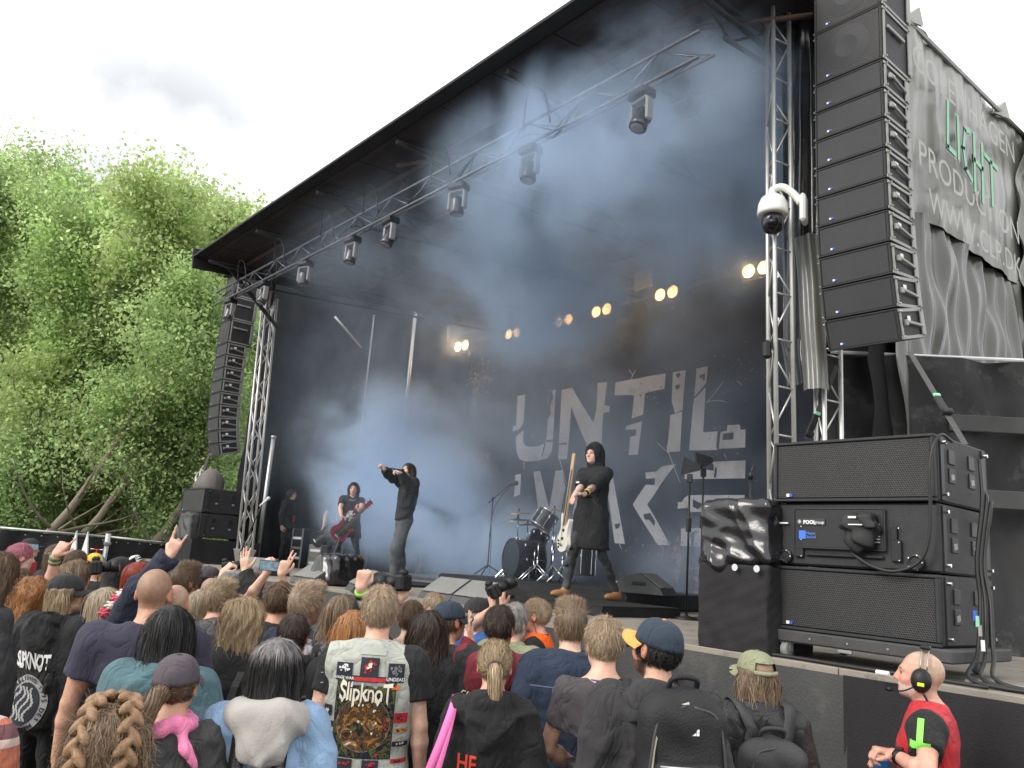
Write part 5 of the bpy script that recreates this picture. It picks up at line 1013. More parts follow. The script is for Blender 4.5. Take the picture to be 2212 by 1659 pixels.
HB = {}
HEAD_LO = np.array([-.17, -.20, -.30]); 
def hair_build(style, col, t, C, R, s, seed, h, body=None, m=None, length=.3, nst=900, grey=None, name='hair', under=None):
    """scalp hair: a solid cap and fall, plus many thin strands combed along its surface"""
    r = np.random.default_rng(seed); T = lambda x, y, z: C+R @ (np.array([x, y, z], float)*s); lo = C-.24; hi = C+.24
    long = style in ('long', 'wavy', 'curly', 'mid'); 
    if long: lo = C+np.array([-.27, -.30, -length-.16]); hi = C+np.array([.27, .22, .2])
    g = Grid(lo, hi, h); E = lambda c, rr, k=0, op=0: g.ell(T(*c), np.array(rr)*s, R, k*s, op)
    if style in ('short', 'quiff', 'spiky', 'thin'):
        th = {'short': .011, 'quiff': .014, 'spiky': .014, 'thin': .006}[style]
        E((0, -.014, .024), (.077+th*.6, .098+th, .092+th*1.1))
        if style == 'quiff': E((0, .050, .100), (.062, .055, .030), .03); E((0, .0, .105), (.06, .07, .025), .03)
        if style == 'spiky': E((0, .01, .108), (.06, .085, .022), .03)
        # face opening, sides and nape
        E((0, .135, -.035), (.085, .085, .105), .01, 1); E((0, .04, -.10), (.12, .07, .085), .01, 1); g.half(T(0, 0, -.085), -R[:, 2]); 
        for sx in (-1, 1): E((sx*.085, .0, -.028), (.02, .028, .042), .008, 1)
        g.half(T(0, -.06, -.075), -(R[:, 2]*.8+R[:, 1]*-.0-R[:, 1]*.0)); q = -R[:, 2]*.86+R[:, 1]*.5; 
    elif long:
        vol = {'long': .010, 'mid': .011, 'wavy': .015, 'curly': .032}[style]
        E((0, -.014, .022), (.080+vol*.7, .098+vol*.8, .092+vol*.6)); E((0, .130, -.035), (.066, .085, .115), .015, 1)
        z0 = -.02; D_ = np.array([0, 0, -1.]); bk = R[:, 1].copy(); bk[2] = 0; bk /= np.linalg.norm(bk); rt = np.array([bk[1], -bk[0], 0])
        w = {'long': .080, 'mid': .078, 'wavy': .086, 'curly': .115}[style]; d = {'long': .033, 'mid': .040, 'wavy': .044, 'curly': .07}[style]; n = max(2, int(length/.08)); p0 = T(0, -.055, -.01)
        P = []; 
        for i in range(n+1):
            f = i/n; y = -.0-.045*min(1, f*1.6)*s*(1 if length > .25 else .4); P.append(p0+bk*y+D_*length*f)
            ww = w*(1-.30*max(0, f-.55)/.45); g.ell(P[-1], np.array([ww, d*(1-.25*f), .075])*s, np.stack([rt, bk, np.array([0, 0, 1.])], 1), .05*s)
        for sx in (-1, 1):
            if style != 'mid' or True: bk_ = -.03 if style == 'mid' else 0; g.chain([T(sx*.072, .01+bk_, .03), T(sx*.086, -.005+bk_, -.05), T(sx*.086, -.03, -.12)+D_*.02, T(sx*.080, -.05, -.12)+D_*min(length*.6, .25)], [.026*s]*4, .03*s)
    elif style == 'tied':
        E((0, -.014, .024), (.083, .106, .100)); E((0, .132, -.035), (.078, .085, .108), .012, 1); g.half(T(0, -.0, -.075), -R[:, 2])
        for sx in (-1, 1): E((sx*.086, .0, -.028), (.02, .026, .04), .008, 1)
    ph = r.uniform(0, 6.28); am = {'long': .0025, 'mid': .0025, 'wavy': .006, 'curly': .012, 'tied': .002}.get(style, .002)*s
    cx, cy_, cz = C
    def nf(X, Y, Z):
        a = np.arctan2(X-cx, -(Y-cy_)+.02); 
        if style == 'curly': return am*(np.sin(60*(X-cx)+3*np.sin(40*Z))*np.sin(52*(Z-cz)+2.5*np.sin(44*Y)+ph))+am*.5*nsum(X, Y, Z, 45, seed)
        return am*np.sin(a*14+4*np.sin((Z-cz)*(20 if style == 'wavy' else 6)+ph))+am*.7*np.sin(a*31+3*np.sin((Z-cz)*14)+ph*2)+am*.5*nsum(X, Y, Z*.3, 40, seed)
    if under is not None: g.half(T(0, -.02, .034), R @ rotx_m(rad(under))[:, 2])
    g.noise(nf); V, F = g.mesh()
    if len(V) == 0: return None
    base = np.full((len(V), 3), .62, np.float32)*(1+.25*np.sin(np.arctan2(V[:, :1]-cx, -(V[:, 1:2]-cy_))*37+V[:, 2:3]*20))
    if grey is not None: base = base*np.where((V[:, 2:3] > T(0, 0, .045)[2])*1.0 > 0, grey, 1.0)
    # strands
    n = nst; idx = r.integers(0, len(V), n*2); 
    if long or style == 'tied': idx = idx[V[idx][:, 2] > C[2]-length*.75][:n]
    
    if under is not None: idx = idx[(V[idx]-T(0, -.02, .018)) @ (R @ rotx_m(rad(under))[:, 2]) < 0]
    idx = idx[:n]; P = V[idx].astype(np.float64); n = len(P); K = 7 if long else 4; seg = (length*.16 if long else .011)*s
    if style in ('curly',): seg = .035*s
    paths = [P.copy()]; crown = T(0, -.05, .12); off = r.uniform(.000, 1, n)**2*(.012 if long else .006)*s*np.where(r.random(n) < .07, 2.6, 1); dirn = None
    w8 = r.normal(0, 1, (n, 3)); phs = r.uniform(0, 6.28, n)
    for k in range(K):
        nn = g.grad(P); away = P-crown; away[:, 2] -= .6*np.abs(away[:, 2]); dn = np.tile(np.array([0, 0, -1.]), (n, 1))
        if long: d = dn*(1.0)+.5*away/np.linalg.norm(away, axis=1)[:, None]*(P[:, 2:3] > C[2]-.02)
        elif style == 'tied': tgt = T(0, -.115, -.01); d = (tgt-P)/np.linalg.norm(tgt-P, axis=1)[:, None]
        elif style in ('quiff', 'spiky'): d = .3*away/np.linalg.norm(away, axis=1)[:, None]+.75*R[:, 1]+.55*R[:, 2]*(P[:, 2:3] > C[2]+.05)-.8*R[:, 2]*(P[:, 2:3] < C[2]+.04)
        else: d = away/np.linalg.norm(away, axis=1)[:, None]
        d = d+w8*(.10 if style in ('long', 'tied') else .24 if long else .38)
        if style in ('wavy', 'curly'): d = d+np.stack([np.sin(phs+k*1.7), np.cos(phs*1.3+k*1.7), 0*phs], 1)*(.5 if style == 'wavy' else 1.3)
        d = d-nn*np.sum(d*nn, 1)[:, None]*(.9 if long or style in ('tied', 'short', 'thin') else .35); d /= np.linalg.norm(d, axis=1)[:, None]+1e-9
        P = P+d*seg; sd = g.sample(P); P = P-nn*np.clip(sd-off, -.02, .02)[:, None]*(1 if (long or style in ('tied', 'short', 'thin')) else 0)
        if style == 'short' or style == 'thin': P = P+nn*(.001+.0035*(phs < 1.6))[:, None]*s*k
        paths.append(P.copy())
    A = np.stack(paths, 1); dd = np.gradient(A, axis=1); side = np.cross(dd, g.grad(A.reshape(-1, 3)).reshape(A.shape)+.35*r.normal(0, 1, (n, 1, 3))); side /= np.linalg.norm(side, axis=2)[..., None]+1e-9
    w_ = ((.0010 if long else .0009)*s*r.uniform(.6, 1.5, n))[:, None, None]*np.interp(np.linspace(0, 1, K+1), [0, .6, 1], [1, .85, .25])[None, :, None]
    SV = np.stack([A-side*w_, A+side*w_], 2).reshape(-1, 3); b0 = (np.arange(n)*(K+1)*2)[:, None]+np.arange(K)[None]*2; SF = np.stack([b0, b0+1, b0+3, b0+2], -1).reshape(-1, 4)
    tone = np.repeat(r.lognormal(.08, .24, n)[:, None]*np.ones((1, 3)), (K+1)*2, axis=0)
    if grey is not None: tone = tone*np.where((SV[:, 2:3] > T(0, 0, .045)[2]), grey, 1.0)
    o = mesh_obj(name, np.vstack([V, SV]), np.vstack([F, SF+len(V)]), m, t, True, None, {'tone': np.clip(np.vstack([base, tone]), .1, 30)})
    return g

def cap_mesh(t, C, R, s, m, mb, turn=1, name='cap', pitch=8, open_back=False, button=None, flat=False):
    """baseball cap: panelled dome, curved visor, button"""
    Rr = R @ rotx_m(rad(pitch)); V = []; F = []; nu, nv = 32, 12; a, b, c = .089*s, .112*s, .100*s
    for j in range(nv):
        ph = (j/(nv-1))*math.pi/2
        for i in range(nu):
            th = i*2*math.pi/nu; k = 1+.012*math.cos(th*6)*math.sin(ph)*0+(-.012 if (i*6) % nu < 6 and j < nv-1 else 0)*math.cos(ph)
            x, y, z = a*math.cos(th)*math.cos(ph)**.72*k, b*math.sin(th)*math.cos(ph)**.72*k, c*math.sin(ph)*k
            V.append((x, y-.012*s, z+.020*s))
    F = [(j*nu+i, j*nu+(i+1) % nu, (j+1)*nu+(i+1) % nu, (j+1)*nu+i) for j in range(nv-1) for i in range(nu) if not (open_back and j < 4 and 20 <= i < 28)]
    V += [(x*.96, y*.96, z) for x, y, z in V[:nu]]; o2 = nv*nu; F += [(i, o2+i, o2+(i+1) % nu, (i+1) % nu) for i in range(nu) if not (open_back and 20 <= i < 28)]
    P = C+(np.array(V) @ Rr.T); o = mesh_obj(name, P, F, m, t, True)
    V = []; nu, nv = 15, 6
    for top in (0, 1):
        for j in range(nv):
            for i in range(nu):
                th = math.pi*(.5+(i/(nu-1)-.5)*.92); f = j/(nv-1); ex = 1+f*.02; x = a*math.cos(th)*(1+.10*f); y = b*math.sin(th)+f*.075*s*math.sin(th)**.5*1.0
                z = .022*s-(0 if flat else .030*s*(abs(math.cos(th))**1.6))*(.35+.65*f)-.010*s*f+(.004*s if top else 0); V.append((x, y-.012*s, z))
    n = nu*nv; F = []
    for j in range(nv-1):
        for i in range(nu-1): q = (j*nu+i, j*nu+i+1, (j+1)*nu+i+1, (j+1)*nu+i); F.append(q); F.append(tuple(n+k for k in q[::-1]))
    for i in range(nu-1): q = ((nv-1)*nu+i, (nv-1)*nu+i+1); F.append((q[0], n+q[0], n+q[1], q[1])[::-1])
    mesh_obj('visor', C+(np.array(V) @ Rr.T), F, mb or m, o, True)
    MB().cyl(C+Rr @ np.array([0, -.012*s, .118*s]), C+Rr @ np.array([0, -.012*s, .124*s]), .009*s, 8).build('button', button or mb or m, o)
    if open_back: MB().tube([C+Rr @ np.array([a*.98*math.cos(q), b*math.sin(q)*1.0-.012*s, .028*s]) for q in np.linspace(rad(222), rad(318), 9)], .011*s, 6).build('back_strap', m, o, True)
    return o

GROUP = 'people in the crowd'
def person(px, py, D, turn, label, hair='short', hc='brown', skin='fair', top='black', sleeve='tee', head=(0, 0), arms=None, hood=None, cap=None, w=1.0, legs='blackjeans', length=.3, loc=None, H=None, feetz=0.0, seed=1, h=None, hh=None, tint=None, group=GROUP, bald=None, grey=None, nst=None, trousers_w=1.0, stance=None, shoes=M_SHOE, hem=None, open_front=False, lean=0.0, collar=False):
    """standing figure facing local +y. px,py,D place the top of the head; arms = {side: (elbow hint, wrist point, finger direction, gesture)}"""
    if loc is None:
        Tp = atD(px, py, D); pos = np.array([Tp[0], Tp[1], feetz]); H = Tp[2]-feetz-(.012 if hair not in (None, 'buzz') else 0)
        v = ray(px, py); yaw = math.atan2(-v[0], v[1])-rad(turn)
    else: pos = np.asarray(loc, float); yaw = turn; D = D
    H = float(np.clip(H, 1.45, 1.98)); k = H/1.78; hs = .45+.55*k; near = D < 4.7
    if h is None: h = .0075 if D < 3 else .0085 if D < 4.7 else .010 if D < 7 else .0125
    if hh is None: hh = h
    t = thing('person', label, 'person', pos, yaw, group); Ri = rotz_m(-yaw)
    loc_ = lambda P: Ri @ (np.asarray(P, float)-pos)
    hy, hp = rad(-head[0]), rad(head[1]); R = rotz_m(hy) @ rotx_m(hp); C = np.array([0, .012*k+lean, H-.118*hs])
    nk = np.array([0, -.035*k+lean*.7, 1.475*k]); shz = 1.435*k; shx = .168*k*w
    # ---- joints of the arms
    A = {}
    for sd in (-1, 1):
        S = np.array([sd*shx, -.025*k+lean*.5, shz]); spec = (arms or {}).get('L' if sd < 0 else 'R')
        if spec is None: E_, W_ = ik(S, S+np.array([sd*.085, .03, -.535])*k, .285*k, .255*k, (sd*.5, -1, 0)); f = np.array([-sd*.05, .15, -1]); gest = 'relaxed'; n = np.array([-sd, .2, 0]); th = np.array([0, 1, 0])
        else:
            hint, wr, f, gest = spec[:4]; wr = loc_(wr) if np.ndim(wr) and len(wr) == 3 and spec[-1] != 'local' else np.asarray(wr, float); f = Ri @ np.asarray(f, float) if spec[-1] != 'local' else np.asarray(f, float)
            if wr[2] > shz: S = S+np.array([sd*.0, 0, .035*k])
            E_, W_ = ik(S, wr, .29*k, .26*k, hint); f = f/np.linalg.norm(f); n = np.array([-sd*.5, .9, .1]) if len(spec) < 6 or spec[4] is None else np.asarray(spec[4], float); n = n-f*np.dot(n, f); n /= np.linalg.norm(n)+1e-9; th = np.cross(f, n)*(-sd)
        n = n-f*np.dot(n, f)/np.dot(f, f); n /= np.linalg.norm(n); A[sd] = (S, E_, W_, f, n, th, gest)
    allp = np.array([p for a in A.values() for p in (a[0], a[1], a[2], a[2]+a[3]/np.linalg.norm(a[3])*.2)])
    lo = np.minimum(allp.min(0)-.07, [-.16, -.17, .80*k]); hi = np.maximum(allp.max(0)+.07, [.16, .19, H+.03]); lo[2] = max(min(lo[2], .8*k), .5*k)
    g = Grid(lo, hi, h); head_prims(g, C, R, hs)
    g.cap(C+R @ np.array([0, -.018, -.075])*hs, nk+np.array([0, .005, 0]), .054*hs*(1 if hair in ('short', 'buzz', 'quiff', 'thin', 'spiky', None) else .88), .062*hs, .03)
    g.cap(nk, (0, -.02, .95*k), .055, .06, .05); 
    for sd, (S, E_, W_, f, n, th, gest) in A.items():
        g.cap(nk, S, .05, .045*k, .04); g.chain([S, (S+E_)/2, E_, E_+(W_-E_)*.3, W_], [.046*k*w, .045*k*w, .038*k, .041*k, .0265*k], .015); hand_prims(g, W_, f, n, th, .98*hs, gest)
    V, F = g.mesh()
    # skin tone detail per point
    q = ((V-C) @ R)/hs; x, y, z = q.T; ins = (np.abs(z) < .14) & (np.hypot(x, y) < .14); tn = np.ones((len(V), 3), np.float32)
    def paint(mask, c, a=1.0): tn[mask] = tn[mask]*(1-a)+np.array(c)*tn[mask]*a
    paint(ins & (y > .078) & (np.abs(x) < .025) & (z < -.055) & (z > -.080), (.82, .50, .52)); paint(ins & (y > .03) & (np.hypot(np.abs(x)-.045, z+.035) < .025), (1.06, .84, .82), .7); paint(ins & (np.abs(x) > .073) & (np.hypot(y+.006, z+.012) < .035), (1.05, .76, .70), .8)
    paint(ins & (y > .06) & (np.abs(np.abs(x)-.030) < .0135) & (np.abs(z+.001) < .0065), (.26, .2, .2)); paint(ins & (y > .062) & (np.abs(np.abs(x)-.030) < .022) & (np.abs(z-.020) < .0055), (.33, .27, .22), .85)
    bl = nsum(V[:, 0], V[:, 1], V[:, 2], 38, seed+70); b2 = nsum(V[:, 0], V[:, 1], V[:, 2], 110, seed+71); tn *= (1+.05*b2)[:, None]; tn *= 1+np.stack([0*bl, -.055*bl, -.07*bl], 1)
    paint(ins & (np.hypot(x, z+.028) < .020) & (y > .09), (1.06, .80, .76), .8)
    hcv = np.array(HAIRC[hc]); sk = {'fair': (.60, .36, .265), 'tan': (.5, .28, .19), 'pale': (.66, .44, .36), 'red': (.58, .31, .23)}[skin]
    scalp = ins & (z > -.075) & ((y < .035+.0*z) | (z > .068)) & ~((np.abs(x) > .068) & (np.hypot(y+.006, z+.015) < .036)) & ~((z < -.02) & (y > .02)) & ~((y > .055) & (z < .075))
    if hair == 'buzz': paint(scalp, hcv/np.array(sk), .58); paint(scalp & (z < -.01), np.array([1, 1, 1.])*1.15, .5)
    elif hair in ('short', 'quiff', 'thin', 'spiky'): paint(scalp & (z > -.082), hcv/np.array(sk), .62)
    elif hair: paint(ins & (z > -.06) & (y < .06) & ~((np.abs(x) > .068) & (np.hypot(y+.006, z+.015) < .036)), hcv/np.array(sk), .8)
    if bald: paint(ins & (np.hypot(x, y+.04) < .04) & (z > .06), (1, 1, 1))
    if tint: 
        for fn, c, a in tint: paint(ins & fn(x, y, z), c, a)
    mesh_obj('body', V, F, SKIN[skin], t, True, None, {'tint': tn})
    # ---- upper clothing
    ch = max(h*1.15, .0095) if near else max(h*1.3, .012); hz = hem*k if hem else .86*k
    if top:
        lo2 = np.array([-.36, -.26, hz-.04]); hi2 = np.array([.36, .28, nk[2]+.08])
        if sleeve != 'none': lo2 = np.minimum(lo2, allp.min(0)-.08); hi2 = np.maximum(hi2, allp.max(0)+.08); lo2[2] = max(lo2[2], min(hz-.04, .55*k))
        gc = Grid(lo2, hi2, ch); th_ = {'tee': 0, 'long': .008, 'hoodie': .014, 'jacket': .016, 'none': 0, 'elbow': .01}[sleeve]
        zs = np.array([hz/k, .95, 1.05, 1.15, 1.25, 1.33, 1.40, 1.45, 1.485, 1.515])*k; zs[1:] = np.maximum(zs[1:], zs[0]+.001*np.arange(1, 10))
        wx = (np.array([.172, .168, .160, .165, .176, .182, .174, .145, .088, .060])*w+th_)*k; wy = (np.array([.118, .115, .108, .112, .120, .118, .104, .086, .066, .056])*(.5+.5*w)+th_)*k; cyy = np.array([0, 0, 0, -.003, -.010, -.016, -.022, -.028, -.030, -.030])*k+lean*np.linspace(0, 1, 10)*.7
        if open_front: wx[:3] *= np.array([1.28, 1.14, 1.04]); wy[:2] *= 1.12
        gc.loft(zs, wx, wy, cyy)
        for sd, (S, E_, W_, f, n, th, gest) in A.items():
            gc.cap(nk+np.array([sd*.03, .0, -.035*k]), S+np.array([-sd*.012, 0, -.008]), (.062+th_)*k, (.066*w+th_)*k, .06)
            if sleeve == 'tee': e = S+(E_-S)*.62; gc.cap(S, e, (.066*w)*k, (.067*w)*k, .04); d = (E_-S)/np.linalg.norm(E_-S); gc.half(e-d*.008, d, e-.13, e+.13)
            elif sleeve == 'elbow': c_ = E_+(W_-E_)*.12; gc.chain([S, (S+E_)/2, E_, c_], np.array([.068*w, .068*w, .066, .062])*k, .03); d = (W_-E_)/np.linalg.norm(W_-E_); gc.half(c_-d*.01, d, c_-.12, c_+.12)
            elif sleeve in ('long', 'hoodie', 'jacket'):
                c_ = W_-(W_-E_)*.04; gc.chain([S, (S+E_)/2, E_, (E_+W_)/2, c_], np.array([.066*w, .062*w, .056, .052, .040])*k+th_, .03)
                d = (W_-E_)/np.linalg.norm(W_-E_); gc.half(c_, d, c_-.09, c_+.09)
        if hood:
            gc.chain([nk+np.array([sx*.07*math.sin(a)*1.25, -.055+.065*math.cos(a)*-1+.03, .005+.02*math.cos(a)]) for a in np.linspace(-2.2, 2.2, 9) for sx in (1,)], [.036]*9, .02) if hood != 'up' else None
            if hood != 'up': gc.ell(nk+np.array([0, -.105, -.055]), (.115, .055, .115), k=.05); gc.ell(nk+np.array([0, -.09, .015]), (.09, .045, .04), k=.03)
        if collar: gc.chain([nk+np.array([.066*math.sin(a), .01-.062*math.cos(a), .022]) for a in np.linspace(-2.4, 2.4, 9)], [.018]*9, .012)
        sv = seed*1.7; wa_ = {'tee': .0075, 'long': .011, 'hoodie': .014, 'jacket': .015, 'none': .0025, 'elbow': .007}[sleeve]
        def folds(X, Y, Z):
            wx_, wz_ = X+.05*nsum(X, Y, Z, 7, seed+20), Z+.05*nsum(X, Y, Z, 7, seed+21); dg = .6*np.sign(np.sin(sv))
            r1 = np.abs(nsum(wx_+dg*wz_*.6, Y*.8, wz_*.75, 13, seed, 5))**.7; r2 = np.abs(nsum(wx_-dg*wz_, Y, wz_*1.2, 27, seed+9, 5))**.7; r3 = nsum(X, Y, Z, 8, seed+4)
            return wa_*(1.15*r1-.9+.55*r2*(.6+.4*r3)-.35+.5*r3)
        gc.noise(folds)
        HB['g'] = gc
        Vc, Fc = gc.mesh(); clo = mesh_obj({'tee': 't_shirt', 'long': 'shirt', 'hoodie': 'hoodie', 'jacket': 'jacket', 'none': 'vest', 'elbow': 'long_shirt'}[sleeve], Vc, Fc, CL[top] if isinstance(top, str) else top, t, True)
        HB['cloth'] = clo
    # ---- legs
    if legs:
        gl = Grid((-.34, -.34, -.02), (.34, .34, 1.02*k), .02 if (loc is None) else .011); st = stance or {-1: (.11, 0.02), 1: (.11, -.02)}
        gl.ell((0, -.005, .90*k), (.165*k*w, .118*k, .12*k))
        for sd in (-1, 1):
            hp_ = np.array([sd*.085*k, 0, .88*k]); an = np.array([sd*st[sd][0], st[sd][1], .075]); kn = (hp_+an)/2+np.array([sd*.01, .035+(st[sd][2] if len(st[sd]) > 2 else 0), .02]); tw = trousers_w
            gl.chain([hp_, (hp_+kn)/2, kn, (kn+an)/2, an], np.array([.088*(.6+.4*tw), .078*(.6+.4*tw), .056*tw, .054*tw, .046*tw])*k, .03)
        gl.noise(lambda X, Y, Z: .005*np.sin(44*Z+12*X+2*np.sin(20*Y))*(Z < .6*k)+.004*nsum(X, Y, Z, 18, seed+3)); gl.half((0, 0, .045), (0, 0, -1)); sdf_obj('trousers', gl, CL[legs], t)
        for sd in (-1, 1):
            gs = Grid((-.34, -.46, -.02), (.34, .46, .18), .014 if loc is None else .009)
            fx, fy = sd*st[sd][0], st[sd][1]; q_ = 1.0 if loc is None else 1.2; gs.ell((fx, fy-.01, .055), np.array([.042, .055, .07])*q_); gs.ell((fx+sd*.008, fy+.09, .035), np.array([.045, .11, .038])*q_, k=.04)
            gs.half((0, 0, .0), (0, 0, -1)); sdf_obj('shoe', gs, shoes, t)
    # ---- hair and hats
    hm = MATS.get('hair_'+hc) or hair_mat(hc, HAIRC[hc]); nst = int(2.0*(nst or (3200 if D < 4 else 2200 if D < 6 else 900)))
    if hair not in (None, 'buzz'):
        hg = hair_build(hair, hc, t, C, R, hs, seed+50, max(hh, .008) if hair in ('short', 'quiff', 'thin', 'tied', 'spiky') else max(hh, .0095), m=hm, length=length*k, nst=nst if hair in ('long', 'wavy', 'curly', 'mid') else int(nst*1.3), grey=grey, under=(cap[2] if len(cap) > 2 else 6) if cap else None)
        HB['hair'] = hg
    if cap:
        cap_mesh(t, C, R, hs, CL[cap[0]], CL[cap[1]] if len(cap) > 1 and cap[1] else None, pitch=cap[2] if len(cap) > 2 else 6, open_back=len(cap) > 3 and cap[3], button=CL[cap[4]] if len(cap) > 4 else None, flat=len(cap) > 5)
    if hood == 'up':
        gh = Grid(C-np.array([.2, .24, .34]), C+np.array([.2, .22, .22]), .010); gh.ell(C+R @ np.array([0, -.02, .025])*hs, np.array([.110, .132, .130])*hs, R); gh.chain([C+R @ np.array([0, -.04, -.06]), nk+np.array([0, -.03, -.0])], [.105, .115], .05)
        gh.ell(C+R @ np.array([0, .13, -.045])*hs, np.array([.074, .11, .125])*hs, R, .02, 1); gh.noise(lambda X, Y, Z: .004*np.sin(40*Y+20*Z)+.003*nsum(X, Y, Z, 20, seed)); sdf_obj('hood', gh, CL[top] if isinstance(top, str) else top, t)
    HB.update(t=t, C=C, R=R, s=hs, k=k, A=A, nk=nk, H=H, yaw=yaw, pos=pos)
    return t
def on_back(P, y0=-.45, off=.003):
    """slide points forward (local +y) until they lie on the clothing of the last person"""
    g = HB['g']; P = np.array(P, float); P[:, 1] = y0
    for _ in range(60): P[:, 1] += np.clip(g.sample(P)*.7, -.01, .03)
    P[:, 1] -= off; return P
def print_text(name, s, x, z, size, m, bold=0, shear=0, space=1, jit=0, par=None, off=.004, sx=1.0, bend=0):
    V, F = text_mesh(s, size, bold, shear, space)
    if jit: V[:, :2] += RNG.normal(0, jit, (len(V), 2))
    P = np.zeros((len(V), 3)); P[:, 0] = x+V[:, 0]*sx; P[:, 2] = z+V[:, 1]+bend*V[:, 0]**2
    return mesh_obj(name, on_back(P, off=off), F, m, par or HB['cloth'])
def print_patch(name, x, z, w, h, m, n=9, par=None, off=.003, ell=False, rot=0, shape=None):
    u = np.linspace(-.5, .5, n); U, Vv = np.meshgrid(u, u, indexing='ij')
    if ell: r_ = np.maximum(np.abs(U), np.abs(Vv)); f = np.where(r_ > 0, r_/np.maximum(np.hypot(U, Vv), 1e-6), 1); U, Vv = U*f, Vv*f
    if shape is not None: U, Vv = shape(U, Vv)
    c, s_ = math.cos(rot), math.sin(rot); P = np.stack([x+(U*c*w-Vv*s_*h), 0*U, z+(U*s_*w+Vv*c*h)], -1).reshape(-1, 3); I = np.arange(n*n).reshape(n, n)
    return mesh_obj(name, on_back(P, off=off), np.stack([I[:-1, :-1], I[1:, :-1], I[1:, 1:], I[:-1, 1:]], -1).reshape(-1, 4), m, par or HB['cloth'], True)
def backpack(label, m, wd, ht, dp, z, pocket=True, zipc=None, first=True, loop=True, name='backpack', x0=0):
    """worn on the back of the last person: body, pocket, straps, handle"""
    t0 = HB['t']; k = HB['k']; nk = HB['nk']; bp = thing(name, label, name.replace('_', ' '), t0.location, t0.rotation_euler[2]); yb = -.13*k-dp*.5
    g = Grid((x0-wd*.8, yb-dp, z-ht*.62), (x0+wd*.8, yb+dp, z+ht*.62), .011); g.rbox((x0, yb, z-ht*.05), (wd/2, dp/2, ht*.45), .06); g.ell((x0, yb, z+ht*.30), (wd*.44, dp*.5, ht*.20), k=.05)
    g.noise(lambda X, Y, Z: .006*nsum(X, Y, Z, 13, 6)+.004*np.sin(34*Z+13*X+2*np.sin(20*X))); sdf_obj('body', g, m, bp)
    if pocket:
        g = Grid((x0-wd*.6, yb-dp, z-ht*.6), (x0+wd*.6, yb, z+ht*.2), .010); g.rbox((x0, yb-dp*.48, z-ht*.20), (wd*.40, dp*.28, ht*.26), .04); g.noise(lambda X, Y, Z: .004*nsum(X, Y, Z, 15, 7)); pk = sdf_obj('pocket', g, m, bp)
        MB().tube([(x0-wd*.36, yb-dp*.72, z+ht*.03), (x0, yb-dp*.80, z+ht*.035), (x0+wd*.36, yb-dp*.72, z+ht*.03)], .005, 5).build('zip', M_STEEL, bp, True)
    for sx in (-1, 1):
        MB().tube(catmull([(x0+sx*wd*.46, yb-dp*.36, z-ht*.34), (x0+sx*wd*.43, yb-dp*.47, z+ht*.05), (x0+sx*wd*.33, yb-dp*.46, z+ht*.33), (x0+sx*wd*.05, yb-dp*.47, z+ht*.40)], 5), .006, 5).build('piping', MATS.get('pack_piping') or mat('pack_piping', (.05, .05, .052), .5, 0, .2, 20), bp, True)
        pts = catmull([(x0*.4+sx*wd*.30, yb+dp*.25, z+ht*.30), (sx*.085*k+x0*.3, -.115*k, nk[2]-.075*k), (sx*.095*k, -.035*k, nk[2]-.002*k), (sx*.105*k, .075*k, nk[2]-.07*k), (sx*.12*k, .13*k, nk[2]-.22*k), (sx*.155*k, .05*k, z-ht*.2), (sx*wd*.45, yb+dp*.3, z-ht*.36)], 4)
        V = []; 
        for i, p in enumerate(pts): 
            wv = np.array([.026, .0, 0]); q = HB['g'].sample(np.array([p]))[0]; n = HB['g'].grad(np.array([p]))[0]; p = p+n*max(0, .010-q) if q < .01 else p; V += [p-wv, p+wv, p+wv+n*.008, p-wv+n*.008]
        F = [tuple(i*4+a for a in (0, 1))+((i+1)*4+1, (i+1)*4) for i in range(len(pts)-1)]+[(i*4+a, i*4+(a+1) % 4, (i+1)*4+(a+1) % 4, (i+1)*4+a) for i in range(len(pts)-1) for a in (1, 2, 3)]
        mesh_obj('strap', V, F, m, bp, True)
    if loop: MB().tube(catmull([(x0-.05, yb+dp*.2, z+ht*.42), (x0-.045, yb-.02, z+ht*.56), (x0+.045, yb-.02, z+ht*.56), (x0+.05, yb+dp*.2, z+ht*.42)], 5), .011, 6).build('handle', m, bp, True)
    if zipc: MB().tube(catmull([(x0-wd*.40, yb-dp*.42, z-ht*.40), (x0-wd*.40, yb-dp*.46, z+ht*.1), (x0-wd*.25, yb-dp*.42, z+ht*.36), (x0+wd*.0, yb-dp*.44, z+ht*.42)], 6), .006, 5).build('zip', zipc, bp, True)
    HB['bp'] = (bp, yb, dp); return bp
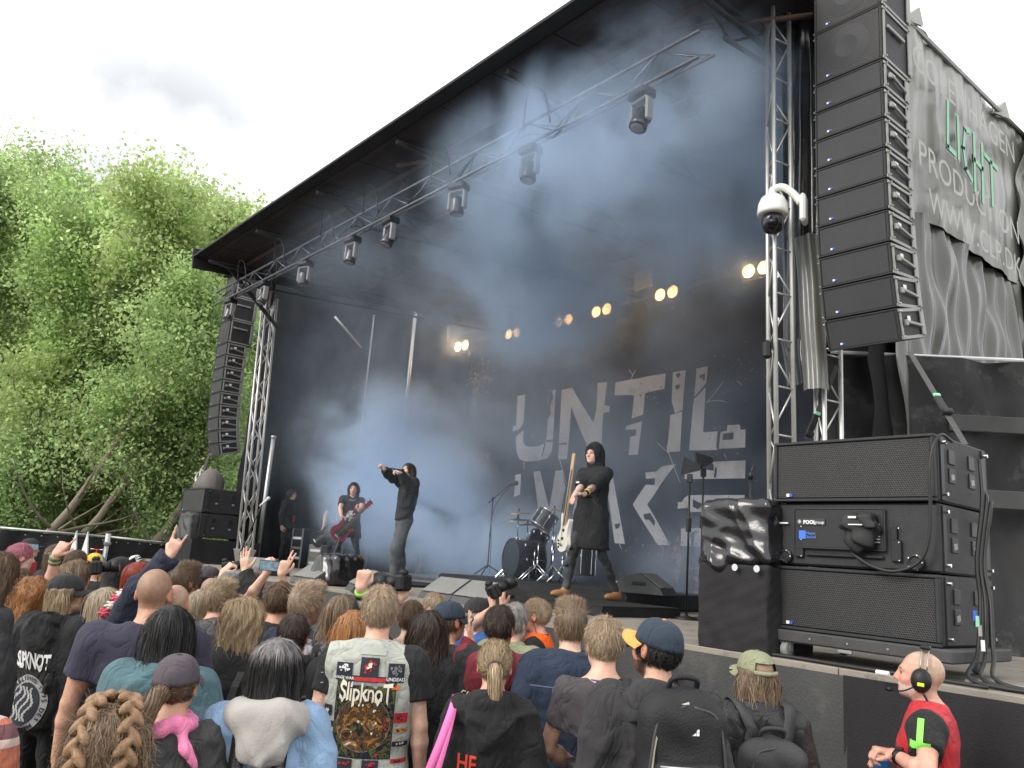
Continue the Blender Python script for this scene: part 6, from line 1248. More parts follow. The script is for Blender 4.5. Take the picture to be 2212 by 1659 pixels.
def braid_tail(t, pts, r0, r1, m, name='ponytail', nst=260, seed=3):
    """a bound tail of hair: tapered solid with strands along it"""
    P = np.array(catmull(pts, 8)); n = len(P); R_ = np.interp(np.linspace(0, 1, n), [0, .12, .55, 1], [r0*.7, r0, r0*.95, r1]); b = MB(); b.tube(P, R_*.8, 8); r = np.random.default_rng(seed); V = list(b.v); F = list(b.f); tone = [.6]*len(V)
    for i in range(nst):
        a = r.uniform(0, 6.28); rr = r.uniform(.75, 1.12); o = np.array([math.cos(a), math.sin(a), 0]); T_ = np.gradient(P, axis=0); base = len(V); tn = r.lognormal(0, .35); e = int(n*r.uniform(.7, 1.0)); st = int(r.uniform(0, 3)); ks = range(st, max(e, st+3), 2)
        for j in ks:
            j = min(j, n-1); d = T_[j]/np.linalg.norm(T_[j]); u = np.cross(d, [1, .3, .2]); u /= np.linalg.norm(u); v = np.cross(d, u); c = P[j]+(u*o[0]+v*o[1])*R_[j]*rr+r.normal(0, .0015, 3); sd = (-u*o[1]+v*o[0])*.0022; V += [tuple(c-sd), tuple(c+sd)]; tone += [tn, tn]
        F += [(base+2*i_, base+2*i_+1, base+2*i_+3, base+2*i_+2) for i_ in range(len(ks)-1)]
    return mesh_obj(name, V, F, m, t, True, None, {'tone': np.repeat(np.array(tone)[:, None], 3, 1)})
# ================================================================== helpers for worn and held things
def surf(P, d, start=.5, off=.003, g=None):
    g = g or HB['g']; P = np.array(P, float)-np.asarray(d, float)*start
    for _ in range(70): P = P+np.asarray(d, float)*np.clip(g.sample(P)*.7, -.01, .03)[:, None]
    return P-np.asarray(d, float)*off
def bits(name, par, polys, m, off=.004, d=(0, 1, 0)):
    """flat print made of small polygons given in x,z, laid on the clothing"""
    V = []; F = []
    for pl in polys: F.append(tuple(range(len(V), len(V)+len(pl)))); V += [(p[0], 0, p[1]) for p in pl]
    return mesh_obj(name, surf(V, d, off=off), F, m, par)
def blots(cx, cz, w, h, n, s, rng, ell=True, asp=1.0):
    o = []
    while len(o) < n:
        a, b = rng.uniform(-1, 1, 2)
        if ell and a*a+b*b > 1: continue
        q = s*rng.uniform(.5, 1.5); a0 = rng.uniform(0, 6); k = 6; o.append([(cx+a*w+q*asp*rng.uniform(.5, 1)*math.cos(a0+i*1.047), cz+b*h+q*rng.uniform(.5, 1)*math.sin(a0+i*1.047)) for i in range(k)])
    return o
def vest_over(m, name='vest', th=.020, open_v=False, hz=.86, wide=.03):
    """sleeveless garment over the clothes of the last person"""
    k, nk, A, t = HB['k'], HB['nk'], HB['A'], HB['t']; shx = A[1][0][0]; g = Grid((-.36, -.26, hz*k-.04), (.36, .26, nk[2]+.08), .0105); w = shx/(.168*k)
    zs = np.array([hz, .95, 1.05, 1.15, 1.25, 1.33, 1.40, 1.45, 1.485, 1.52])*k; wx = (np.array([.176, .170, .163, .168, .180, .188, .182, .150, .092, .066])*w+th)*k; wy = (np.array([.120, .117, .110, .114, .122, .120, .106, .088, .068, .060])*(.5+.5*w)+th)*k; cyy = np.array([0, 0, 0, -.003, -.010, -.016, -.022, -.028, -.030, -.030])*k
    g.loft(zs, wx, wy, cyy)
    for sd in (-1, 1): S = A[sd][0]; g.cap(nk+np.array([sd*.03, 0, -.03*k]), S+np.array([-sd*.0, -.0, -.01]), (.064+th)*k, (.070+th)*k, .05); g.half((sd*(shx+wide), 0, 0), (sd, 0, 0), (min(0, sd*.4), -.3, 0), (max(0, sd*.4), .3, 3))
    if open_v: g.cap((0, .2, nk[2]-.30), (0, .12, nk[2]+.05), .05, .105, 0, 1); g.cap((0, .25, .7), (0, .2, nk[2]-.2), .10, .05, 0, 1)
    g.noise(lambda X, Y, Z: .003*nsum(X, Y, Z, 15, 31)+.003*np.sin(36*Z+9*X+2*np.sin(14*X))); HB['g'] = g; o = sdf_obj(name, g, m, t); HB['cloth'] = o; return o
def camera_thing(label, loc, d, lens=.14, cat='camera', flip=0):
    """hand-held stills camera pointing along d"""
    d = np.asarray(d, float); d /= np.linalg.norm(d); t = thing('photo_camera', label, cat, loc); r = np.cross(d, (0, 0, 1.)); r /= np.linalg.norm(r); u = np.cross(r, d); R = np.stack([r, d, u], 1)
    MB().box((0, 0, 0), (.145, .06, .10), .015, R).box(u*.06, (.06, .05, .035), .012, R).box(r*.058-d*.0+u*.0+d*.03, (.03, .04, .095), .012, R).build('body', M_MICB, t)
    MB().cyl(d*.03, d*(.03+lens*.6), .036, 14).cyl(d*(.03+lens*.6), d*(.03+lens), .042, 14).build('lens', M_MICB, t, True); MB().cyl(d*(.031+lens), d*(.033+lens), .035, 14).build('glass', mat('lens_coating', (.10, .11, .13), .1, .2), t)
    return t
def phone_thing(label, loc, d, on=True):
    t = thing('phone', label, 'phone', loc); d = np.asarray(d, float); d /= np.linalg.norm(d); r = np.cross(d, (0, 0, 1.)); r /= np.linalg.norm(r); R = np.stack([r, d, np.cross(r, d)], 1)
    MB().box((0, 0, 0), (.15, .009, .074), .004, R).build('case', M_MICB, t); MB().box(-d*.006, (.138, .002, .064), 0, R).build('screen', mat('phone_screen', (.2, .3, .36), .2, 0, .6, 30), t); return t
def band(side, col, f=.0, r=.034, name='wristband', w=.02):
    S, E_, W_ = HB['A'][side][:3]; d = (W_-E_)/np.linalg.norm(W_-E_); c = W_-d*(.025+f); MB().cyl(c-d*w/2, c+d*w/2, r, 14).build(name, col, HB['t'], True)
M_YEL = mat('yellow_band_cloth', (.75, .52, .02), .7); M_LIME = mat('lime_band', (.25, .55, .08), .7)
UPV = np.array([0, 0, 1.])
def vdir(du, dv, dd=0.0): a = RT*du-UP*dv+FW*dd; return a/np.linalg.norm(a)

# ================================================================== crowd, nearest first
rg = np.random.default_rng(5)
# young man in patched denim vest
person(826, 1263, 4.0, 3, 'broad blond man in a sleeveless denim vest covered with band patches', 'short', 'sand', 'fair', 'black', 'tee', w=1.10, seed=1, h=.0075, legs='blackjeans')
vt = vest_over(CL['vestdenim'], 'denim_vest', .020, wide=.035)
k = HB['k']; zt = 1.455*k
bp = HB['nk']; g0 = HB['g']
M_PDARK = mat('patch_dark', (.022, .024, .032), .85, 0, .2, 12); M_CREAM = mat('patch_cream', (.66, .62, .50), .8, 0, .1, 30); M_PORG = mat('patch_orange', (.42, .20, .05), .8, 0, .4, 30); M_PBRN = mat('patch_brown', (.20, .12, .06), .85, 0, .4, 30); M_PGRN = mat('patch_green', (.14, .17, .05), .85, 0, .4, 30); M_PRED = mat('patch_red', (.42, .02, .03), .8, 0, .3, 30); M_PWHT = mat('patch_white', (.6, .6, .62), .8, 0, .15, 30); M_PGRY = mat('patch_grey', (.2, .2, .21), .85, 0, .4, 40)
def patch(x, z, w, h, m=M_PDARK, name='patch', off=.004, **kw): return print_patch(name, x, z, w, h, m, 8, par=vt, off=off, **kw)
zc = 1.20*k
pm = patch(-.015, zc, .275, .36)
def print_mat(name, cols, sc, dis=2.0):
    m = mat(name, (1, 1, 1), .85, 0, .1, 30, spec=.2); nt = m.node_tree; N = nt.nodes.new; L = nt.links.new; tc = N('ShaderNodeTexCoord'); nz = N('ShaderNodeTexNoise'); nz.inputs['Scale'].default_value = sc; nz.inputs['Detail'].default_value = 6; nz.inputs['Distortion'].default_value = dis; L(tc.outputs['Object'], nz.inputs['Vector'])
    cr = N('ShaderNodeValToRGB'); el = cr.color_ramp.elements; n = len(cols)
    while len(el) < n: el.new(.5)
    for i, c in enumerate(cols): el[i].position = .30+.42*i/(n-1); el[i].color = (*c, 1)
    L(nz.outputs['Fac'], cr.inputs[0]); L(cr.outputs[0], nt.nodes['Principled BSDF'].inputs['Base Color']); return m
M_PART = print_mat('patch_painting', [(.012, .014, .03), (.02, .016, .014), (.12, .065, .03), (.025, .018, .014), (.36, .17, .04), (.09, .055, .03), (.6, .5, .36)], 15); M_PBOR = print_mat('patch_border_art', [(.012, .014, .03), (.014, .016, .03), (.012, .012, .02), (.10, .11, .03), (.03, .035, .014), (.22, .06, .03)], 26)
patch(-.015, zc, .268, .352, M_PBOR, 'picture_border', .0055); patch(-.015, zc-.03, .25, .25, M_PART, 'picture', .0068, ell=True)
bits('picture', pm, blots(-.02, zc-.02, .08, .08, 9, .010, rg, asp=.7), M_CREAM, .009); bits('picture', pm, blots(.085, zc-.03, .006, .03, 6, .006, rg)+blots(.05, zc-.16, .02, .008, 4, .008, rg), M_PRED, .0085)
MBc = [(-.015+.122*math.cos(a), zc-.03+.122*math.sin(a)) for a in np.linspace(0, 6.283, 49)]
bits('picture_ring', pm, [[MBc[i], MBc[i+1], tuple(np.array(MBc[i+1])*.985+np.array([-.015, zc-.03])*.015), tuple(np.array(MBc[i])*.985+np.array([-.015, zc-.03])*.015)] for i in range(48)], M_PGRY, .008)
def spiky(name, s, x, z, size, m, par, off=.006, bold=.0, space=.92, sx=1.0):
    V, F = text_mesh(s, size, bold, 0, space); P = np.zeros((len(V), 3)); zz = V[:, 1]
    j = np.where(zz < size*.10, -abs(rg.normal(0, size*.10, len(V))), np.where(zz > size*.62, abs(rg.normal(0, size*.07, len(V))), 0)); P[:, 0] = x+V[:, 0]*sx+rg.normal(0, size*.008, len(V)); P[:, 2] = z+zz+j
    return mesh_obj(name, surf(P, (0, 1, 0), off=off), F, m, par)
spiky('lettering', 'SlipknoT', -.015, zc+.078, .098, M_CREAM, pm, .010, .0016, .95, .74)
p_ = patch(-.01, zt-.035, .085, .085); bits('picture', p_, blots(-.01, zt-.035, .03, .028, 24, .006, rg), M_PRED, .007); bits('picture', p_, blots(-.01, zt-.03, .012, .012, 8, .006, rg), M_CREAM, .008)
p_ = patch(-.125, zt-.06, .075, .08); print_text('lettering', 'WAGE WAR', -.125, zt-.092, .017, M_PWHT, .0005, par=p_, off=.008); bits('picture', p_, blots(-.125, zt-.045, .024, .018, 20, .006, rg), M_PWHT, .008)
p_ = patch(.115, zt-.055, .075, .085); bits('picture', p_, blots(.115, zt-.045, .028, .022, 30, .005, rg), M_PGRY, .007); print_text('lettering', 'UNDEAD', .115, zt-.09, .021, M_PWHT, .0005, par=p_, off=.008)
patch(.0, zt-.088, .17, .016, M_PRED, 'ribbon', .006); patch(.0, zt-.108, .17, .014, M_PGRY, 'ribbon', .006); patch(.12, zt-.118, .035, .018, mat('patch_bright_orange', (.6, .12, .03), .8), 'ribbon', .006)
patch(0, zt-.12, .42, .012, mat('vest_seam', (.3, .31, .28), .9), 'seam', .0045)
for x, z, w, h, mm, s in ((-.185, zc+.015, .036, .05, M_PDARK, None), (-.185, zc-.045, .062, .026, M_PDARK, None), (-.180, zc-.105, .066, .026, M_PDARK, None), (-.178, zc-.185, .064, .044, M_PDARK, 'JINJER'), (-.178, zc-.24, .05, .022, M_PDARK, 'skillet'), (.155, zc+.0, .06, .046, M_PRED, None), (.16, zc-.055, .06, .02, M_PORG, None), (.16, zc-.115, .07, .022, M_PDARK, None), (.16, zc-.19, .07, .018, M_PRED, None)):
    p_ = patch(x, z, w, h, mm)
    if s: print_text('lettering', s, x, z-.008, .020 if s == 'JINJER' else .013, M_PWHT, .0006, par=p_, off=.008)
    else: bits('picture', p_, blots(x, z, w*.32, h*.22, 9, .005, rg), M_PWHT if mm is M_PDARK else M_PDARK, .008)
for x, m1 in ((-.085, M_PGRY), (.035, M_PORG)):
    p_ = patch(x, zc-.235, .075, .10); bits('picture', p_, blots(x, zc-.25, .026, .034, 22, .006, rg), m1, .007); bits('picture', p_, blots(x, zc-.2, .024, .006, 6, .006, rg, False), M_PRED, .008)
M_PG2 = mat('patch_irish_green', (.03, .26, .10), .8); p_ = patch(.155, zc-.255, .075, .085, M_PWHT, ell=True); patch(.155, zc-.255, .07, .08, M_PG2, off=.006, ell=True); patch(.155, zc-.255, .046, .054, M_PDARK, off=.008, ell=True); bits('shamrock', p_, [[(.155+ox+.009*math.cos(a), zc-.252+oz+.009*math.sin(a)) for a in np.linspace(0, 6.28, 9)[:-1]] for ox, oz in ((-.009, 0), (.009, 0), (0, .012))]+[[(.153, zc-.256), (.157, zc-.256), (.159, zc-.275), (.155, zc-.275)]], M_PG2, .010); print_text('lettering', 'DROPKICK', .155, zc-.224, .011, M_PWHT, .0003, par=p_, off=.010, bend=-9)
fr = MB()
for sd in (-1, 1):
    S = HB['A'][sd][0]
    for i in range(46):
        z = S[2]+.03-i*.0055*k; x = sd*(abs(S[0])+.036+.004*rg.random()); y = S[1]-.075+.09*rg.random(); fr.cyl((x, y, z), (x+sd*rg.uniform(.006, .022), y+rg.normal(0, .008), z-rg.uniform(-.004, .02)), .0014, 3)
tag(fr.build('frayed_threads', mat('frayed_cotton', (.42, .50, .55), .9), HB['t']), kind='stuff')
patch(0, zt+.035, .12, .03, mat('vest_collar', (.38, .40, .36), .9), 'collar_band', .005)
# cap and backpack man
person(1421, 1329, 3.35, -14, 'bearded man in a navy cap with an orange visor wearing a big black backpack', 'short', 'black', 'tan', 'charcoal', 'jacket', head=(-34, 4), cap=('capnavy', 'capbrim', 10, False, 'capbrim'), w=1.08, seed=2, hood=True, h=.0085, tint=[(lambda x, y, z: (z < -.055) & (y > -.01) & (y < .11) & ~((np.abs(x) < .022) & (z > -.085) & (y > .08)), (.10, .09, .09), .85), (lambda x, y, z: (z < -.02) & (np.abs(x) > .045) & (y > .0) & (y < .04), (.12, .11, .11), .7)])
C, R, s = HB['C'], HB['R'], HB['s']
sg = MB()
for sx in (-1, 1): sg.box(C+R @ np.array([sx*.034, .108, .002])*s, (.056, .008, .040), .004, R); sg.box(C+R @ np.array([sx*.078, .045, .010])*s, (.005, .125, .010), .002, R)
sg.box(C+R @ np.array([0, .112, .010])*s, (.03, .006, .008), .002, R).build('sunglasses', M_MICB, HB['t'])
M_PACK = mat('pack_fabric', (.013, .013, .014), .7, 0, .25, 7, .4, 120); bp_ = backpack('large black backpack with a white dotted logo worn by the man in the navy cap', M_PACK, .32, .54, .20, 1.27*HB['k'], True, mat('pack_zip', (.45, .42, .33), .6), x0=.05)
g = Grid((-.3, -.5, .7), (.3, .1, 1.6), .012); g.rbox((.05, HB['bp'][1]-.098, 1.27*HB['k']-.108), (.128, .056, .14), .04); g.rbox((.05, HB['bp'][1], 1.27*HB['k']-.027), (.16, .10, .243), .06)
Q = []
for i, j in ((0, 0), (1, 0), (2, 0), (0, 1), (2, 1), (1, 2)): cx_, cz_ = .065+i*.012-.01, 1.27*HB['k']+.125+j*.012; Q.append([(cx_-.005, cz_-.005), (cx_+.005, cz_-.005), (cx_+.005, cz_+.005), (cx_-.005, cz_+.005)])
V = []; F = []
for pl in Q: F.append(tuple(range(len(V), len(V)+4))); V += [(a, 0, b) for a, b in pl]
mesh_obj('logo', surf(V, (0, 1, 0), off=.008, g=g), F, M_PRINTW, bp_)
for s_, x_, z_, sz_ in (('Biologi', .075, -.0, .020), ('JA', .10, -.04, .024)):
    V, F = text_mesh(s_, sz_); P = np.zeros((len(V), 3)); P[:, 0] = x_+V[:, 0]; P[:, 2] = 1.27*HB['k']+z_+V[:, 1]; mesh_obj('lettering', surf(P, (0, 1, 0), off=.008, g=g), F, M_CREAM, bp_)
V = [(.07+.011*math.cos(a)*(1-.35*math.sin(a)), 0, 1.27*HB['k']-.033+.018*math.sin(a)) for a in np.linspace(0, 6.28, 11)[:-1]]; mesh_obj('leaf_logo', surf(V, (0, 1, 0), off=.008, g=g), [tuple(range(10))], M_CREAM, bp_)
# olive cap
person(1633, 1400, 3.9, -22, 'person with an olive cap over brown hair and a black leather jacket', 'mid', 'lbrown', 'fair', 'leather', 'jacket', head=(-12, 0), cap=('olive', None, 4, True), length=.20, w=1.0, seed=3, h=.0085)
b = MB(); C, R, s = HB['C'], HB['R'], HB['s']; b.box(C+R @ np.array([-.03, .108, .0])*s, (.05, .008, .036), .004, R).box(C+R @ np.array([-.078, .05, .006])*s, (.005, .12, .010), .002, R).build('sunglasses', M_MICB, HB['t'])
backpack('small black backpack with a top loop worn by the person in the olive cap', mat('small_pack_fabric', (.034, .034, .036), .6, 0, .2, 8, .35, 100), .29, .42, .15, 1.17*HB['k'])
# grey T-shirt man
person(1307, 1331, 3.85, -6, 'slim young man with sandy hair in a plain dark grey T-shirt, one arm bent', 'short', 'sand', 'fair', 'greytee', 'tee', w=1.0, seed=4, h=.0085, arms={'L': ((-.9, -.5, -.2), np.array([-.07, .17, 1.00]), np.array([.8, .5, .1]), 'relaxed', (0, 0, -1), 'local')}, head=(-14, -2))
MB().tube([HB['nk']+np.array([.068*math.sin(a), -.01-.062*math.cos(a), .024]) for a in np.linspace(-2, 2, 12)], .004, 5).build('lanyard', mat('blue_lanyard', (.05, .06, .35), .6), HB['t'], True)
# denim jacket man
person(1236, 1298, 4.35, -4, 'man with thick brown hair in a dark blue denim jacket', 'quiff', 'lbrown', 'fair', 'denim', 'jacket', w=1.08, seed=5, head=(-6, 0), collar=True, legs='jeans')
M_SEAM = mat('denim_stitch', (.10, .14, .24), .85); print_patch('seam', 0, 1.36*HB['k'], .40, .007, M_SEAM, 12, off=.003)
for sx in (-1, 1): print_patch('seam', sx*.085, 1.15*HB['k'], .006, .40, M_SEAM, 10, off=.003)
# blonde ponytail girl with pink tote
person(1073, 1378, 3.75, 4, 'girl with a blond ponytail in a black hoodie printed with red letters', 'tied', 'dblond', 'fair', 'black', 'hoodie', hood=True, w=.95, seed=6, h=.008, nst=2600)
C, R, s, t = HB['C'], HB['R'], HB['s'], HB['t']; T = lambda x, y, z: C+R @ (np.array([x, y, z])*s)
braid_tail(t, [T(.01, -.105, .0), T(.015, -.150, -.02), T(.022, -.165, -.10), T(.026, -.150, -.19), T(.02, -.150, -.27)], .034*s, .012, MATS['hair_dblond'], nst=420)
MB().tube([T(.012+.026*math.cos(a), -.125, .0+.026*math.sin(a)) for a in np.linspace(0, 6.283, 15)], .013*s, 7).build('hair_tie', mat('maroon_scrunchie', (.05, .014, .022), .8, 0, .3, 30), t, True)
k = HB['k']; M_PRNR = mat('red_print', (.58, .06, .03), .8); 
tx = print_text('print_lettering', 'HE', -.085, 1.165*k, .10, M_PRNR, .002, sx=.75, off=.005); bits('print_lettering', tx, [[(-.129, 1.09*k), (-.118, 1.09*k), (-.117, 1.17*k), (-.129, 1.17*k)], [(-.127, 1.03*k), (-.122, 1.03*k), (-.118, 1.09*k), (-.129, 1.09*k)]], M_PRNR, .006)
M_PBLU = mat('blue_print_art', (.045, .075, .22), .8, 0, .5, 40)
bits('print_picture', HB['cloth'], blots(.0, 1.02*k, .12, .11, 80, .012, rg, asp=1.4), M_PBLU, .004); bits('print_picture', HB['cloth'], blots(.02, .965*k, .11, .05, 26, .007, rg, asp=1.6), M_PRED, .006); bits('print_picture', HB['cloth'], blots(.0, .99*k, .10, .07, 30, .005, rg, asp=2), mat('pale_blue_print', (.3, .36, .5), .8), .007)
tb = thing('tote_bag', 'bright pink cloth tote bag with an orange patch hanging from the ponytail girl\'s shoulder', 'bag', t.location, t.rotation_euler[2]); M_TOTE = mat('pink_tote', (.78, .17, .42), .8, 0, .08, 6, .2, 90)
g = Grid((-.50, -.36, .60), (.0, .12, 1.02), .012); g.rbox((-.25, -.16, .80*k), (.15, .035, .19), .03, roty_m(rad(-8))); g.noise(lambda X, Y, Z: .006*nsum(X, Y, Z, 10, 5)); sdf_obj('bag', g, M_TOTE, tb); HBg = HB['g']
V = []; pts = catmull([(-.33, -.17, .93*k), (-.27, -.165, 1.08*k), (-.215, -.160, 1.25*k), (-.170, -.095, 1.435*k), (-.165, .0, 1.50*k), (-.17, .08, 1.42*k)], 6)
for j_, dx in ((0, 0), (1, .07)):
    V = [];
    for i, p in enumerate(pts): f = max(0, 1-i/len(pts)*1.6); wv = np.array([.017, -.004, 0]); p = p+np.array([dx*f, -.012-.02*f, 0]); V += [p-wv, p+wv, p+wv+np.array([0, .004, 0]), p-wv+np.array([0, .004, 0])]
    mesh_obj('strap', V, [(i*4+a, i*4+(a+1) % 4, (i+1)*4+(a+1) % 4, (i+1)*4+a) for i in range(len(pts)-1) for a in range(4)], M_TOTE, tb, True)
MB().box((-.20, -.205, .80*k), (.10, .008, .22), .002, roty_m(rad(-8))).build('patch', mat('orange_patch', (.85, .28, .04), .8), tb)
# silver and black haired woman, grey hood, light denim
person(606, 1370, 3.2, 4, 'woman with silver roots fading to long black hair, grey hood over a pale denim jacket', 'long', 'black', 'fair', 'ldenim', 'jacket', length=.30, w=1.0, seed=7, h=.008, grey=15.0, nst=2600, head=(14, 0))
k, nk = HB['k'], HB['nk']
g = Grid((-.3, -.34, 1.2*k), (.3, .2, 1.65*k), .0105); g.chain([nk+np.array([.105*math.sin(a), -.03-.085*math.cos(a), .0-.02*abs(a)/2]) for a in np.linspace(-2.3, 2.3, 11)], [.05]*11, .03); g.ell(nk+np.array([0, -.112, -.035]), (.125, .040, .07), k=.05); g.ell(nk+np.array([0, -.128, -.10]), (.085, .032, .07), k=.05); g.cap(nk+np.array([-.10, -.13, -.02]), nk+np.array([0, -.17, -.15]), .012, .008, .025); g.cap(nk+np.array([.10, -.13, -.02]), nk+np.array([0, -.17, -.15]), .012, .008, .025); g.noise(lambda X, Y, Z: .016*np.abs(nsum(X, Y, Z+.6*np.abs(X), 11, 8))**.7-.012+.005*np.sin(34*Z+26*np.abs(X))); sdf_obj('hood', g, CL['hoodgrey'], HB['t'])
M_SEAML = mat('pale_denim_seam', (.32, .42, .55), .9)
for sx in (-1, 1): print_patch('seam', sx*.09, 1.02*k, .008, .30, M_SEAML, 10, off=.003)
print_patch('seam', 0, 1.20*k, .40, .010, M_SEAML, 12, off=.003)
backpack('small shiny black leather backpack worn by the silver haired woman', mat('shiny_leather', (.014, .014, .015), .25, 0, .2, 8, .3, 60, spec=.6), .26, .30, .13, 1.04*k, True, None, loop=True, x0=-.04)
# purple grey cap with ponytail, pink scarf
person(391, 1406, 3.05, 10, 'woman in a dusty purple cap with a brown ponytail and a pink scarf', 'tied', 'brown', 'tan', 'greyjacket', 'jacket', cap=('capgrey', None, 6), w=.95, seed=8, h=.0078, nst=1800, head=(6, 0))
C, R, s, t, nk = HB['C'], HB['R'], HB['s'], HB['t'], HB['nk']; T = lambda x, y, z: C+R @ (np.array([x, y, z])*s)
braid_tail(t, [T(-.01, -.108, -.02), T(-.025, -.165, -.03), T(-.05, -.175, -.11), T(-.075, -.16, -.22), T(-.09, -.15, -.29)], .036*s, .014, MATS['hair_brown'], nst=420, seed=5)
g = Grid(nk-np.array([.2, .2, .2]), nk+np.array([.2, .2, .12]), .0085); g.chain([nk+np.array([.078*math.sin(a), .0-.075*math.cos(a), .02+.012*math.sin(3*a)]) for a in np.linspace(-3.1, 3.1, 13)], [.026]*13, .015); g.chain([nk+np.array([.06, -.07, .01]), nk+np.array([.09, -.10, -.04]), nk+np.array([.13, -.095, -.11])], [.022, .018, .012], .02); g.noise(lambda X, Y, Z: .004*np.sin(70*Z+30*X)); sdf_obj('scarf', g, CL['pinkc'], t)
# braided woman, bottom edge
person(250, 1512, 2.25, 8, 'woman with frizzy brown hair plaited in two thick braids, at the bottom edge', 'wavy', 'lbrown', 'fair', 'navy', 'tee', length=.20, w=.95, seed=9, h=.0075, nst=3800, hh=.008)
C, R, s, t = HB['C'], HB['R'], HB['s'], HB['t']; T = lambda x, y, z: C+R @ (np.array([x, y, z])*s)
MATS.pop('hair_braid', None); MH2 = hair_mat('braid', (.23, .135, .072))
for sx in (-1, 1):
    path = catmull([T(sx*.02+.01, .06, .108), T(sx*.035, .0, .128), T(sx*.052, -.06, .100), T(sx*.062, -.108, .03), T(sx*.060, -.115, -.05), T(sx*.055, -.11, -.15)], 6); g = Grid(np.min(path, 0)-.06, np.max(path, 0)+.06, .006)
    for i in range(1, len(path)-1, 2):
        d = path[i+1]-path[i-1]; d /= np.linalg.norm(d); nrm = path[i]-T(0, -.01, .01); nrm -= d*np.dot(nrm, d); nrm /= np.linalg.norm(nrm); sd = np.cross(d, nrm); e = 1 if (i//2) % 2 else -1; dd = d*.8+sd*e*.6; dd /= np.linalg.norm(dd); s2 = np.cross(dd, nrm); g.ell(path[i]+sd*e*.014+nrm*.010, (.0145, .032, .016), np.stack([s2, dd, nrm], 1), .003)
    V, F = g.mesh(); mesh_obj('braid', V, F, MH2, t, True, None, {'tone': (.75+.45*np.sin(V[:, :1]*260+V[:, 2:3]*340+V[:, 1:2]*200)**2)*np.ones((1, 3))})
r9 = np.random.default_rng(77); fz = []; 
for i in range(1000):
    a = r9.uniform(0, 6.28); e = r9.uniform(-.9, 1.2); d = np.array([math.cos(a)*math.cos(e), math.sin(a)*math.cos(e)*1.1, math.sin(e)]); p = C+R @ (d*np.array([.10, .118, .115]))*s; c = [p]
    v = R @ d*.5+r9.normal(0, .6, 3)+np.array([0, 0, -.35])
    for j in range(4): v = v+r9.normal(0, .65, 3); c.append(c[-1]+v/np.linalg.norm(v)*.017)
    fz.append(c)
A_ = np.array(fz); dd = np.gradient(A_, axis=1); sd = np.cross(dd, FW); sd /= np.linalg.norm(sd, axis=2)[..., None]+1e-9; wv = .00045*np.ones((1, 5, 1)); SV = np.stack([A_-sd*wv, A_+sd*wv], 2).reshape(-1, 3); b0 = (np.arange(1000)*10)[:, None]+np.arange(4)[None]*2
tag(mesh_obj('flyaway_hair', SV, np.stack([b0, b0+1, b0+3, b0+2], -1).reshape(-1, 4), MATS['hair_lbrown'], t, True, None, {'tone': np.full((len(SV), 3), 1.3)}), kind='stuff')
# black hair, teal denim jacket
person(374, 1302, 3.6, 10, 'woman with very long straight black hair over a teal denim jacket', 'long', 'black', 'pale', 'teal', 'jacket', length=.38, w=1.02, seed=10, h=.0085, nst=3800, collar=True)
k = HB['k']; p_ = print_patch('patch', -.055, 1.14*k, .12, .085, mat('cream_patch', (.55, .50, .43), .85), 6, off=.006)
for s_, dz in (('Sun', .008), ('Buried', -.028)): print_text('lettering', s_, -.055, 1.14*k+dz, .036, M_PDARK, .001, .15, par=p_, off=.010)
bits('paint_smear', HB['cloth'], blots(-.10, 1.33*k, .055, .018, 30, .010, rg, asp=1.6), M_PDARK, .004)
# buzzcut man
person(341, 1227, 3.95, 10, 'heavy man with a shaved head in a dark purple T-shirt, bare arm hanging', 'buzz', 'brown', 'tan', 'purplenavy', 'tee', w=1.28, seed=11, h=.0085, head=(6, 0), legs='blackjeans')
# horns arm man behind him
person(341, 1240, 4.75, 12, 'man hidden behind the shaved head raising a horned hand sign in a dark ribbed cuff', 'short', 'brown', 'fair', 'navy', 'jacket', w=1.0, seed=12, h=.0078, arms={'L': ((-1, -.3, -.6), atD(366, 1200, 4.6), vdir(.42, -.9, .1), 'horns', (.2, 1, 0), 'world')})
S, E_, W_ = HB['A'][-1][:3]; d = (W_-E_)/np.linalg.norm(W_-E_)
for j in range(6): MB().cyl(W_-d*(.012+.014*j), W_-d*(.021+.014*j), .043-.0005*j, 14).build('ribbed_cuff', mat('rib_%d' % (j % 2), (.05, .055, .07) if j % 2 else (.022, .024, .034), .85), HB['t'], True)
# cap woman with printed hoodie
person(150, 1236, 5.0, 44, 'blond woman in a black cap and a black hoodie printed with a round grey emblem', 'mid', 'dblond', 'fair', 'black', 'hoodie', hood=True, head=(34, 0), cap=('charcoal', None, 2), length=.20, w=1.12, seed=13, h=.0085, legs='black', nst=1500)
k = HB['k']; spiky('print_lettering', 'SLIPKNOT', -.02, 1.21*k, .105, M_PRINTW, HB['cloth'], .005, .003, .86, .62)
em = print_patch('print_emblem', -.02, .99*k, .30, .32, mat('emblem_grey', (.36, .36, .36), .85), 12, off=.004, ell=True); print_patch('emblem_field', -.02, .99*k, .22, .235, M_PDARK, 10, par=em, off=.006, ell=True)
bits('emblem_art', em, [[(-.02-.085+.04*i+.02*math.sin(j*.9+i), .99*k-.09+.018*j), (-.02-.07+.04*i+.02*math.sin(j*.9+i), .99*k-.09+.018*j), (-.02-.062+.04*i+.02*math.sin(j*.9+.9+i), .99*k-.072+.018*j), (-.02-.08+.04*i+.02*math.sin(j*.9+.9+i), .99*k-.072+.018*j)] for i in range(4) for j in range(10)], mat('emblem_grey', (0, 0, 0)), .008)
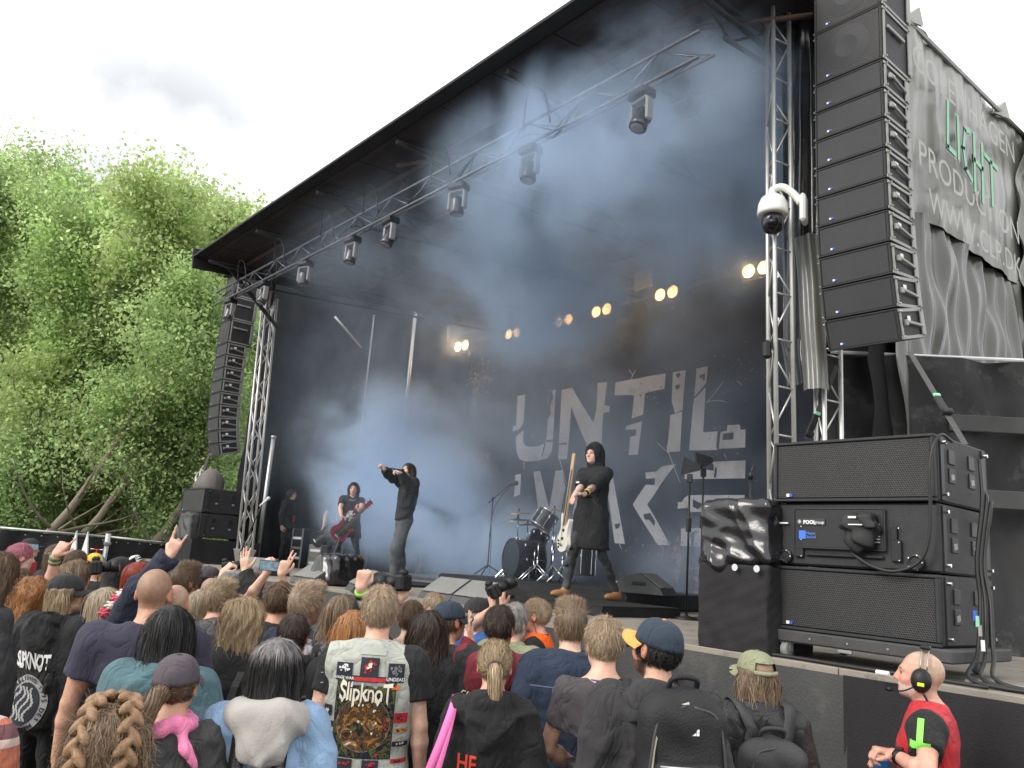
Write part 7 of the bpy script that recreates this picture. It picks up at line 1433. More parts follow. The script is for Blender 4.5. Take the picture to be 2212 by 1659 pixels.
for i, ch in enumerate('ESTABLISHED 1995 DES MOINES, IOWA '):
    if ch == ' ': continue
    a = math.pi*.95-i*2*math.pi/34; V, F = text_mesh(ch, .036, .0008); q = a-math.pi/2; P = np.zeros((len(V), 3)); P[:, 0] = -.02+.122*math.cos(a)+V[:, 0]*math.cos(q)-V[:, 1]*math.sin(q); P[:, 2] = .99*k+.130*math.sin(a)+V[:, 0]*math.sin(q)+V[:, 1]*math.cos(q); mesh_obj('emblem_letter', surf(P, (0, 1, 0), off=.008), F, M_PDARK, em)
# left edge people
person(3, 1187, 4.5, 48, 'person with wavy brown hair in a dark sleeveless jacket at the left edge', 'wavy', 'brown', 'fair', 'charcoal', 'long', length=.24, w=.72, seed=14, head=(18, 0))
person(-72, 1402, 3.0, 30, 'person in a red and white plaid shirt cut off by the left edge', 'short', 'brown', 'tan', 'plaid', 'jacket', w=1.1, seed=15, legs='jeans')
person(24, 1250, 5.5, 30, 'person in a bright blue jacket half hidden at the left edge', 'short', 'brown', 'fair', 'blue', 'jacket', w=1.05, seed=16, hood=True)
person(46, 1228, 5.5, 22, 'person in a white T-shirt pointing with a raised bare arm at the left', 'short', 'brown', 'fair', 'white', 'tee', w=1.0, seed=17, h=.0085, arms={'R': ((1, -.4, -.5), atD(124, 1187, 5.3), vdir(.62, -.78, .1), 'point', (.3, .9, 0), 'world')}); band(1, mat('bead_bracelet', (.16, .18, .08), .6, 0, .6, 60), .0, .036, 'bracelet'); band(1, mat('bead_bracelet', (0, 0, 0)), .03, .037, 'bracelet')
person(48, 1172, 7.4, 78, 'man with bright pink hair seen in profile at the far left', 'short', 'pink', 'pale', 'black', 'tee', w=1.0, seed=18)
person(68, 1161, 10.5, 112, 'person in a black cap and red top near the black fence', 'short', 'darkbrown', 'fair', 'red', 'tee', cap=('charcoal', None, 4), w=1.0, seed=19)
p_ = atD(72, 1181, 10.1); phone_thing('phone held by the person in the red top', p_, FW)
person(126, 1173, 8.6, 60, 'person with swept brown hair and a white headband behind the pointing arm', 'mid', 'brown', 'fair', 'black', 'tee', w=1.0, seed=20, length=.15); MB().tube([HB['C']+HB['R'] @ (np.array([.088*math.cos(a), -.012+.108*math.sin(a), .05+.035*math.sin(a)]))*HB['s'] for a in np.linspace(0, 6.283, 21)], .010, 6).build('headband', M_WHITE, HB['t'], True)
person(168, 1186, 8.0, 66, 'man with short brown hair and glasses seen in profile before the fence', 'thin', 'brown', 'fair', 'black', 'tee', w=1.0, seed=21); MB().box(HB['C']+HB['R'] @ np.array([.081, .05, .004])*HB['s'], (.004, .11, .006), 0, HB['R']).box(HB['C']+HB['R'] @ np.array([.036, .106, .0])*HB['s'], (.05, .005, .034), .002, HB['R']).build('glasses', M_MICB, HB['t'])
# propeller cap person
person(208, 1196, 8.6, 50, 'person in a colourful panelled beanie with a little propeller', 'short', 'brown', 'fair', 'black', 'tee', w=1.0, seed=22)
C, R, s, t = HB['C'], HB['R'], HB['s'], HB['t']; PC = [mat('beanie_'+n, c, .8) for n, c in (('blue', (.05, .35, .6)), ('yellow', (.75, .45, .04)), ('red', (.6, .06, .03)), ('orange', (.75, .22, .04)))]
for q in range(6):
    V = []; 
    for j in range(6):
        for i in range(4): th = (q+i/3)*math.pi/3+.3; ph = j/5*math.pi/2; V.append(C+R @ (np.array([.092*math.cos(th)*math.cos(ph), .112*math.sin(th)*math.cos(ph)-.012, .04+.10*math.sin(ph)]))*s)
    mesh_obj('beanie_panel', V, [(j*4+i, j*4+i+1, (j+1)*4+i+1, (j+1)*4+i) for j in range(5) for i in range(3)], PC[q % 2 if q < 4 else 1], t, True)
MB().tube([C+R @ (np.array([.094*math.cos(a), .114*math.sin(a)-.012, .035]))*s for a in np.linspace(0, 6.283, 21)], .018, 6).build('beanie_brim', PC[2], t, True); MB().cyl(C+R @ np.array([0, -.012, .14])*s, C+R @ np.array([0, -.012, .175])*s, .006, 6).box(C+R @ np.array([0, -.012, .175])*s, (.15, .025, .006), .002, R).build('propeller', PC[2], t); MB().box(C+R @ np.array([-.075, -.012, .178])*s, (.03, .02, .008), .002, R).box(C+R @ np.array([.075, -.012, .178])*s, (.03, .02, .008), .002, R).build('propeller_tip', M_WHITE, t)
# hooded figure with spikes
person(262, 1212, 6.4, 30, 'figure in a black pointed hood edged with small white spikes', None, 'black', 'fair', 'black', 'hoodie', hood='up', w=1.0, seed=23)
C, R, s = HB['C'], HB['R'], HB['s']
for i in range(12):
    a = -.5+i*.24; p0 = C+R @ (np.array([.075+.02*math.sin(a), .02+.05*math.sin(a*1.4), .155*math.cos(a*.95)]))*s; MB().cyl(p0, p0+R @ np.array([.035, .01, .02]), .012, 5, .001).build('spike', M_WHITE, HB['t'])
person(305, 1210, 6.0, 48, 'woman with dyed red hair beside the spiked hood', 'mid', 'red', 'fair', 'black', 'tee', w=.95, seed=24, length=.22)
person(76, 1246, 5.15, 58, 'person with a big mass of curly ginger hair', 'curly', 'ginger', 'fair', 'navy', 'hoodie', w=.95, seed=25, length=.34, nst=1700)
person(168, 1207, 5.9, 55, 'person with tousled brown hair tied back behind the black cap', 'mid', 'lbrown', 'fair', 'black', 'tee', w=1.0, seed=26, length=.12)
camera_thing('black camera with a ring light raised beside the tousled brown hair', atD(207, 1226, 5.7), vdir(.95, .0, .3), .12)
person(236, 1264, 4.95, 26, 'blond woman with long straight hair and a crown of pink and white flowers', 'long', 'ash', 'fair', 'leather', 'jacket', w=.95, seed=27, length=.38, nst=1900, head=(20, 0))
C, R, s = HB['C'], HB['R'], HB['s']
for i, (a, e, m_) in enumerate(((.55, .075, 0), (.25, .07, 1), (-.02, .05, 0), (-.3, .01, 1), (-.55, -.03, 0), (.85, .08, 0), (1.1, .08, 1))):
    p0 = C+R @ (np.array([.100*math.cos(a), .118*math.sin(a)-.03, e]))*s; n_ = p0-C; n_ /= np.linalg.norm(n_); fl = MB(); q = 0
    for ring, (rr, nn_) in enumerate(((.024, 6), (.014, 5), (.004, 3))):
        for j in range(nn_): b_ = j*6.283/nn_+ring; u = np.cross(n_, UPV); u /= np.linalg.norm(u); v = np.cross(n_, u); c = p0+n_*(.008+.007*ring)+(u*math.cos(b_)+v*math.sin(b_))*rr; fl.lathe([(.001, -.008), (.014, -.002), (.012, .005), (.001, .007)], 7, c)
    fl.build('flower', [mat('flower_pink', (.72, .10, .16), .7, 0, .3, 40), mat('flower_white', (.75, .66, .6), .7, 0, .15, 40)][m_], HB['t'], True)
person(384, 1262, 4.9, 14, 'bald man just behind the shaved headed man', 'buzz', 'sand', 'red', 'black', 'tee', w=1.05, seed=28, bald=True)
person(402, 1217, 5.9, 52, 'man with spiky brown hair seen from behind his right ear', 'spiky', 'brown', 'red', 'black', 'tee', w=1.05, seed=29)
person(478, 1256, 5.5, 26, 'man with swept blond hair in a black leather jacket', 'quiff', 'dblond', 'red', 'leatherg', 'jacket', w=1.12, seed=30, collar=True, head=(14, 0))
person(436, 1272, 5.6, 14, 'blond woman with a purple streak in a pink collar', 'long', 'ash', 'fair', 'pinkc', 'long', w=.95, seed=31, length=.24)
print_p = None
person(452, 1220, 6.9, 74, 'photographer in a dark cap aiming a camera to the right by the far tower', 'short', 'black', 'fair', 'black', 'tee', cap=('capgrey', None, 0), w=1.0, seed=32, h=.010, arms={'R': ((.6, -.4, -1), atD(482, 1234, 6.75), vdir(.7, -.6, .2), 'grip', (0, 1, 0), 'world'), 'L': ((-.6, -.4, -1), atD(489, 1232, 7.0), vdir(.7, -.6, .2), 'grip', (0, 1, 0), 'world')})
camera_thing('black camera held by the photographer in the dark cap near the far tower', atD(488, 1226, 6.85), vdir(.95, -.15, .3), .16)
person(498, 1239, 6.2, 40, 'grey haired man with glasses raising an open hand with a yellow wristband', 'quiff', 'grey', 'fair', 'black', 'long', w=1.0, seed=33, h=.0085, arms={'R': ((1, -.3, -.6), atD(529, 1233, 6.0), vdir(-.05, -1, .1), 'open', (-.2, 1, 0), 'world')}, head=(16, 0)); band(1, M_YEL, .012, .042, 'wristband', .03); band(1, M_LIME, -.015, .034)
MB().box(HB['C']+HB['R'] @ np.array([.081, .05, .004])*HB['s'], (.004, .11, .007), 0, HB['R']).build('glasses', M_MICB, HB['t'])
person(459, 1247, 6.4, 20, 'man with close cropped dark hair between two taller heads', 'buzz', 'darkbrown', 'fair', 'black', 'tee', w=1.0, seed=34)
person(549, 1236, 6.6, 30, 'man with soft brown hair near the black wedge on the left', 'short', 'brown', 'fair', 'charcoal', 'tee', w=1.0, seed=35)
person(556, 1220, 8.2, 40, 'grey haired man in profile close to the stage at the left', 'thin', 'grey', 'fair', 'black', 'tee', w=1.0, seed=36)
person(535, 1286, 4.3, 20, 'person with long wavy fair hair and glasses in a black printed tour shirt', 'wavy', 'dblond', 'fair', 'black', 'tee', w=1.05, seed=37, length=.17, nst=2300, h=.0085, head=(24, 0))
k = HB['k']; tx = print_text('print_lettering', 'ROOM', .005, 1.17*k, .10, M_PRINTW, .001, .1, .9, off=.004, sx=.75); M_TEALP = mat('teal_print', (.08, .35, .30), .8); bits('print_rule', tx, [[(-.12, 1.128*k), (.12, 1.128*k), (.12, 1.134*k), (-.12, 1.134*k)]], M_TEALP, .005); print_text('print_lettering', 'TOUR', -.01, 1.135*k, .018, M_PRINTW, par=tx, off=.005)
bits('print_list', tx, [[(x0+rg.uniform(0, .01), z), (x0+.075-rg.uniform(0, .02), z), (x0+.075-rg.uniform(0, .02), z+.006), (x0+.005, z+.006)] for x0 in (-.115, .025) for z in np.arange(.96*k, 1.11*k, .0095)], mat('dark_red_print', (.20, .02, .025), .85), .005)
HBt = HB['t']; st = thing('bag_strap', 'black shoulder bag strap crossing the back of the printed tour shirt', 'strap', HBt.location, HBt.rotation_euler[2]); P = np.array([(.07-.16*f, 0, 1.40*k-.55*f) for f in np.linspace(0, 1, 16)]); a = surf(P+np.array([-.018, 0, 0]), (0, 1, 0), off=.009); b = surf(P+np.array([.018, 0, 0]), (0, 1, 0), off=.009); mesh_obj('webbing', np.vstack([a, b]), [(i, i+1, 17+i, 16+i) for i in range(15)], M_STRAP, st); MB().box(a[5]+np.array([.018, -.006, 0]), (.05, .012, .03), .003).build('buckle', M_CHROME, st)
person(600, 1262, 5.9, 20, 'person behind the brown haired man holding up a horned hand sign and a phone', 'short', 'lbrown', 'fair', 'black', 'tee', w=1.0, seed=38, h=.0082, arms={'R': ((1, -.2, -.7), atD(605, 1228, 5.55), vdir(.35, -.9, .1), 'two', (-.2, 1, 0), 'world'), 'L': ((-1, -.2, -.7), atD(576, 1238, 5.65), vdir(.2, -.95, .1), 'grip', (.2, 1, 0), 'world')})
phone_thing('dark phone held up between two raised arms', atD(584, 1222, 5.6), FW)
person(609, 1256, 5.2, 24, 'man with short brown hair in black with a buckled shoulder strap', 'short', 'brown', 'tan', 'black', 'tee', w=1.05, seed=39, head=(12, 0))
k = HB['k']; HBt = HB['t']; st = thing('shoulder_strap', 'black strap with a grey buckle on the brown haired man\'s shoulder', 'strap', HBt.location, HBt.rotation_euler[2]); P = np.array([(-.12+.2*f, 0, 1.28*k+.14*f) for f in np.linspace(0, 1, 10)]); a = surf(P+np.array([0, 0, -.024]), (0, 1, 0), off=.010); b = surf(P+np.array([0, 0, .024]), (0, 1, 0), off=.010); mesh_obj('webbing', np.vstack([a, b]), [(i, 10+i, 11+i, i+1) for i in range(9)], M_STRAP, st); MB().box((a[4]+b[4])/2+np.array([0, -.008, 0]), (.05, .012, .045), .004).build('buckle', M_RIG, st)
person(664, 1261, 4.95, 36, 'bearded man with a high blond quiff shaved at the sides', 'quiff', 'sand', 'fair', 'navy', 'tee', w=1.05, seed=40, head=(14, 0), tint=[(lambda x, y, z: (z < -.055) & (y > -.01) & (y < .11), (.5, .38, .28), .7)])
person(640, 1322, 4.35, 12, 'man with flat dark hair and large ears in a black hoodie', 'thin', 'darkbrown', 'fair', 'black', 'hoodie', w=1.02, seed=41, hood=True)
k = HB['k']; print_text('print_lettering', '2.', .10, 1.22*k, .06, M_PRINTW, .001, .2, off=.006)
person(741, 1281, 4.75, 12, 'person with light brown hair punching up a tattooed arm from a patterned sleeve', 'long', 'lbrown', 'fair', 'tribal', 'long', w=1.0, seed=42, length=.24, h=.0082, arms={'R': ((1, -.3, -.6), atD(778, 1254, 4.35), vdir(.22, -.95, .1), 'fist', (.0, 1, 0), 'world')}); ARM_T = HB['t']; band(1, M_LIME, .008, .036); band(1, M_MICB, .028, .036)
person(768, 1313, 4.3, 6, 'woman with long straight copper orange hair beside the denim vest', 'long', 'orange', 'fair', 'black', 'tee', w=.95, seed=43, length=.30, nst=2300)
person(892, 1294, 5.2, 8, 'man with thinning brown hair in navy lifting a camera above the crowd', 'thin', 'brown', 'fair', 'navy', 'tee', w=1.0, seed=44, h=.0085, arms={'L': ((-1, -.3, -.6), atD(874, 1286, 5.0), vdir(-.15, -.95, .1), 'grip', (.2, 1, 0), 'world')}, bald=True); band(-1, mat('pink_beads', (.6, .3, .3), .5, 0, .5, 60), .02, .036)
camera_thing('black camera with a long lens lifted above the crowd in front of the singer', atD(871, 1259, 4.95), vdir(-.95, .05, .3), .14)
person(941, 1280, 6.6, -60, 'man with fair short hair in profile near the touching monitor pair', 'short', 'sand', 'fair', 'black', 'tee', w=1.0, seed=45)
person(929, 1315, 4.55, 6, 'person with wavy dark brown hair falling on a black hoodie', 'wavy', 'darkbrown', 'fair', 'black', 'hoodie', w=1.0, seed=46, length=.30, nst=2300)
person(974, 1294, 4.9, 34, 'man in a navy blue cap and dark jacket with the visor to the right', 'thin', 'brown', 'tan', 'charcoal', 'long', cap=('capnavy', None, 4), w=1.05, seed=47, head=(16, 0))
person(1036, 1287, 5.9, 62, 'bearded photographer in a backwards looking dark cap aiming a camera up at the stage', 'thin', 'grey', 'fair', 'blue', 'tee', cap=('charcoal', None, -14), w=1.05, seed=48, head=(14, 22), h=.0085, arms={'L': ((-1, -.2, -.6), atD(1070, 1311, 5.6), vdir(-.1, -.95, .1), 'open', (0, 1, 0), 'world'), 'R': ((1, -.2, -.8), atD(1086, 1312, 5.8), vdir(-.05, -.95, .1), 'open', (0, 1, 0), 'world')})
camera_thing('black camera pointed up at the bassist by the bearded photographer', atD(1063, 1278, 5.65), vdir(.9, -.35, .3), .15)
person(1082, 1304, 4.5, 16, 'man with thinning dark hair and a maroon hood clapping his hands', 'thin', 'darkbrown', 'fair', 'maroon', 'hoodie', w=1.0, seed=49, hood=True, h=.0085, bald=True, arms={'L': ((-.4, -.1, -1), atD(1017, 1386, 4.84), vdir(-.12, -.98, .1), 'open', (1, .3, 0), 'world')})
vest_over(CL['black'], 'printed_vest', .020, wide=.05, hz=.9); k = HB['k']; print_text('print_lettering', 'COPEN', -.07, 1.28*k, .05, M_CREAM, .0005, off=.005); bits('print_picture', HB['cloth'], blots(-.06, 1.14*k, .07, .08, 40, .008, rg, asp=.5), M_PGRN, .005)
person(1112, 1302, 5.3, 30, 'man with ash grey hair beside the clapping man', 'short', 'grey', 'fair', 'olive', 'jacket', w=1.0, seed=50)
person(1162, 1290, 5.85, -78, 'smiling security guard with cropped hair in a bright orange vest facing left', 'thin', 'sand', 'red', 'black', 'tee', w=1.05, seed=51, h=.008); vest_over(CL['orangevest'], 'safety_vest', .018, True, wide=.0)
MB().tube(catmull([HB['C']+HB['R'] @ np.array([-.085, -.0, -.02])*HB['s'], HB['C']+HB['R'] @ np.array([-.075, -.03, -.11])*HB['s'], HB['nk']+np.array([-.07, -.01, .0])], 4), .003, 4).build('earpiece_cord', mat('red_cord', (.25, .03, .03), .6), HB['t'], True)
# red vest crew man with headset
person(1992, 1405, 3.95, -84, 'bald stagehand in a red vest with a black headset at the right', 'buzz', 'ash', 'red', 'black', 'tee', w=1.06, seed=52, h=.0065, bald=True, tint=[(lambda x, y, z: z > -.07, (1, 1, 1), 0), (lambda x, y, z: (z < -.058) & (y > .02) & (y < .12) & ~((np.abs(x) < .022) & (z > -.082) & (y > .08)), (1.0, 1.55, 1.9), .75), (lambda x, y, z: (z < -.05) & (z > -.066) & (y > .085) & (np.abs(x) < .03), (1.0, 1.5, 1.8), .6)], head=(-2, 4), arms={'L': ((-1, -.6, -.4), atD(1930, 1628, 3.75), vdir(-.9, -.2, .1), 'grip', (0, 0, -1), 'world'), 'R': ((.6, -.6, -.5), atD(1925, 1640, 4.0), vdir(-.9, -.1, -.1), 'grip', (0, 0, -1), 'world')})
t52 = HB['t']; g52 = HB['g']; A52 = dict(HB['A']); C, R, s = HB['C'], HB['R'], HB['s']; k = HB['k']
S, E_, W_ = A52[-1][:3]; c = S+(E_-S)*.42
def arm_patch(name, pts, m):
    V = surf([(0, S[1]+p[0]-.0, S[2]-.10+p[1]) for p in pts], (1, 0, 0), .45, .004, g52); return V
M_LG = mat('lime_tape', (.22, .78, .10), .7)
for (y0, y1, z0, z1) in ((-.014, .014, -.105, .045), (-.045, .045, -.075, -.045)):
    uu, vv = np.meshgrid(np.linspace(y0, y1, 7), np.linspace(z0, z1, 9), indexing='ij'); V = surf(np.stack([0*uu, S[1]+uu+.012, S[2]-.005+vv], -1).reshape(-1, 3), (1, 0, 0), .45, .007, g52); I = np.arange(63).reshape(7, 9); mesh_obj('tape_cross', V, np.stack([I[:-1, :-1], I[:-1, 1:], I[1:, 1:], I[1:, :-1]], -1).reshape(-1, 4), M_LG, t52)
vest_over(CL['redvest'], 'crew_vest', .018, False, wide=-.005, hz=.84)
print_patch('vest_mark', .0, 1.12*k, .02, .10, M_PDARK, 6, off=.004)
hd = thing('headset', 'black ear muff headset with a boom microphone on the bald stagehand', 'headset', t52.location, t52.rotation_euler[2]); T = lambda x, y, z: C+R @ (np.array([x, y, z])*s)
MB().tube([T(.10*math.sin(a), -.005, .02+.112*math.cos(a)) for a in np.linspace(-1.45, 1.45, 15)], .004, 6).tube([T(.10*math.sin(a), -.035, .02+.112*math.cos(a)) for a in np.linspace(-1.45, 1.45, 15)], .004, 6).build('band', M_STEEL, hd, True); g = Grid(T(0, 0, .1)-.12, T(0, 0, .1)+.12, .008); g.rbox(T(0, -.018, .136), (.05, .024, .010), .008, R); sdf_obj('pad', g, M_MICB, hd)
for sx in (-1, 1): g = Grid(T(sx*.1, 0, -.02)-.09, T(sx*.1, 0, -.02)+.09, .006); g.ell(T(sx*.098, -.01, -.02), np.array([.034, .043, .056])*s, R); g.ell(T(sx*.086, -.01, -.02), np.array([.014, .048, .060])*s, R, .008); sdf_obj('ear_cup', g, M_MICB, hd)
MB().box(T(-.133, -.012, -.035), (.006, .030, .016), .002, R).build('sticker', mat('yellow_sticker', (.55, .7, .03), .6), hd); MB().tube(catmull([T(-.105, .02, -.055), T(-.09, .07, -.085), T(-.045, .13, -.095)], 5), .004, 6).cyl(T(-.05, .125, -.094), T(-.03, .150, -.094), .010, 8).build('microphone_boom', M_MICB, hd, True)
MB().tube(catmull([T(-.10, -.02, -.07), T(-.09, -.05, -.13), T(-.10, -.09, -.25), T(-.14, -.10, -.45), T(-.17, -.06, -.75)], 5), .006, 5).build('cord', M_CABLE, hd, True)
band(-1, M_MICB, .02, .036, 'watch_strap', .022); d = (W_-E_)/np.linalg.norm(W_-E_); MB().box(W_-d*.045+np.array([0, 0, .036]), (.036, .036, .012), .004).build('watch', M_MICB, t52)
p = thing('blue_cup', 'bright blue plastic cup held by the stagehand', 'cup', atD(1903, 1655, 3.8)); MB().lathe([(.03, -.06), (.038, .03), (.04, .032), (.034, .03), (.028, -.055)], 14).build('cup', mat('blue_plastic', (.02, .20, .55), .4), p, True)
# tattoos on the raised forearm
def tattoo(t, segs, seed=4, a=.75, thr=.0):
    bo = [c for c in t.children if c.name.startswith('body')][0]; me = bo.data; n = len(me.vertices); V = np.zeros(n*3, np.float32); me.vertices.foreach_get('co', V); V = V.reshape(-1, 3); at = me.attributes['tint']; c = np.zeros(n*4, np.float32); at.data.foreach_get('color', c); c = c.reshape(-1, 4)
    nn = nsum(V[:, 0], V[:, 1], V[:, 2], 55, seed); 
    for p0, p1, r in segs:
        d = p1-p0; tt = np.clip(((V-p0) @ d)/(d @ d), 0, 1); ds = np.linalg.norm(V-p0-tt[:, None]*d, axis=1); m = (ds < r) & (nn > thr); c[m, :3] = c[m, :3]*(1-a)+np.array([.30, .36, .42])*a
    at.data.foreach_set('color', c.ravel())
# ================================================================== band on stage
def face_yaw(u, v, turn): q = ray(u, v); return math.atan2(-q[0], q[1])-rad(turn)
def guitar(label, hold, neck, face, col, L_=.98, bass=False, sg=False, cat='guitar'):
    """solid body guitar; hold = body centre, neck = direction of the neck, face = direction its front looks"""
    n = np.asarray(neck, float); n /= np.linalg.norm(n); f = np.asarray(face, float); f -= n*np.dot(f, n); f /= np.linalg.norm(f); s = np.cross(f, n); R = np.stack([s, -f, n], 1)
    t = thing('bass_guitar' if bass else 'electric_guitar', label, cat, hold)
    if sg: pl = [(-.10, -.20), (.0, -.225), (.11, -.19), (.165, -.10), (.135, .0), (.125, .08), (.15, .17), (.10, .14), (.055, .07), (-.055, .07), (-.10, .14), (-.15, .17), (-.125, .08), (-.13, 0), (-.16, -.10)]
    else: pl = [(-.12, -.19), (-.02, -.215), (.09, -.205), (.155, -.13), (.14, -.03), (.105, .04), (.125, .12), (.145, .19), (.11, .20), (.05, .10), (-.05, .08), (-.095, .15), (-.135, .14), (-.115, .05), (-.12, -.04), (-.16, -.12)]
    q = catmull(pl+[pl[0]], 3)[:-1]; q = [(p[0], p[1]) for p in q]; b = MB(); b.prism(q, -.021, .021); V = np.array(b.v) @ R.T; mesh_obj('body', V, b.f, col, t)
    def bx(name, c, sz, m, bv=.003): MB().box(R @ np.array(c), sz, bv, R).build(name, m, t)
    M_ROSE = mat('fretboard', (.07, .035, .02), .5); M_MAPLE = mat('maple_neck', (.50, .33, .16), .4)
    bx('neck', (0, -.022, .07+L_*.32), (.046, .022, L_*.64), col if sg else M_MAPLE); bx('fretboard', (0, -.036, .07+L_*.31), (.046, .006, L_*.62), M_ROSE, .001); bx('headstock', (.012, -.024, .07+L_*.64+.085), (.075, .016, .17), M_MAPLE if not sg else col, .004)
    for i in range(4 if bass else 6): bx('tuning_peg', ((.06 if i % 2 or bass else -.04), -.024, .07+L_*.64+.03+i*.028), (.03, .010, .014), M_CHROME, .003)
    bx('pickguard', (-.02, -.0225, -.03), (.16, .004, .2), mat('pickguard_cream', (.55, .52, .45), .4) if bass else mat('pickguard_black', (.02, .02, .02), .4), .001)
    for z in (.02, -.07): bx('pickup', (0, -.027, z), (.07, .010, .03), M_BLKMET)
    bx('bridge', (0, -.028, -.14), (.08, .014, .03), M_CHROME)
    for i in range(4 if bass else 6): x = (i-(1.5 if bass else 2.5))*.0085; MB().cyl(R @ np.array([x, -.041, -.14]), R @ np.array([x, -.041, .07+L_*.66]), .0012, 4).build('string', M_CHROME, t)
    for i in range(3): MB().cyl(R @ np.array([.10-.012*i, -.022, -.10-.035*i]), R @ np.array([.10-.012*i, -.036, -.10-.035*i]), .010, 8).build('knob', M_MICB, t)
    return t
def rips(t, k, spots, m):
    """bare knee patches showing through torn trousers"""
    tr = [c for c in t.children if c.name.startswith('trousers')][0]; me = tr.data; n = len(me.vertices); V = np.zeros(n*3, np.float32); me.vertices.foreach_get('co', V); V = V.reshape(-1, 3)
    for (sx, z, w, h) in spots:
        sel = (np.sign(V[:, 0]) == sx) & (np.abs(V[:, 2]-z) < h*3) ; 
        if not sel.any(): continue
        Q = V[sel]; y = Q[:, 1].max(); x = Q[Q[:, 1] > y-.03][:, 0].mean(); MB().lathe([(.001, .012), (w*.7, .008), (w, 0), (w*.7, -.012), (.001, -.014)], 12, (x, y-.004, z), np.diag([1, .6, h/w]) @ rotx_m(rad(90))).build('torn_knee', m, tr, True)
BG = 'band members on stage'
# bassist
yb_ = face_yaw(1265, 950, -138)
person(1265, 951, 9.4, yb_, 'hooded bassist in a long black shirt, torn jeans and tan boots striding on the step', 'short', 'black', 'pale', 'dress', 'elbow', head=(-6, 2), open_front=True, w=1.08, loc=atD(1268, 1292, 9.4)*np.array([1, 1, 0])+np.array([0, 0, 1.575]), H=1.80, seed=60, h=.0095, legs='greyjeans', trousers_w=.95, hem=.56, group=BG, shoes=M_BOOT, hood='up',
       stance={-1: (.16, -.34, .05), 1: (.13, .24, .0)}, arms={'L': ((1.0, -.8, -.6), atD(1246, 1083, 9.05), vdir(-.95, -.15, .1), 'grip', (0, .3, -1), 'world'), 'R': ((-.8, -.8, -.2), atD(1222, 1112, 8.95), vdir(-.3, .9, .2), 'grip', (0, 1, 0), 'world')}, tint=[(lambda x, y, z: (z > -.02) & (y > .10), (1, 1, 1), 0)])
tB = HB['t']; kB = HB['k']; AB = dict(HB['A']); tattoo(tB, [(AB[-1][1], AB[-1][2], .06)], 4, .7, -.1)
rips(tB, kB, ((1, .56*kB, .05, .035), (-1, .58*kB, .05, .03), (1, .36*kB, .03, .02)), SKIN['pale'])
MB().tube([HB['nk']+np.array([.07*math.sin(a), .075+.05*math.cos(a)*.6, -.02-.05*math.cos(a)*.6-.02]) for a in np.linspace(-1.4, 1.4, 12)], .004, 5).build('necklace', M_CHROME, tB, True)
band(-1, M_MICB, .02, .036, 'wristband', .03); band(-1, M_YEL, .06, .040, 'wristband', .015)
bc = atD(1221, 1150, 9.0); hd_ = atD(1241, 1010, 9.1); guitar('white bass guitar held upright by the hooded bassist', bc, hd_-bc, -FW*.3-RT, mat('cream_guitar', (.62, .60, .54), .3, 0, .05, 6, coat=.5), 1.0, True)
stp = thing('guitar_strap', 'black guitar strap across the hooded bassist\'s chest', 'strap', tB.location, tB.rotation_euler[2]); P = np.array([(-.16+.28*f, 0, 1.06*kB+.34*kB*f) for f in np.linspace(0, 1, 12)]); a = surf(P+np.array([-.02, 0, -.02]), (0, -1, 0), .5, .008); b = surf(P+np.array([.02, 0, .02]), (0, -1, 0), .5, .008); mesh_obj('webbing', np.vstack([a, b]), [(i, i+1, 13+i, 12+i) for i in range(11)], M_STRAP, stp); MB().box((a[8]+b[8])/2+np.array([0, .006, 0]), (.05, .01, .02), .002).build('buckle', M_PRINTW, stp)
# singer
ys = face_yaw(865, 990, -104)
person(868, 992, 12.3, ys, 'long haired singer in a black jacket and faded wide jeans raising a fist', 'mid', 'darkbrown', 'pale', 'black', 'jacket', head=(-26, 10), w=1.12, loc=atD(860, 1255, 12.3), H=1.80, seed=61, h=.0105, legs='fadedjeans', trousers_w=1.6, hem=.90, group=BG, length=.26, nst=900,
       stance={-1: (.13, .10, .02), 1: (.14, -.06)}, arms={'R': ((.4, -.1, -1), atD(815, 1003, 12.3), vdir(-.6, -.75, 0), 'fist', (0, 1, 0), 'world'), 'L': ((-.9, .1, -.8), atD(866, 1022, 12.1), vdir(-.8, -.4, 0), 'grip', (0, 0, -1), 'world')}, collar=True)
tS = HB['t']; mc = thing('hand_microphone', 'black hand microphone at the singer\'s mouth', 'microphone', atD(856, 1014, 12.1)); d = vdir(-.95, -.15, 0); MB().cyl(-d*.07, d*.10, .013, 8).build('handle', M_MICB, mc, True); MB().cyl(-d*.12, -d*.07, .026, 10, .018).build('grille', M_MICB, mc, True)
for i in range(4): print_ = None
for i, (x, z) in enumerate(((-.02, 1.32), (-.02, 1.22), (-.02, 1.12), (-.02, 1.0))): q = surf([(x, 0, z*HB['k'])], (0, -1, 0), .5, .004)[0]; MB().cyl(q, q+np.array([0, .008, 0]), .012, 8).build('button', M_CHROME, tS)
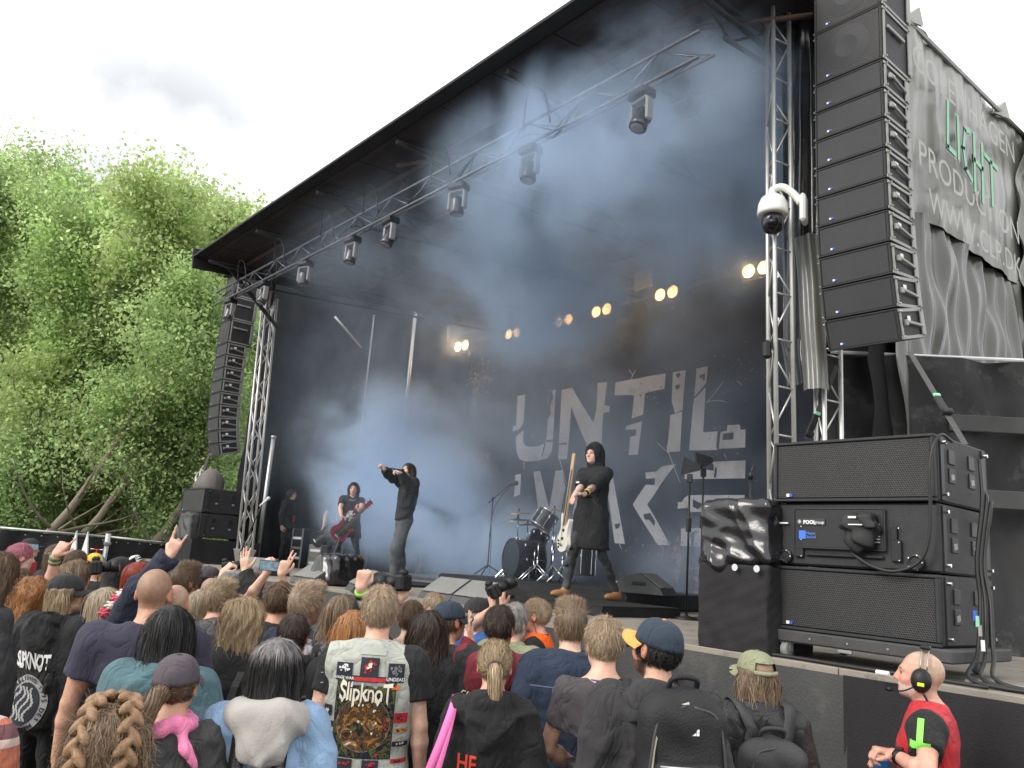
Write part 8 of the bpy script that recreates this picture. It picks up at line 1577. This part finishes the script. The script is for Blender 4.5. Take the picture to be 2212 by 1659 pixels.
# guitarist
yg = face_yaw(757, 1042, 176)
person(757, 1044, 14.5, yg, 'guitarist with wet black hair in a black printed T-shirt and torn black jeans', 'mid', 'black', 'fair', 'black', 'tee', head=(10, -4), w=1.1, loc=atD(742, 1243, 14.5), H=1.66, seed=62, h=.0105, legs='blackjeans', trousers_w=.9, hem=.72, group=BG, length=.04, nst=700, open_front=True, lean=.06,
       stance={-1: (.26, .02, .05), 1: (.24, .06, .03)}, arms={'R': ((.9, -.7, -.3), atD(737, 1127, 14.15), vdir(.4, .9, 0), 'grip', (0, 1, 0), 'world'), 'L': ((-.9, -.7, -.5), atD(772, 1113, 14.1), vdir(-.6, -.7, 0), 'grip', (0, 0, 1), 'world')})
tG = HB['t']; k = HB['k']; rips(tG, k, ((1, .50*k, .05, .03), (1, .38*k, .05, .02), (1, .27*k, .045, .02), (-1, .52*k, .05, .03), (-1, .42*k, .05, .025)), SKIN['fair'])
V = [(x, 0, z) for x, z in blots(0, 0, 1, 1, 1, 1, rg)[0]]
bits('print_lettering', HB['cloth'], [[(-.10, 1.235*k), (.10, 1.235*k), (.10, 1.30*k), (-.10, 1.30*k)]]+[[(-.10+.04*i, 1.215*k-.01*(i % 2)), (-.08+.04*i, 1.235*k), (-.10+.04*i, 1.235*k)] for i in range(5)], M_PRED, .005, (0, -1, 0)); bits('print_picture', HB['cloth'], blots(.0, 1.13*k, .075, .085, 34, .020, rg), M_PRINTW, .006, (0, -1, 0)); bits('print_picture', HB['cloth'], blots(.0, 1.12*k, .06, .07, 14, .012, rg), M_PDARK, .007, (0, -1, 0))
MB().tube([HB['nk']+np.array([.078*math.sin(a), .06+.06*math.cos(a)*.7, -.01-.06*math.cos(a)*.6]) for a in np.linspace(-1.6, 1.6, 14)], .007, 5).build('necklace', M_CHROME, tG, True)
bc = atD(740, 1145, 14.1); hd_ = atD(789, 1098, 14.0); guitar('dark red double horned guitar held low by the guitarist', bc, hd_-bc, -FW, mat('cherry_guitar', (.16, .012, .022), .3, 0, .2, 9, coat=.5), .82, False, True)
tag(MB().tube(catmull([atD(735, 1160, 14.0), atD(722, 1195, 13.9), atD(708, 1225, 13.8), atD(698, 1245, 13.7)], 4), .014, 5).build('strap_end', M_STRAP, None, True), 'loose black strap end hanging from the dark red guitar', 'strap')
# two figures in the smoke
person(714, 1078, 16.2, face_yaw(714, 1078, 150), 'dark haired player half lost in the smoke behind the guitarist', 'short', 'black', 'fair', 'navy', 'tee', w=1.0, loc=np.array([*atD(714, 1230, 16.2)[:2], ZD]), H=1.62, seed=63, h=.012, group=BG, trousers_w=.9, head=(-20, 0), arms={'R': ((.8, -.6, -.4), atD(690, 1165, 15.9), vdir(-.3, .9, 0), 'grip', (0, 1, 0), 'world'), 'L': ((-.8, -.6, -.6), atD(712, 1150, 15.9), vdir(-.8, .1, 0), 'grip', (0, 0, 1), 'world')})
rips(HB['t'], HB['k'], ((1, .5*HB['k'], .05, .03), (-1, .5*HB['k'], .05, .03)), SKIN['fair'])
bc = atD(694, 1160, 15.7); guitar('dark guitar of the player lost in the smoke', bc, RT*.7+UP*.4, -FW, mat('black_guitar', (.02, .02, .022), .3), .8)
person(607, 1087, 17.0, face_yaw(607, 1087, 120), 'technician with a pass standing in the dark at the left stage wall', 'mid', 'darkbrown', 'fair', 'black', 'hoodie', w=1.0, loc=np.array([*atD(607, 1240, 17.0)[:2], ZD]), H=1.62, seed=64, h=.0125, group='crew on stage', length=.18)
MB().box(surf([(0, 0, 1.1*HB['k'])], (0, -1, 0), .5, .006)[0], (.09, .006, .13), .002).build('pass', mat('red_pass', (.4, .05, .05), .6), HB['t'])
tattoo(ARM_T, [], 1)
# ================================================================== stage smoke
def smoke(name, lo, hi, dens, sc, seed, center, radius, lab, col=(.58, .74, 1.0), thr=.48, soft=.22, stretch=(1, 1, 1)):
    c = (np.array(lo)+np.array(hi))/2; o = MB().box((0, 0, 0), np.array(hi)-np.array(lo)).build(name, None, None, False, c); tag(o, lab, 'smoke', kind='stuff')
    m = bpy.data.materials.new(name); m.use_nodes = True; nt = m.node_tree; nt.nodes.clear(); N = nt.nodes.new; L = nt.links.new
    out = N('ShaderNodeOutputMaterial'); pv = N('ShaderNodeVolumePrincipled'); pv.inputs['Color'].default_value = (*col, 1); pv.inputs['Anisotropy'].default_value = .2; L(pv.outputs[0], out.inputs['Volume'])
    tc = N('ShaderNodeTexCoord'); mp = N('ShaderNodeMapping'); mp.inputs['Location'].default_value = (seed*3.1, seed*1.7, seed); mp.inputs['Scale'].default_value = stretch; L(tc.outputs['Object'], mp.inputs[0])
    nz = N('ShaderNodeTexNoise'); nz.inputs['Scale'].default_value = sc; nz.inputs['Detail'].default_value = 6; nz.inputs['Roughness'].default_value = .58; nz.inputs['Distortion'].default_value = .6; L(mp.outputs[0], nz.inputs['Vector'])
    mr = N('ShaderNodeMapRange'); mr.interpolation_type = 'SMOOTHSTEP'; mr.inputs['From Min'].default_value = thr-soft; mr.inputs['From Max'].default_value = thr+soft; L(nz.outputs['Fac'], mr.inputs['Value'])
    tot = None
    for ce, ra, am in zip(center, radius, [1]*len(center)):
        sb = N('ShaderNodeVectorMath'); sb.operation = 'SUBTRACT'; L(tc.outputs['Object'], sb.inputs[0]); sb.inputs[1].default_value = tuple(np.array(ce[:3])-c)
        dv = N('ShaderNodeVectorMath'); dv.operation = 'DIVIDE'; L(sb.outputs[0], dv.inputs[0]); dv.inputs[1].default_value = ra; ln = N('ShaderNodeVectorMath'); ln.operation = 'LENGTH'; L(dv.outputs[0], ln.inputs[0])
        m2 = N('ShaderNodeMapRange'); m2.interpolation_type = 'SMOOTHSTEP'; m2.inputs['From Min'].default_value = 1.0; m2.inputs['From Max'].default_value = .15; m2.inputs['To Max'].default_value = ce[3]; L(ln.outputs['Value'], m2.inputs['Value'])
        if tot is None: tot = m2.outputs[0]
        else: a = N('ShaderNodeMath'); a.operation = 'ADD'; L(tot, a.inputs[0]); L(m2.outputs[0], a.inputs[1]); tot = a.outputs[0]
    mu = N('ShaderNodeMath'); mu.operation = 'MULTIPLY'; L(mr.outputs[0], mu.inputs[0]); L(tot, mu.inputs[1]); m3 = N('ShaderNodeMath'); m3.operation = 'MULTIPLY'; L(mu.outputs[0], m3.inputs[0]); m3.inputs[1].default_value = dens; L(m3.outputs[0], pv.inputs['Density'])
    o.data.materials.append(m); return o
smoke('stage_smoke', (-16.3, 4.75, 1.5), (-3.6, 11.9, 7.6), 3.0, .8, 2, [(-8.6, 7.8, 6.4, 1.35), (-11.2, 8.2, 6.8, .3), (-5.6, 7.2, 6.6, 1.5), (-13.7, 8.8, 3.0, 3.4), (-14.2, 8.6, 4.0, 1.2), (-11.8, 9.4, 2.2, 1.3), (-7.0, 10.2, 2.0, 1.0), (-6.0, 5.7, 6.7, 1.7), (-10.5, 5.7, 6.6, .15), (-10, 9, 4.8, .08), (-7.6, 11.2, 7.2, 2.0), (-15.5, 11.2, 7.1, .8)],
      [(3.2, 2.8, 1.8), (2.6, 2.2, 1.4), (2.5, 2.8, 1.9), (2.3, 2.0, 1.5), (2.2, 2.2, 1.8), (2.8, 2.0, 1.1), (2.2, 1.6, 1.1), (2.8, 1.7, 1.5), (3.4, 1.5, 1.0), (8, 5, 5), (.8, .7, .7), (1.0, .7, .7)], 'bluish stage smoke drifting under the roof and round the band', col=(.68, .82, 1.0), thr=.52, soft=.15)  # blue of the skylight put into the scatter colour; the smoke itself is whitish
